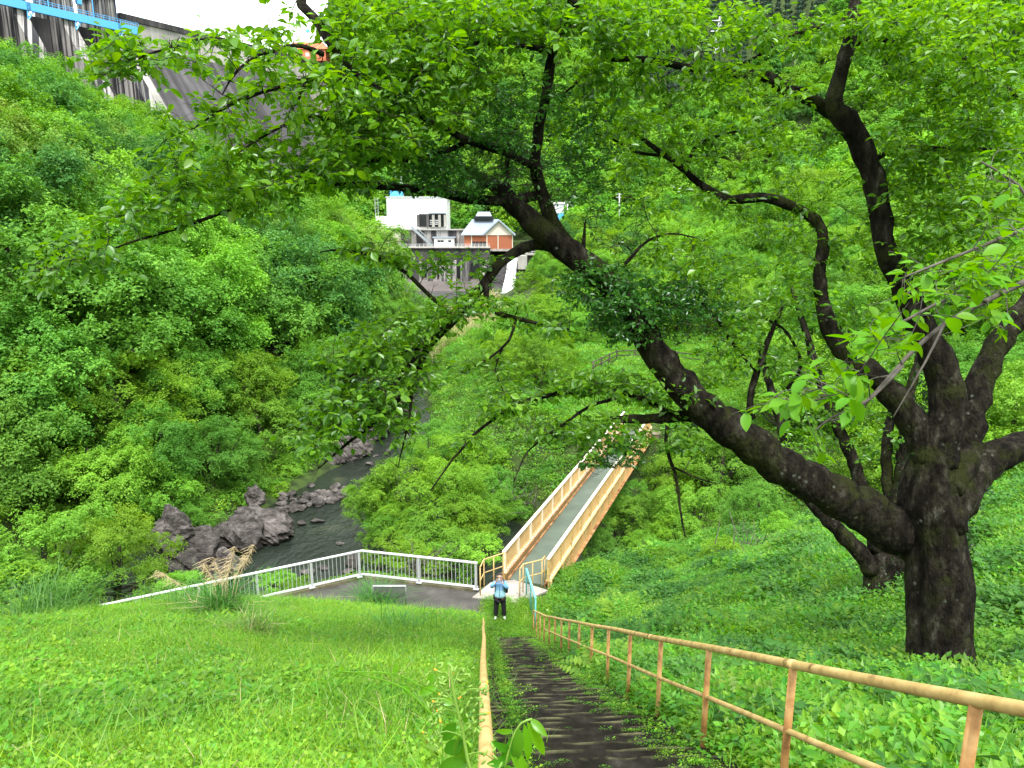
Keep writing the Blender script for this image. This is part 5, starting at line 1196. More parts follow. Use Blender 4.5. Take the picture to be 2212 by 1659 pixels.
add_limb('branch', [(760, 172, 12), (700, 166, 11), (640, 176, 10), (570, 200, 8), (515, 218, 7), (465, 245, 5), (420, 275, 3), (360, 300, 2)], 6.8, 6.4)
add_limb('branch', [(660, 172, 8), (650, 205, 6), (632, 235, 3)], 6.7, 6.6)
add_limb('branch', [(760, 300, 9), (700, 252, 8), (640, 262, 7), (560, 300, 5), (490, 350, 2)], 7.1, 6.5)
# second stem of the big tree
add_limb('limb', [(2020, 1010, 105), (2035, 930, 92), (2052, 860, 84), (2030, 790, 78), (1990, 703, 66), (1945, 610, 54), (1915, 540, 50), (1905, 480, 50), (1890, 400, 52), (1862, 315, 54), (1828, 258, 56), (1802, 232, 44), (1810, 180, 36), (1826, 120, 34), (1842, 55, 31), (1852, -40, 27)], TD, 9.2, n=18)
add_limb('limb', [(1815, 250, 40), (1770, 225, 34), (1725, 205, 31), (1690, 188, 30), (1650, 163, 26), (1580, 158, 21), (1480, 145, 18), (1400, 130, 16), (1330, 127, 14), (1290, 130, 12), (1258, 165, 8), (1210, 212, 3)], 9.7, 8.6)
add_limb('limb', [(2010, 985, 80), (1950, 880, 66), (1890, 815, 58), (1835, 770, 52), (1795, 715, 42), (1776, 650, 34), (1770, 590, 30), (1778, 525, 28), (1762, 476, 26), (1700, 442, 25), (1650, 426, 24), (1580, 431, 22), (1530, 410, 20), (1480, 370, 16), (1430, 330, 12), (1370, 290, 8), (1300, 258, 3)], TD + .1, 9.6, n=16)
add_limb('branch', [(1480, 372, 9), (1500, 320, 8), (1560, 290, 6), (1640, 275, 3)], 9.9, 9.6)
add_limb('branch', [(1440, 335, 8), (1380, 330, 7), (1320, 300, 5), (1270, 285, 2)], 9.8, 9.5)
add_limb('limb', [(2030, 1060, 110), (2075, 985, 84), (2100, 880, 70), (2122, 810, 62), (2165, 730, 54), (2235, 640, 46)], TD, 10.2, n=16)
add_limb('limb', [(2020, 1130, 120), (2075, 1060, 96), (2130, 1000, 80), (2200, 965, 72), (2320, 940, 66)], TD - .1, 10.2, n=18)
add_limb('branch', [(1885, 350, 16), (1930, 322, 13), (2000, 320, 12), (2080, 324, 11), (2150, 322, 9), (2240, 332, 7)], 9.7, 9)
add_limb('branch', [(1832, 100, 12), (1900, 85, 11), (1960, 105, 10), (2040, 115, 9), (2110, 140, 8), (2180, 195, 8), (2240, 250, 7)], 9.4, 8.6)
add_limb('branch', [(1830, 45, 12), (1760, 60, 10), (1700, 80, 9), (1640, 120, 7), (1570, 150, 3)], 9.3, 9)
add_limb('branch', [(1625, 905, 18), (1620, 860, 17), (1640, 790, 16), (1665, 720, 11), (1690, 665, 6)], 10, 9.8)
add_limb('branch', [(1633, 800, 9), (1590, 750, 9), (1550, 690, 8), (1500, 640, 4)], 9.9, 9.6)
add_limb('branch', [(1700, 840, 8), (1730, 790, 7), (1700, 720, 7), (1640, 680, 5)], 10.2, 9.9)
add_limb('branch', [(1350, 570, 8), (1400, 520, 6), (1460, 505, 4), (1520, 520, 2)], 9.1, 9.2)
add_limb('branch', [(1260, 548, 12), (1262, 510, 8), (1266, 470, 3)], 8.9, 8.9)
add_limb('branch', [(1092, 428, 13), (1094, 380, 14), (1096, 340, 10), (1098, 300, 5)], 8.7, 8.7)
nod = np.vstack(NODES); nrad = np.concatenate(NR)
# growth: every target spot is joined by a twig to the nearest wood
BL_ = [  # px, py, rx, ry, depth, number
 (300, 130, 110, 60, 6.3, 34), (220, 110, 60, 60, 6.3, 14), (470, 110, 110, 50, 6.5, 34), (580, 60, 60, 45, 6.5, 12), (620, 165, 130, 50, 6.6, 40), (440, 270, 120, 55, 6.6, 36), (560, 250, 120, 70, 6.8, 20),
 (740, 50, 60, 60, 6.8, 26), (850, 70, 130, 75, 7.2, 80), (1000, 60, 140, 75, 7.4, 90), (1130, 40, 120, 60, 7.6, 60), (840, 170, 120, 60, 7.1, 60), (760, 240, 120, 70, 7.0, 70), (650, 330, 130, 60, 7.0, 70), (820, 290, 110, 60, 7.4, 60), (960, 200, 120, 80, 7.7, 70),
 (480, 380, 160, 55, 6.9, 80), (360, 420, 130, 50, 6.8, 50), (560, 440, 110, 35, 7.2, 34), (300, 490, 120, 38, 6.9, 36), (170, 555, 110, 40, 6.7, 26), (90, 600, 50, 22, 6.5, 7), (720, 395, 90, 28, 7.6, 24), (760, 330, 90, 50, 7.2, 36),
 (1280, 60, 110, 70, 7.9, 60), (1400, 50, 130, 65, 8.2, 64), (1560, 60, 120, 60, 8.6, 44), (1470, 170, 130, 50, 8.8, 44), (1330, 180, 90, 60, 8.7, 36), (1700, 60, 110, 55, 9, 36), (1640, 190, 110, 40, 9.1, 30),
 (1290, 290, 110, 60, 9.2, 40), (1430, 300, 120, 70, 9.5, 46), (1580, 300, 120, 80, 9.6, 46), (1700, 340, 90, 80, 9.8, 36), (1500, 430, 110, 40, 9.6, 26), (1660, 470, 110, 50, 9.9, 30), (1380, 400, 60, 50, 9.4, 18),
 (1920, 60, 110, 60, 8.8, 50), (2060, 60, 120, 65, 8.2, 56), (2170, 90, 80, 90, 7.6, 46), (1960, 180, 110, 60, 9, 44), (2110, 230, 110, 70, 8.4, 60), (1990, 300, 100, 50, 9, 40), (2130, 360, 100, 70, 8.6, 60), (2000, 420, 90, 60, 9.3, 46), (2120, 480, 100, 60, 8.8, 54), (2020, 540, 100, 50, 9.4, 36), (1960, 370, 60, 60, 9.4, 26), (1720, 560, 60, 60, 10, 20), (1830, 560, 70, 60, 10, 26), (1850, 440, 50, 80, 9.8, 16),
 (900, 560, 70, 24, 8.1, 14), (810, 545, 90, 26, 7.9, 22), (960, 590, 50, 24, 8.3, 7), (1010, 553, 60, 14, 8.5, 9), (1090, 600, 60, 18, 8.6, 8), (1000, 640, 60, 16, 8.4, 10), (1050, 660, 80, 16, 8.4, 16), (940, 680, 70, 22, 8.2, 22), (840, 720, 100, 36, 8.0, 44), (760, 760, 80, 36, 7.9, 34), (900, 800, 60, 40, 8.1, 22),
 (790, 850, 90, 36, 7.9, 40), (720, 900, 70, 36, 7.8, 32), (680, 960, 50, 34, 7.8, 18), (800, 910, 60, 30, 7.9, 18), (860, 900, 50, 50, 7.9, 16), (1180, 705, 60, 16, 8.4, 12), (1090, 800, 50, 30, 8.3, 7), (1020, 790, 40, 20, 8.2, 7),
 (1200, 830, 110, 26, 8.8, 36), (1320, 830, 90, 24, 9.2, 30), (1100, 870, 80, 24, 8.5, 22), (1420, 850, 80, 30, 9.5, 26), (1300, 935, 80, 36, 9.0, 34), (1240, 985, 50, 26, 8.8, 14), (1370, 950, 50, 26, 9.2, 12), (1180, 930, 50, 30, 8.7, 14), (1040, 950, 40, 30, 8.3, 7), (1480, 950, 60, 40, 9.3, 14), (1500, 850, 50, 36, 9.6, 12),
 (1460, 560, 90, 50, 9.3, 30), (1560, 590, 90, 60, 9.6, 36), (1600, 690, 80, 50, 9.8, 30), (1700, 640, 80, 50, 10, 30), (1720, 780, 70, 50, 10.1, 22), (1560, 780, 60, 50, 9.8, 18), (1850, 690, 60, 50, 10.3, 22), (1800, 900, 80, 60, 10.4, 16), (2060, 640, 100, 50, 9.6, 34), (2150, 600, 70, 60, 9.4, 30),
]
# dense dark shoots: on the limb, and the two witches' brooms
BD = [(1300, 620, 80, 55, 8.8, 120), (1400, 640, 90, 45, 9.0, 110), (1500, 655, 80, 50, 9.3, 80), (1360, 700, 80, 40, 9.0, 90), (1240, 620, 35, 30, 8.7, 20), (980, 390, 80, 40, 8.2, 60), (930, 330, 80, 40, 8.0, 60), (1080, 270, 80, 60, 8.1, 80), (1250, 390, 50, 50, 8.8, 40), (900, 390, 60, 26, 8.1, 30),
      (1340, 990, 50, 26, 9.1, 30), (1290, 1010, 40, 20, 9.0, 16), (1270, 330, 50, 50, 8.9, 30), (1240, 260, 60, 60, 8.6, 40), (1150, 210, 60, 50, 8.0, 36)]
BROOM = [(1090, 350, 75, 85, 8.6, 150), (1200, 380, 60, 60, 8.8, 60), (1000, 395, 70, 30, 8.5, 60), (800, 850, 60, 45, 8.0, 60), (1330, 480, 80, 70, 9.1, 60), (1500, 720, 70, 40, 9.4, 36)]
def targets(B, k=1., flat=.6):
    T = []
    for (x, y, a, b, d, n) in B:
        if 200 < x < 660 and 90 < y < 300: n = n * .72
        elif x < 700 and y < 520 and n > 12: n = n * .55
        elif x < 1000 and y < 400: n = n * .9
        elif 1240 < x < 1900 and 230 < y < 620: n = n * .8
        elif x > 1240 and y < 240: n = n * 1.15
        for _ in range(max(1, int(n * k))):
            while True:
                u, v = rng.uniform(-1, 1, 2)
                if u * u + v * v < 1: break
            T.append((x + u * a, y + v * b, d + rng.normal(0, .38)))
    return T
KEEP = [(1066, 1150, 545, 650), (1120, 960, 1250, 1330), (800, 425, 1000, 545), (1000, 470, 1115, 536), (1070, 560, 1130, 640), (540, 1000, 900, 1330), (1020, 1150, 1420, 1340), (1030, 1180, 1130, 1360), (850, 600, 960, 640), (0, 0, 185, 110), (430, 0, 600, 62)]
def blocked(u, v):
    b = np.zeros(len(u), bool)
    for x0, y0, x1, y1 in KEEP: b |= (u > x0) & (u < x1) & (v > y0) & (v < y1)
    b |= (v > 930) & (np.abs(u - (1150 + (1270 - v) * .62)) < 62) & (v < 1300) & (v > 1010)
    return b
tw = MB(); LP = []; LD = []; LS = []
NP = [nod]; NRr = [nrad]
allp = nod.copy(); allr = nrad.copy()
def grow(T, leaves, lsz, spread=.2, r_tip=.0022, mb=None, drop=.1, side=2, store=None):
    global allp, allr
    Pw = np.array([P(*t) for t in T]); dist = np.array([np.min(np.linalg.norm(allp - p, axis=1)) for p in Pw]); newp, newr = [], []
    for q in np.argsort(dist):
        p = Pw[q]; base = allp if not newp else np.vstack([allp, np.array(newp)]); br_ = allr if not newr else np.r_[allr, newr]
        dd = np.linalg.norm(base - p, axis=1) + np.where(br_ < .004, .10, 0) - np.clip(base[:, 2] * 0, 0, 0); j = int(np.argmin(dd)); a = base[j]; L = np.linalg.norm(p - a)
        if L > 2.6: continue
        n = max(3, int(L / .09)); t = np.linspace(0, 1, n + 1)[:, None]; dirv = (p - a)
        bend = rng.normal(0, .10, 3) * L + np.array([0, 0, .10 * L]); w = rng.normal(0, .010, (n + 1, 3)); w[0] = 0
        path = a + dirv * t + bend * (t * (1 - t)) * 2 + np.cumsum(w, 0) * .6
        r0 = min(br_[j] * .6, .0035 + .006 * L); rad = np.linspace(max(r0, r_tip * 1.3), r_tip, n + 1)
        tw.tube(path, rad, 3 if r0 < .006 else 4, False)
        for k in range(1, n + 1): newp.append(path[k]); newr.append(rad[k])
        # leafy part: end of the twig plus side shoots
        for s_ in range(side + 1):
            if s_ == 0: c0 = path[max(0, n - 4)]; c1 = path[n] + dirv / (L + .01) * .05
            else:
                c0 = path[rng.integers(max(0, n - 5), n)]; hz = rng.normal(0, 1, 3) * np.array([1, 1, .35]); hz /= np.linalg.norm(hz); c1 = c0 + hz * rng.uniform(.10, .28)
                tw.tube([c0, (c0 + c1) / 2 + rng.normal(0, .008, 3), c1], [r_tip, r_tip * .8, r_tip * .5], 3, False)
            m_ = max(2, int(leaves / (side + 1)))
            for k in range(m_):
                tt = rng.uniform(.15, 1.05); ax = rng.normal(0, 1, 3) * np.array([1, 1, .3]); ax /= np.linalg.norm(ax); ax += (c1 - c0) / (np.linalg.norm(c1 - c0) + 1e-6) * .7; ax[2] -= .35; ax /= np.linalg.norm(ax)
                sz = lsz * rng.uniform(.45, 1.3); LP.append(c0 + (c1 - c0) * tt + ax * sz * .62); LD.append(ax); LS.append(sz)
        if len(newp) > 600: allp = np.vstack([allp, np.array(newp)]); allr = np.r_[allr, newr]; newp, newr = [], []
    if newp: allp = np.vstack([allp, np.array(newp)]); allr = np.r_[allr, newr]
def flush(mat, name, parent, shape='leaf', seed=0, mask=True, part_n=0, unit=None, tilt=.5):
    global LP, LD, LS
    p = np.array(LP); a = np.array(LD); s = np.array(LS)
    if mask:
        u, v, d = proj(p); k = ~blocked(u, v); p, a, s = p[k], a[k], s[k]
    r_ = np.random.default_rng(seed); nrm = np.c_[r_.normal(0, tilt, (len(p), 2)), np.ones(len(p))]
    nrm -= a * (nrm * a).sum(1)[:, None]; nrm /= np.linalg.norm(nrm, axis=1)[:, None]
    if part_n:
        u, v, d = proj(p); vis = (u > 0) & (u < 2212) & (v > 0) & (v < 1659); key = np.where(vis, s / d, 0); top = np.argsort(-key)[:part_n]; m_ = np.ones(len(p), bool); m_[top] = False
        base = np.array(parent.location)
        for t in top:
            S = np.cross(nrm[t], a[t]); Mx = Matrix(((S[0] * s[t], a[t][0] * s[t], nrm[t][0] * s[t], p[t][0] - base[0]), (S[1] * s[t], a[t][1] * s[t], nrm[t][1] * s[t], p[t][1] - base[1]), (S[2] * s[t], a[t][2] * s[t], nrm[t][2] * s[t], p[t][2] - base[2]), (0, 0, 0, 1)))
            o = bpy.data.objects.new('leaf', unit[int(r_.integers(len(unit)))]); link(o, parent); o.matrix_local = Mx
        p, a, s, nrm = p[m_], a[m_], s[m_], nrm[m_]
    # six-vertex leaf: pointed oval folded along the midrib, with a slight curl
    S = np.cross(nrm, a); s = s[:, None]; w = r_.uniform(.23, .30, (len(p), 1)); f = .10; c = r_.uniform(-.02, .12, (len(p), 1))
    v0 = p - a * s * .5; v3 = p + a * s * .5 - nrm * s * c; v1 = p - a * s * .12 + S * s * w + nrm * s * f; v2 = p + a * s * .18 + S * s * w * .8 + nrm * s * (f - c * .4); v5 = p - a * s * .12 - S * s * w + nrm * s * f; v4 = p + a * s * .18 - S * s * w * .8 + nrm * s * (f - c * .4)
    V = np.stack([v0, v1, v2, v3, v4, v5], 1).reshape(-1, 3) - np.array(parent.location); i = np.arange(len(p))[:, None] * 6
    F = np.concatenate([np.hstack([i, i + 1, i + 2, i + 3]), np.hstack([i, i + 3, i + 4, i + 5])])
    o = bpy.data.objects.new(name, me_arrays(name, V, F, M[mat])); link(o, parent); struct(o, 'stuff'); print(name, len(p)); LP, LD, LS = [], [], []
    return o
def unit_leaf(seed, mat, w=.27, c=.06, serr=.0):
    rr = random.Random(seed); V = []; F = []; prof = [(-.5, 0), (-.38, .55), (-.2, .92), (0, 1), (.18, .85), (.34, .52), (.44, .2), (.5, 0)]
    for t, q in prof: z = .10 * q - c * (t + .5) ** 2 * 2; V += [(-w * q, t, z), (0, t, -c * (t + .5) ** 2 * 2), (w * q, t, z)]
    for k in range(len(prof) - 1): b = 3 * k; F += [(b, b + 1, b + 4, b + 3), (b + 1, b + 2, b + 5, b + 4)]
    return me_arrays('leaf', V, F, M[mat], True)
UL = [unit_leaf(k, 'cherry', .24 + .03 * k, .03 + .04 * k) for k in range(3)]
grow(targets(BL_, .42), 15, .096, side=2)
grow(targets(BL_, .95), 14, .094, side=2)
flush('cherry', 'foliage', ct, seed=1, part_n=290, unit=UL)
grow(targets(BD, .9), 22, .062, side=2)
flush('sprout', 'shoot_foliage', ct, seed=2)
grow(targets(BROOM, 1.0), 3, .05, side=3, r_tip=.0026)
flush('sprout', 'broom_leaves', ct, seed=3)
# short spurs all along the limbs
for k in range(1500):
    j = rng.integers(len(nod)); 
    if nrad[j] > .16: continue
    h = rng.normal(0, 1, 3); h /= np.linalg.norm(h); h[2] = abs(h[2]) * (1 if rng.random() < .6 else -1); b = nod[j] + h * nrad[j] * .8; e_ = b + h * rng.uniform(.03, .14)
    tw.tube([b, (b + e_) / 2 + rng.normal(0, .008, 3), e_], [.006, .004, .002], 3, False)
struct(obj('twigs', tw, M['twig'], ct), 'stuff'); print('twig verts', len(tw.v))
# ivy on the trunk: a thick irregular skin of small leaves
for (x, y, a, b, d, n) in [(2010, 900, 40, 110, 10.75, 900), (2000, 1000, 34, 90, 10.6, 700), (1975, 1080, 34, 90, 10.45, 600), (2075, 1090, 40, 60, 10.4, 300), (2092, 1180, 14, 60, 10.5, 160), (1960, 1180, 30, 60, 10.5, 200)]:
    for _ in range(n):
        u, v = rng.normal(0, .5, 2); p = P(x + u * a, y + v * b, d + rng.normal(0, .10) + abs(u) * .12); LP.append(p); ax = rng.normal(0, 1, 3); ax[2] -= .8; LD.append(ax / np.linalg.norm(ax)); LS.append(rng.uniform(.04, .07))
flush('ivy', 'ivy', ct, seed=4, mask=False, tilt=1.2)
for (x, y, a, b, d, n) in [(2045, 1030, 75, 35, 10.1, 300), (2100, 1060, 40, 26, 10.1, 120)]:
    for _ in range(n):
        u, v = rng.normal(0, .5, 2); p = P(x + u * a, y + v * b, d + rng.normal(0, .25)); LP.append(p); ax = rng.normal(0, 1, 3) * np.array([1, 1, .3]); LD.append(ax / np.linalg.norm(ax)); LS.append(rng.uniform(.07, .11))
flush('sprout', 'trunk_shoots', ct, seed=5, mask=False)

# ---------- second cherry, just behind the first
c2 = thing('cherry_tree', 'second cherry trunk standing just behind the big one, with a thin stem leaning left', 'tree', on_ground(1905, 1290))
add_limb('trunk', [(1905, 1312, 130), (1908, 1285, 104), (1915, 1240, 92), (1925, 1190, 86), (1935, 1130, 70), (1945, 1050, 40), (1955, 950, 32), (1962, 860, 26), (1990, 760, 18), (2010, 640, 8)], D2, D2, c2, n=20, grow=False)
add_limb('limb', [(1885, 1235, 46), (1855, 1190, 40), (1800, 1135, 36), (1755, 1085, 33), (1715, 1020, 28), (1690, 930, 24), (1660, 820, 18), (1640, 740, 10)], D2 - .1, D2 + .2, c2, grow=False)
add_limb('limb', [(1900, 1190, 46), (1870, 1090, 34), (1845, 1000, 30), (1800, 900, 26), (1765, 800, 22), (1735, 700, 16), (1710, 620, 8)], D2, D2 + .6, c2, grow=False)
add_limb('limb', [(1925, 1150, 34), (1918, 1050, 28), (1916, 950, 24), (1935, 850, 16)], D2, D2 + .5, c2, grow=False)
tw = MB(); s_ = [np.array([P(x, y, d)]) for x, y, d in [(1640, 740, 15.6), (1690, 930, 15.6), (1735, 700, 16), (1765, 800, 16), (1710, 620, 16), (2010, 640, 15.5), (1955, 950, 15.5), (1935, 850, 16), (1800, 900, 15.8)]]
allp = np.vstack(s_); allr = np.full(len(allp), .03)
grow(targets([(1650, 720, 90, 80, 15.6, 40), (1740, 640, 90, 80, 16, 50), (1740, 860, 90, 70, 15.8, 36), (2000, 640, 80, 70, 15.5, 40), (1900, 780, 90, 70, 15.8, 40), (1880, 940, 90, 60, 15.8, 30), (1700, 980, 80, 50, 15.5, 26)]), 34, .10, side=2)
flush('cherry', 'foliage', c2, seed=6, part_n=0); struct(obj('twigs', tw, M['twig'], c2), 'stuff')

# ---------- near branch reaching in from the right edge
nb_ = thing('cherry_branch', 'near leafy cherry branch with bare grey twigs reaching in from the right edge', 'branch', P(2300, 560, 3.9))
NODES, NR = [], []
for pts, a, b in [([(2300, 570, 18), (2212, 610, 15), (2130, 650, 13), (2040, 700, 11), (1960, 770, 9), (1890, 850, 8), (1830, 900, 6), (1770, 912, 3)], 3.9, 3.3), ([(1950, 790, 7), (1880, 862, 6), (1800, 900, 5), (1760, 930, 2)], 3.5, 3.2), ([(1870, 880, 5), (1800, 858, 4), (1740, 870, 3), (1690, 862, 2)], 3.4, 3.2),
                  ([(2130, 650, 9), (2060, 640, 8), (1960, 690, 6), (1880, 720, 4)], 3.7, 3.5), ([(2250, 480, 10), (2150, 520, 8), (2050, 560, 6), (1950, 600, 4)], 3.9, 3.7), ([(2250, 480, 8), (2200, 400, 6), (2120, 350, 4)], 3.9, 3.9), ([(2040, 700, 6), (2000, 780, 5), (1930, 900, 2)], 3.5, 3.4), ([(2300, 570, 10), (2250, 480, 10)], 3.9, 3.9)]:
    add_limb('branch', pts, a, b, nb_, n=8, mat='greytwig', rough=False)
allp = np.vstack(NODES); allr = np.concatenate(NR); tw = MB()
grow(targets([(1700, 855, 60, 22, 3.2, 9), (1790, 850, 60, 26, 3.3, 8), (1960, 720, 60, 26, 3.5, 8), (1890, 740, 60, 26, 3.5, 8), (2000, 650, 70, 30, 3.6, 10), (2090, 590, 80, 30, 3.7, 12), (2170, 560, 60, 60, 3.8, 12), (1990, 600, 50, 26, 3.7, 6), (2180, 470, 50, 50, 3.9, 8), (1830, 800, 30, 20, 3.4, 4), (2140, 690, 60, 30, 3.7, 6), (2170, 360, 50, 40, 4., 6)]), 7, .078, side=1, r_tip=.0018)
flush('nearleaf', 'foliage', nb_, seed=7, mask=False, part_n=280, unit=[unit_leaf(k + 9, 'nearleaf', .24 + .03 * k, .03 + .04 * k) for k in range(3)], tilt=.35)
struct(obj('twigs', tw, M['greytwig'], nb_), 'stuff')
# cherry trees on the clearing behind
for (px, py, Y, h, lab) in [(1700, 735, 62, 5.5, 'dark cherry trunk on the mown clearing, left one'), (1745, 700, 70, 6, 'dark cherry trunk on the mown clearing, in the gap between limbs'), (1840, 760, 55, 5, 'cherry trunk on the clearing behind the big tree'), (2150, 900, 40, 5, 'cherry trunk at the right edge behind the big limb')]:
    a = Q(px, py, Y); a[2] = float(gz(a[0], a[1])); t = thing('cherry_tree', lab, 'tree', a)
    m_ = MB(); m_.tube([a - U3 * .5, a + U3 * .8, a + U3 * 2.2 + W3 * .3, a + U3 * h], [.42, .32, .26, .12], 10); 
    for k in range(5): th = k * 1.3; m_.tube([a + U3 * (1.8 + .2 * k), a + U3 * (3 + .3 * k) + np.array([math.cos(th), math.sin(th), 0]) * 1.6, a + U3 * (4 + .4 * k) + np.array([math.cos(th), math.sin(th), 0]) * 3], [.16, .1, .03], 6)
    obj('trunk', m_, M['bark'], t, True); v = KIND['fmid'][0][0]; c = bpy.data.objects.new('crown', v); link(c, t); c.location = (0, 0, h + .2); c.scale = (1.35, 1.35, .75)

# ------------------------------------------------------------------ tufts, plumes, flowers, ferns
def on_ground(px, py):
    """march the view ray down to the terrain"""
    r_ = ray(px, py); r_ = r_ / np.linalg.norm(r_); ts = np.arange(1, 60, .05); pts = r_[None] * ts[:, None] + np.array([0, 0, CAMZ]); g = gz(pts[:, 0], pts[:, 1]); k = np.argmax(pts[:, 2] <= g)
    p = pts[k].copy(); p[2] = g[k]; return p
def tuft(px, py, hpx, n, lab, dry=0, seed=0, sp=.22):
    p = on_ground(px, py); d = proj(p)[2][0]; h = hpx / 1500 * d; t = thing('grass_tuft', lab, 'grass tuft', p)
    me = blades(seed + 100, n, h * .55, h * 1.15, h * sp, h * .009 + .002, 1.0, 'pampas', 4, .9); o = bpy.data.objects.new('blades', me); link(o, t); struct(o, 'stuff')
    if dry: me = blades(seed + 200, dry, h * .4, h * .9, h * sp * .8, h * .009, .9, 'straw', 3, 1.0); o = bpy.data.objects.new('dry_blades', me); link(o, t); struct(o, 'stuff')
    return p, h
tuft(95, 1345, 95, 420, 'tall pampas grass tuft at the far left by the railing end', 0, 1, .4)
tuft(385, 1318, 55, 240, 'low grass tuft against the railing, left of the big one', 0, 2, .6)
pp_, hh_ = tuft(480, 1338, 88, 420, 'big pampas grass tuft in front of the railing, with dry stalks', 40, 3, .22)
tuft(545, 1385, 70, 260, 'looser pampas grass tuft in front of the big one', 50, 4, .3)
tuft(812, 1318, 62, 420, 'round grass tuft in front of the information board', 10, 5, .3)
tuft(860, 1375, 60, 200, 'darker grass clump below the round tuft on the slope', 0, 6, .5)
tuft(350, 1415, 30, 120, 'small dark weed clump in the middle of the slope', 0, 7, .6)
# dry pampas plumes
pl = thing('pampas_plumes', 'dry feathery pampas plumes rising above the railing', 'plant', pp_)
m_ = MB(); f_ = MB()
for (x, y, bx) in [(545, 1185, 500), (530, 1205, 495), (505, 1190, 490), (465, 1215, 478), (440, 1220, 470), (348, 1237, 430), (498, 1215, 488)]:
    d = proj(pp_)[2][0]; a = P(bx, 1335, d); b = P(x, y, d); mid = (a + b) / 2 + W3 * .1 * (1 if x < bx else -.4) + U3 * .15; s = spline([a, mid, b], .08)
    m_.tube(s, .006, 4, False)
    for k in range(70):
        q = s[-1] + (s[-1] - s[-6]) * rng.uniform(-1.1, .25); w = rng.normal(0, 1, 3) * np.array([1, .6, .2]); w[2] = -abs(w[2]) - .3; w[0] -= .5; w *= .05
        f_.tube([q, q + w * 1.2, q + w * 2.2 - U3 * .03], .0035, 3, False)
obj('stalks', m_, M['straw'], pl); struct(obj('feathers', f_, M['straw'], pl), 'stuff')
# dry twigs behind the railing
for k, (px, py, lab) in enumerate([(900, 1205, 'bare pale twigs behind the middle of the railing'), (1110, 1065, 'tangle of bare brown stems beside the bridge'), (1640, 1180, 'dry bare stems on the bank left of the second cherry')]):
    d = [32, 44, 27][k]; a = P(px, py + 20, d); t = thing('bare_shrub', lab, 'shrub', a); m_ = MB()
    for j in range(26):
        dr = rng.normal(0, 1, 3) * np.array([1, 1, .5]) + U3 * .8; dr /= np.linalg.norm(dr); s0 = a + rng.normal(0, .6, 3) * np.array([1, 1, .1]); L = rng.uniform(.8, 2.2)
        m_.tube([s0, s0 + dr * L * .5 + rng.normal(0, .1, 3), s0 + dr * L + rng.normal(0, .2, 3) - U3 * .2], [.02, .013, .006], 4, False)
    obj('stems', m_, M['greytwig'], t)
# little pinkish white daisies
def flower(p, s, h, mat_p, lab, grp):
    t = thing('daisy', lab, 'flower', p, grp); st_ = p + np.array([rng.normal(0, .02), rng.normal(0, .02), h]); obj('stem', MB().tube([p, (p + st_) / 2 + rng.normal(0, .01, 3), st_], .0016, 4, False), M['fern'], t)
    n = 12; V = [st_]; F = []; tl = np.array([rng.normal(0, .2), -.35, 1]); tl /= np.linalg.norm(tl); a_ = np.cross(tl, W3); a_ /= np.linalg.norm(a_); b_ = np.cross(tl, a_)
    for k in range(n):
        th = 6.283 * k / n; 
        for dth, rr in ((-.16, .98), (.16, .98)): V.append(st_ + (a_ * math.cos(th + dth) + b_ * math.sin(th + dth)) * s * rr - tl * .1 * s)
        F.append((0, 2 * k + 1, 2 * k + 2))
    obj('petals', MB().add(V, F), M[mat_p], t); obj('disc', MB().tube([st_ - tl * .001, st_ + tl * s * .25], [s * .36, s * .22], 8), M['yolk'], t)
M['petal'] = mat_plain('pinkish_petal', (.78, .62, .70), .7); M['yolk'] = mat_plain('yellow_disc', (.6, .42, .05), .7); M['wpetal'] = mat_plain('white_petal', (.8, .8, .76), .7)
for (px, py) in [(466, 1583), (466, 1603), (480, 1607), (450, 1588), (312, 1622), (356, 1548), (365, 1560), (205, 1494), (222, 1491), (232, 1500), (712, 1532), (726, 1540), (578, 1535), (498, 1624), (582, 1624), (40, 1552), (265, 1345), (350, 1350), (572, 1600), (583, 1595)]:
    p = on_ground(px, py + 14); d = proj(p)[2][0]; flower(p, .0066 * d * .62 if px in (466, 480) else .0045 * d * .6, .02 * d * .55, 'petal', 'small pinkish white daisy in the grass slope left of the stairs', 'daisies in the grass')
for (px, py) in [(2075, 1500), (2062, 1508), (2085, 1497), (1598, 1538 - 15), (1655, 1348), (1600, 1395), (1680, 1590), (1842, 1465), (1728, 1395)]:
    p = on_ground(px, py + 12); d = proj(p)[2][0]; flower(p, .004 * d * .7, .012 * d, 'wpetal', 'tiny white weed flower among the green undergrowth', 'white weed flowers')
# ferns right of the right handrail
def fern(p, s, lab, seed):
    rr = random.Random(seed); t = thing('fern', lab, 'fern', p)
    for k in range(7):
        th = 6.283 * k / 7 + rr.uniform(-.3, .3); ln = s * rr.uniform(.7, 1.1); V = []; F = []; N = 20
        for j in range(1, N):
            u = j / N; q = np.array([math.cos(th), math.sin(th), 0]) * ln * u + U3 * (ln * .75 * u - ln * .62 * u * u); wv = ln * .22 * math.sin(math.pi * min(1, u * .93 + .09)) ** .8; sd_ = np.array([-math.sin(th), math.cos(th), 0]); fw = np.array([math.cos(th), math.sin(th), -.2]) * ln / N * .42
            for g in (-1, 1):
                tip = q + sd_ * g * wv + np.array([math.cos(th), math.sin(th), 0]) * wv * .25 - U3 * wv * .15; b = len(V); V += [p + q - fw * .9, p + (q + tip) / 2 - fw * .7 + U3 * .004, p + tip, p + (q + tip) / 2 + fw * .7, p + q + fw * .9]; F += [(b, b + 1, b + 2, b + 3, b + 4)]
        fr = obj('frond', MB().add(V, F), M['fern'], t)
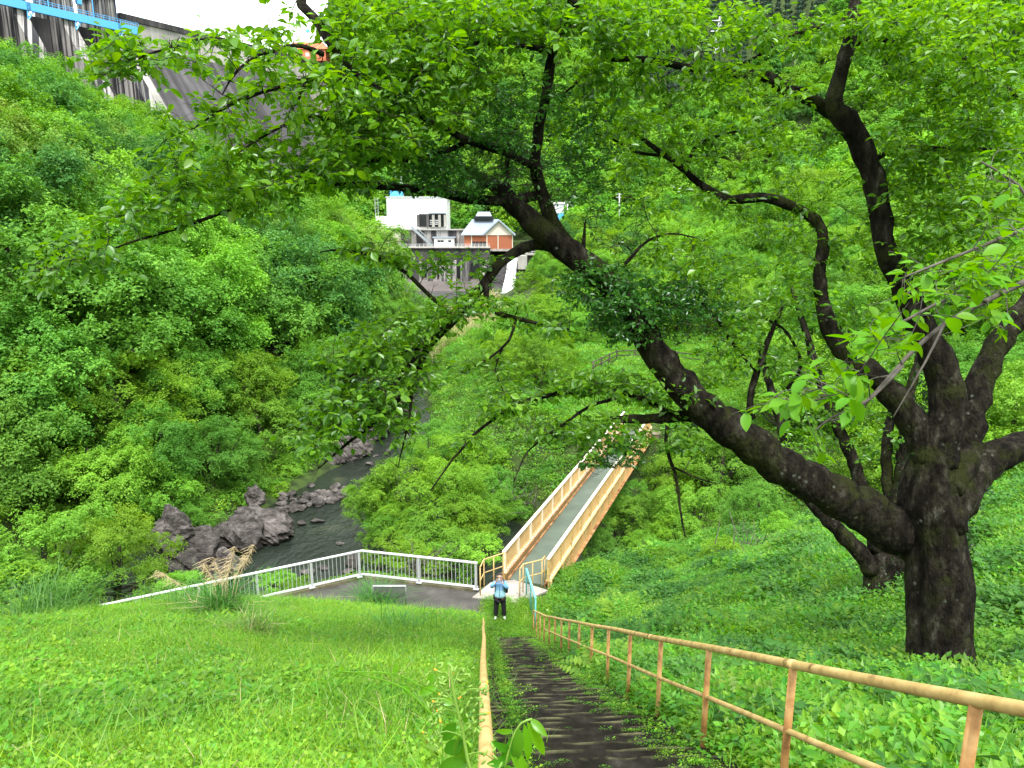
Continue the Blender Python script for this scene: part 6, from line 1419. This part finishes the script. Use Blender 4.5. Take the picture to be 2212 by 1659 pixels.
FERNS = [(1540, 1420, .28, 'small fern between the handrail and the gully rim'), (1640, 1560, .3, 'fern behind the handrail near the middle post'), (1545, 1475, .24, 'fern beside the rust stained post in mid picture'), (1760, 1640, .34, 'large fern at the bottom edge under the middle rail'), (1910, 1600, .36, 'bright fern with long fronds right of the near post'), (2010, 1640, .34, 'fern at the bottom right under the top rail'),
         (2180, 1640, .34, 'fern in the bottom right corner'), (1480, 1390, .26, 'fern above the handrail left of the dark stones'), (1700, 1300, .4, 'fern on the slope left of the second trunk'), (1600, 1290, .4, 'fern clump near the fallen branch'), (1760, 1240, .45, 'tall fern under the leaning thin stem'), (2060, 1480, .3, 'fern at the foot of the big trunk'), (1500, 1250, .45, 'fern at the rim of the gully'), (1830, 1560, .26, 'fern between the near posts'), (1400, 1480, .2, 'small fern by the steps edge under the mid rail')]
for k, (px, py, s, lab) in enumerate(FERNS): fern(on_ground(px, py), s * 1.15, lab, k)
# half buried dark stones and a fallen stick on the right slope
for px, py, w, lab in [(1770, 1330, 40, 'dark half buried stone on the slope left of the trunk'), (1800, 1370, 34, 'brown mossy stone in front of the trunk'), (1850, 1345, 30, 'stone peeping out of weeds beside the big trunk'), (1735, 1345, 26, 'small brown stone below the half buried one')]:
    p = on_ground(px, py); d = proj(p)[2][0]; w_ = w / FPX * d / 2; o = bpy.data.objects.new('stone', random.choice(RM)); link(o); o.location = p + U3 * w_ * .15; o.scale = (w_, w_, w_ * .6); tag(o, lab, 'rock')
a, b = on_ground(1745, 1232), on_ground(1838, 1222); tag(obj('fallen_branch', MB().tube([a + U3 * .1, (a + b) / 2 + U3 * .2, b + U3 * .15], [.03, .05, .06], 7), M['bark'], None, True), 'dark fallen branch lying in the weeds left of the second trunk', 'branch')

# ------------------------------------------------------------------ broad leaved plants in the foreground
def leafobj(parent, base, tip, w, mat, droop=.15, nrm=U3, name='leaf', m_=8):
    base, tip = np.array(base, float), np.array(tip, float); a = tip - base; L = np.linalg.norm(a); a /= L; s = np.cross(a, nrm); s /= np.linalg.norm(s) + 1e-9; n_ = np.cross(s, a); V = []; F = []
    for k in range(m_ + 1):
        t = k / m_; q = (math.sin(math.pi * t ** .8) ** .85) if 0 < t < 1 else 0; c = base + a * L * t - n_ * 0 + n_ * droop * L * (4 * t * (1 - t)) * .5; V += [c - s * w * q + n_ * w * q * .35, c, c + s * w * q + n_ * w * q * .35]
    for k in range(m_): b = 3 * k; F += [(b, b + 1, b + 4, b + 3), (b + 1, b + 2, b + 5, b + 4)]
    return obj(name, MB().add(V, F), M[mat], parent, True)
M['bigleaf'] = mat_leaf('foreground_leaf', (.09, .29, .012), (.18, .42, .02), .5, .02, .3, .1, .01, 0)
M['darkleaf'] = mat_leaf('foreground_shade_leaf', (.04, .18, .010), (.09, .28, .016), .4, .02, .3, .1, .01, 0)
M['bud'] = mat_plain('green_bud', (.16, .30, .04), .6); M['budtip'] = mat_plain('orange_petal', (.75, .36, .03), .6)
D = 1.75
sg = thing('leafy_sapling', 'leafy sapling with long drooping leaves at the left edge of the stairs', 'plant', P(1085, 1700, 2.2))
stem = spline([P(1075, 1730, D + .1), P(1090, 1660, D), P(1105, 1600, D), P(1125, 1563, D), P(1150, 1553, D)], .03); obj('stem', MB().tube(stem, .0028, 6), M['bud'], sg, True)
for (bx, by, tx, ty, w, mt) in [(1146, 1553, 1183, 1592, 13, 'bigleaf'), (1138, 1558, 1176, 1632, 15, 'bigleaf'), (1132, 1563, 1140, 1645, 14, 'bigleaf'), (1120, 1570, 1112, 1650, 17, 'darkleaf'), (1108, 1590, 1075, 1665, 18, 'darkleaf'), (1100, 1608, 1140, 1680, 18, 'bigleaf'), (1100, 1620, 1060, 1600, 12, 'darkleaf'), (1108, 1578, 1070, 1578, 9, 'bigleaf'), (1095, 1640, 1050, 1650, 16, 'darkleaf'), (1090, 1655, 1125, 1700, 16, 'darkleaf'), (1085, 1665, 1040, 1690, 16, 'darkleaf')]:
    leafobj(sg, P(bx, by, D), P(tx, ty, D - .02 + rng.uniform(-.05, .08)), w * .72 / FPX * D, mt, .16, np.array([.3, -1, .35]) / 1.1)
bw_ = thing('budding_weed', 'tall weed with clusters of green buds and orange tips beside the left handrail', 'plant', P(1012, 1700, 1.5))
D = 1.55
obj('stem', MB().tube(spline([P(1030, 1700, D), P(1010, 1640, D), P(1000, 1580, D), P(985, 1520, D), P(975, 1465, D), P(978, 1440, D)], .03), [.0042] * 0 or .0036, 7), M['bud'], bw_, True)
br_ = [((1000, 1560), (950, 1480)), ((990, 1530), (930, 1510)), ((985, 1500), (960, 1450)), ((1000, 1590), (930, 1590)), ((1005, 1600), (1035, 1555)), ((985, 1510), (1045, 1490)), ((1010, 1630), (1065, 1640)), ((995, 1560), (1025, 1520)), ((980, 1480), (1000, 1448)), ((990, 1540), (935, 1545))]
for (a, b) in br_:
    p0, p1 = P(*a, D), P(*b, D + rng.uniform(-.06, .06)); obj('side_stem', MB().tube(spline([p0, (p0 + p1) / 2 + U3 * .012, p1], .02), .0013, 5, False), M['bud'], bw_)
    for k in range(11):
        q = p0 + (p1 - p0) * rng.uniform(.55, 1.1) + rng.normal(0, .011, 3); dr = rng.normal(0, 1, 3); dr[0] += -.8 if b[0] < a[0] else .8; dr /= np.linalg.norm(dr); L = rng.uniform(.010, .017)
        obj('bud', MB().tube([q, q + dr * L * .35, q + dr * L * .8, q + dr * L], [.0010, .0028, .0026, .0012], 7), M['bud'], bw_, True)
        if k % 9 == 0 and b[1] % 4: obj('bud_tip', MB().tube([q + dr * L, q + dr * L * 1.5], [.0014, .0022], 6), M['budtip'], bw_)
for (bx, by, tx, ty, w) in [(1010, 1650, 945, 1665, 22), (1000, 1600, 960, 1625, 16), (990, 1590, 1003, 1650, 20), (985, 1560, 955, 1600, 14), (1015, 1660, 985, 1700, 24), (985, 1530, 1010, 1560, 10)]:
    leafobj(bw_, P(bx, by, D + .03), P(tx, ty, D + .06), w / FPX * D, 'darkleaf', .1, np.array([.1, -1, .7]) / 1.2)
# arching vine left of the handrail
vn = thing('arching_vine', 'thin pale green vine arching over the grass left of the budding weed', 'plant', P(740, 1470, 2.9)); D = 2.6
m_ = MB(); m_.tube(spline([P(700, 1480, D), P(735, 1450, D), P(800, 1462, D), P(870, 1485, D), P(930, 1540, D - .2), (P(990, 1600, D - .5))], .05), .003, 5, False); m_.tube(spline([P(735, 1452, D), P(850, 1455, D), P(905, 1480, D), P(960, 1505, D - .3)], .05), .0026, 5, False); m_.tube(spline([P(760, 1452, D), P(720, 1490, D), P(706, 1530, D)], .05), .003, 5, False); obj('stem', m_, M['bigleaf'], vn)
for (bx, by, tx, ty, w) in [(852, 1455, 858, 1432, 5), (925, 1475, 940, 1455, 8), (870, 1482, 885, 1500, 8), (905, 1500, 950, 1480, 9), (950, 1510, 985, 1520, 9), (740, 1450, 735, 1435, 4)]: leafobj(vn, P(bx, by, D), P(tx, ty, D), w / FPX * D, 'bigleaf', .1, np.array([0, -1, .6]))
# climbing weeds on the right handrail posts and the rim of the stairs
random.seed(77)
def weedclump(px, py, wpx, hpx, n, lsz, lab, mat='darkleaf', dz=0):
    p = on_ground(px, py); d = proj(p)[2][0]; t = thing('weed_clump', lab, 'weed', p); P_, A_, S_ = [], [], []
    N = n; a = rng.uniform(0, 6.28, N); q = wpx / 2 / FPX * d * np.sqrt(rng.random(N)); h = hpx / 1500 * d * (1 - (q / (wpx / 2 / FPX * d)) ** 2 * .7) * rng.random(N) ** .5
    pos = np.c_[np.cos(a) * q, np.sin(a) * q * .7, h]; nrm = np.c_[rng.normal(size=(N, 2)) * .45 + np.array([0, -.2]), np.ones(N)]; al = np.c_[np.cos(a), np.sin(a), rng.uniform(-.7, .2, N)] + rng.normal(size=(N, 3)) * .3
    V, F = leaf_quads(pos, nrm, lsz * rng.uniform(.6, 1.3, N), .55, 1, .15, al); o = bpy.data.objects.new('leaves', me_arrays('leaves', V, F, M[mat])); link(o, t); struct(o, 'stuff')
    m_ = MB()
    for k in range(0, N, max(1, N // 12)): m_.tube([np.array([pos[k][0] * .3, pos[k][1] * .3, -.02]) + p, pos[k] + p], .0022, 4, False)
    obj('stems', m_, M['bud'], t)
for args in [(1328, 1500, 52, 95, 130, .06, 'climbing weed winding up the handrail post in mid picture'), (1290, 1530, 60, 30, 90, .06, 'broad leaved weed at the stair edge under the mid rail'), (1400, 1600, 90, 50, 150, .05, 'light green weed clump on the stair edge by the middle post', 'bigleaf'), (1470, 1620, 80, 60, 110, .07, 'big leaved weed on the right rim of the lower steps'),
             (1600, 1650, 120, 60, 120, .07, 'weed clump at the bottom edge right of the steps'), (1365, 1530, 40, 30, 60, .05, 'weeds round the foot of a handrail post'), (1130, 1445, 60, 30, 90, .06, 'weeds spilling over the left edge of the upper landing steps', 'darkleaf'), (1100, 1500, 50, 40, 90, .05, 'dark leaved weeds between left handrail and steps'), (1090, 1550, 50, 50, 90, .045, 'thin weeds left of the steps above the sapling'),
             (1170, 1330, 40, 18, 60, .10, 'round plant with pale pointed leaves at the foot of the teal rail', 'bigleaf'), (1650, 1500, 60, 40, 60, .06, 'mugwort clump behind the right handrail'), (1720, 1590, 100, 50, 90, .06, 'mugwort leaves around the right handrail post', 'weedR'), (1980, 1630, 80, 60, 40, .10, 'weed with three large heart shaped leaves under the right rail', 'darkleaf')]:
    weedclump(*args)

# ------------------------------------------------------------------ the person
M['skin'] = mat_plain('skin', (.5, .3, .22), .55); M['hair'] = mat_plain('dark_hair', (.02, .016, .013), .6); M['trouser'] = mat_noise('black_trousers', [(.3, (.006, .006, .008)), (.7, (.018, .018, .022))], 6, .8, .6, dist=.02)
M['shoe'] = mat_plain('white_shoes', (.75, .76, .8), .5); M['pack'] = mat_plain('dark_backpack', (.025, .025, .045), .6); M['camera'] = mat_plain('silver_camera', (.45, .43, .42), .35, .3); M['lens'] = mat_plain('lens_glass', (.01, .01, .015), .1)
m, n, l, out = nodes('light_blue_jacket'); b = n.new('ShaderNodeBsdfPrincipled'); b.inputs['Roughness'].default_value = .65
tcn = n.new('ShaderNodeTexCoord'); sx_ = n.new('ShaderNodeSeparateXYZ'); l.new(tcn.outputs['Object'], sx_.inputs[0]); rr_ = ramp_node(n, [(.0, (.30, .55, .70)), (.45, (.33, .60, .74)), (.60, (.20, .42, .72)), (1, (.16, .36, .68))]); mr_ = n.new('ShaderNodeMapRange'); mr_.inputs[1].default_value = .78; mr_.inputs[2].default_value = 1.4
l.new(sx_.outputs[2], mr_.inputs[0]); l.new(mr_.outputs[0], rr_.inputs[0]); l.new(rr_.outputs[0], b.inputs['Base Color']); nz_ = n.new('ShaderNodeTexNoise'); nz_.inputs['Scale'].default_value = 9; bm_ = n.new('ShaderNodeBump'); bm_.inputs['Strength'].default_value = .8; bm_.inputs['Distance'].default_value = .03; l.new(nz_.outputs['Fac'], bm_.inputs['Height']); l.new(bm_.outputs[0], b.inputs['Normal']); l.new(b.outputs[0], out.inputs[0]); M['jacket'] = m
pz = G(1080, 1336, .0); PX, PY = float(pz[0]), float(pz[1]); PZ = float(gz(PX, PY))
per = thing('person', 'person in a light blue jacket and black trousers holding a camera up to the face', 'person', (PX, PY, PZ))
def skin(name, J, E, mat, parent, sub=2, root=0):
    me = bpy.data.meshes.new(name); me.from_pydata([j[:3] for j in J], E, []); o = bpy.data.objects.new(name, me); link(o, parent); me.materials.append(M[mat])
    md = o.modifiers.new('skin', 'SKIN'); sv = me.skin_vertices[0].data
    for k, j in enumerate(J): rr = j[3]; sv[k].radius = rr if isinstance(rr, tuple) else (rr, rr)
    sv[root].use_root = True; md.use_smooth_shade = True; s = o.modifiers.new('sub', 'SUBSURF'); s.levels = sub; s.render_levels = sub; return o
S = 1.0  # local, metres; faces -y (towards the viewer)
# body (continuous): pelvis, spine, neck, head, arms, legs
J = [(0, 0, 1.0, .07), (0, .01, 1.08, .10), (0, .01, 1.24, .14), (0, 0, 1.36, .07), (0, -.005, 1.42, .048), (0, -.01, 1.49, .075), (0, -.012, 1.56, .088), (0, -.01, 1.62, .06),
     (-.15, 0, 1.33, .055), (-.27, -.06, 1.20, .042), (-.22, -.19, 1.32, .034), (-.105, -.20, 1.47, .024),
     (.15, 0, 1.33, .055), (.24, -.08, 1.17, .042), (.17, -.20, 1.30, .034), (.075, -.21, 1.45, .024),
     (-.09, 0, .84, .055), (-.115, -.01, .48, .045), (-.13, .01, .10, .034), (.09, 0, .84, .055), (.115, -.01, .48, .045), (.13, .01, .10, .038)]
E = [(0, 1), (1, 2), (2, 3), (3, 4), (4, 5), (5, 6), (6, 7), (2, 8), (8, 9), (9, 10), (10, 11), (2, 12), (12, 13), (13, 14), (14, 15), (0, 16), (16, 17), (17, 18), (0, 19), (19, 20), (20, 21)]
skin('body', J, E, 'skin', per)
J = [(0, .0, .76, (.215, .16)), (0, .0, .92, (.21, .155)), (0, .01, 1.10, (.19, .14)), (0, .01, 1.25, (.19, .13)), (0, .01, 1.35, (.12, .10)), (0, .01, 1.41, .075),
     (-.17, 0, 1.31, .085), (-.285, -.06, 1.19, .072), (-.225, -.18, 1.31, .055), (-.15, -.20, 1.41, .042), (.17, 0, 1.31, .085), (.255, -.08, 1.16, .072), (.18, -.19, 1.28, .055), (.11, -.20, 1.39, .042)]
E = [(0, 1), (1, 2), (2, 3), (3, 4), (4, 5), (3, 6), (6, 7), (7, 8), (8, 9), (3, 10), (10, 11), (11, 12), (12, 13)]
skin('jacket', J, E, 'jacket', per)
obj('zip', MB().tube([(PX, PY - .168, PZ + .78), (PX, PY - .165, PZ + 1.1), (PX, PY - .15, PZ + 1.3)], .006, 4), M['trouser'], per)
J = [(0, 0, .88, (.195, .145)), (-.10, 0, .74, .115), (-.125, -.01, .46, .088), (-.145, .01, .09, .078), (.10, 0, .74, .115), (.125, -.01, .46, .088), (.145, .01, .09, .078)]
skin('trousers', J, [(0, 1), (1, 2), (2, 3), (0, 4), (4, 5), (5, 6)], 'trouser', per)
for s in (-1, 1):
    sh_ = skin('shoe', [(s * .15, .05, .055, (.048, .05)), (s * .155, -.04, .05, (.046, .045)), (s * .165, -.14, .04, (.045, .035))], [(0, 1), (1, 2)], 'shoe', per)
# hair and head details
hair = skin('hair', [(0, .045, 1.44, .05), (0, .03, 1.53, .095), (0, .02, 1.60, .09), (0, .0, 1.655, .06)], [(0, 1), (1, 2), (2, 3)], 'hair', per)
def at(x, y, z): return (PX + x, PY + y, PZ + z)
obj('nose', MB().tube([at(0, -.095, 1.56), at(0, -.115, 1.525)], [.008, .014], 6), M['skin'], per, True)
for s in (-1, 1):
    obj('eye', MB().tube([at(s * .032, -.098, 1.565), at(s * .032, -.103, 1.565)], [.013, .008], 8), M['hair'], per)
    obj('ear', MB().tube([at(s * .085, .0, 1.56), at(s * .095, .005, 1.53)], [.018, .012], 6), M['skin'], per, True)
    # hand with palm, four curled fingers and a thumb, closing on the camera
    wx = s * (-.105 if s < 0 else .075) * s if False else (-.105 if s < 0 else .075)
    J = [(wx, -.205, 1.465, .026), (wx * .95, -.21, 1.505, (.034, .018)), (wx * .9, -.212, 1.54, (.036, .018))]; E = [(0, 1), (1, 2)]
    for f in range(4):
        b = len(J); fx = wx * .9 + (f - 1.5) * .019; ln = (.9, 1, .95, .75)[f]
        J += [(fx, -.215, 1.555, .010), (fx - s * .008, -.23, 1.575 + .008 * ln, .0095), (fx - s * .02, -.25, 1.57 + .012 * ln, .008)]; E += [(2, b), (b, b + 1), (b + 1, b + 2)]
    b = len(J); J += [(wx - s * .035, -.205, 1.50, .012), (wx - s * .052, -.215, 1.525, .009)]; E += [(1, b), (b, b + 1)]
    skin('hand', J, E, 'skin', per, 1)
pk = thing('backpack', 'dark backpack on the back of the person in the light blue jacket', 'backpack', at(0, .16, 1.1))
obj('bag', MB().tube([at(.03, .2, .88), at(.03, .22, .95), at(.03, .22, 1.2), at(.03, .19, 1.33)], [.12, .17, .165, .09], 14), M['pack'], pk, True)
for s in (-1, 1): obj('strap', MB().tube([at(s * .11, .1, 1.38), at(s * .135, -.03, 1.40), at(s * .15, -.125, 1.25), at(s * .165, -.10, 1.05), at(s * .17, .05, .98)], .014, 6), M['pack'], pk, True)
obj('side_pocket', MB().tube([at(.215, .12, .9), at(.225, .12, 1.05), at(.21, .12, 1.15)], [.05, .06, .04], 8), M['pack'], pk, True)
cmr = thing('compact_camera', 'small silver camera held in front of the face of the person', 'camera', at(-.01, -.24, 1.53))
obj('camera_body', MB().box(at(-.012, -.232, 1.535), (.12, .032, .075)), M['camera'], cmr); obj('lens', MB().tube([at(-.012, -.248, 1.535), at(-.012, -.285, 1.535)], [.028, .024], 14), M['camera'], cmr, True)
obj('lens_glass', MB().tube([at(-.012, -.2851, 1.535), at(-.012, -.287, 1.535)], .017, 12), M['lens'], cmr)
print('objects', len(bpy.data.objects))

# labels that still coincide get their order from the left
byl = {}
for o in bpy.data.objects:
    if o.parent is None and o.get('category') == 'tree' and o.get('group'): byl.setdefault(o['label'], []).append(o)
ORD = ['leftmost', 'second', 'third', 'fourth', 'fifth', 'sixth', 'seventh', 'eighth', 'ninth']
for lab, os_ in byl.items():
    if len(os_) > 1:
        os_.sort(key=lambda o: float(proj(tuple(o.location))[0][0]))
        for k, o in enumerate(os_[:9]): q = ORD[k] + ' ' + lab.replace('broadleaf ', ''); o['label'] = q if len(q.split()) <= 16 else q.replace('across the river', 'far bank').replace('on the right bank', 'right bank')
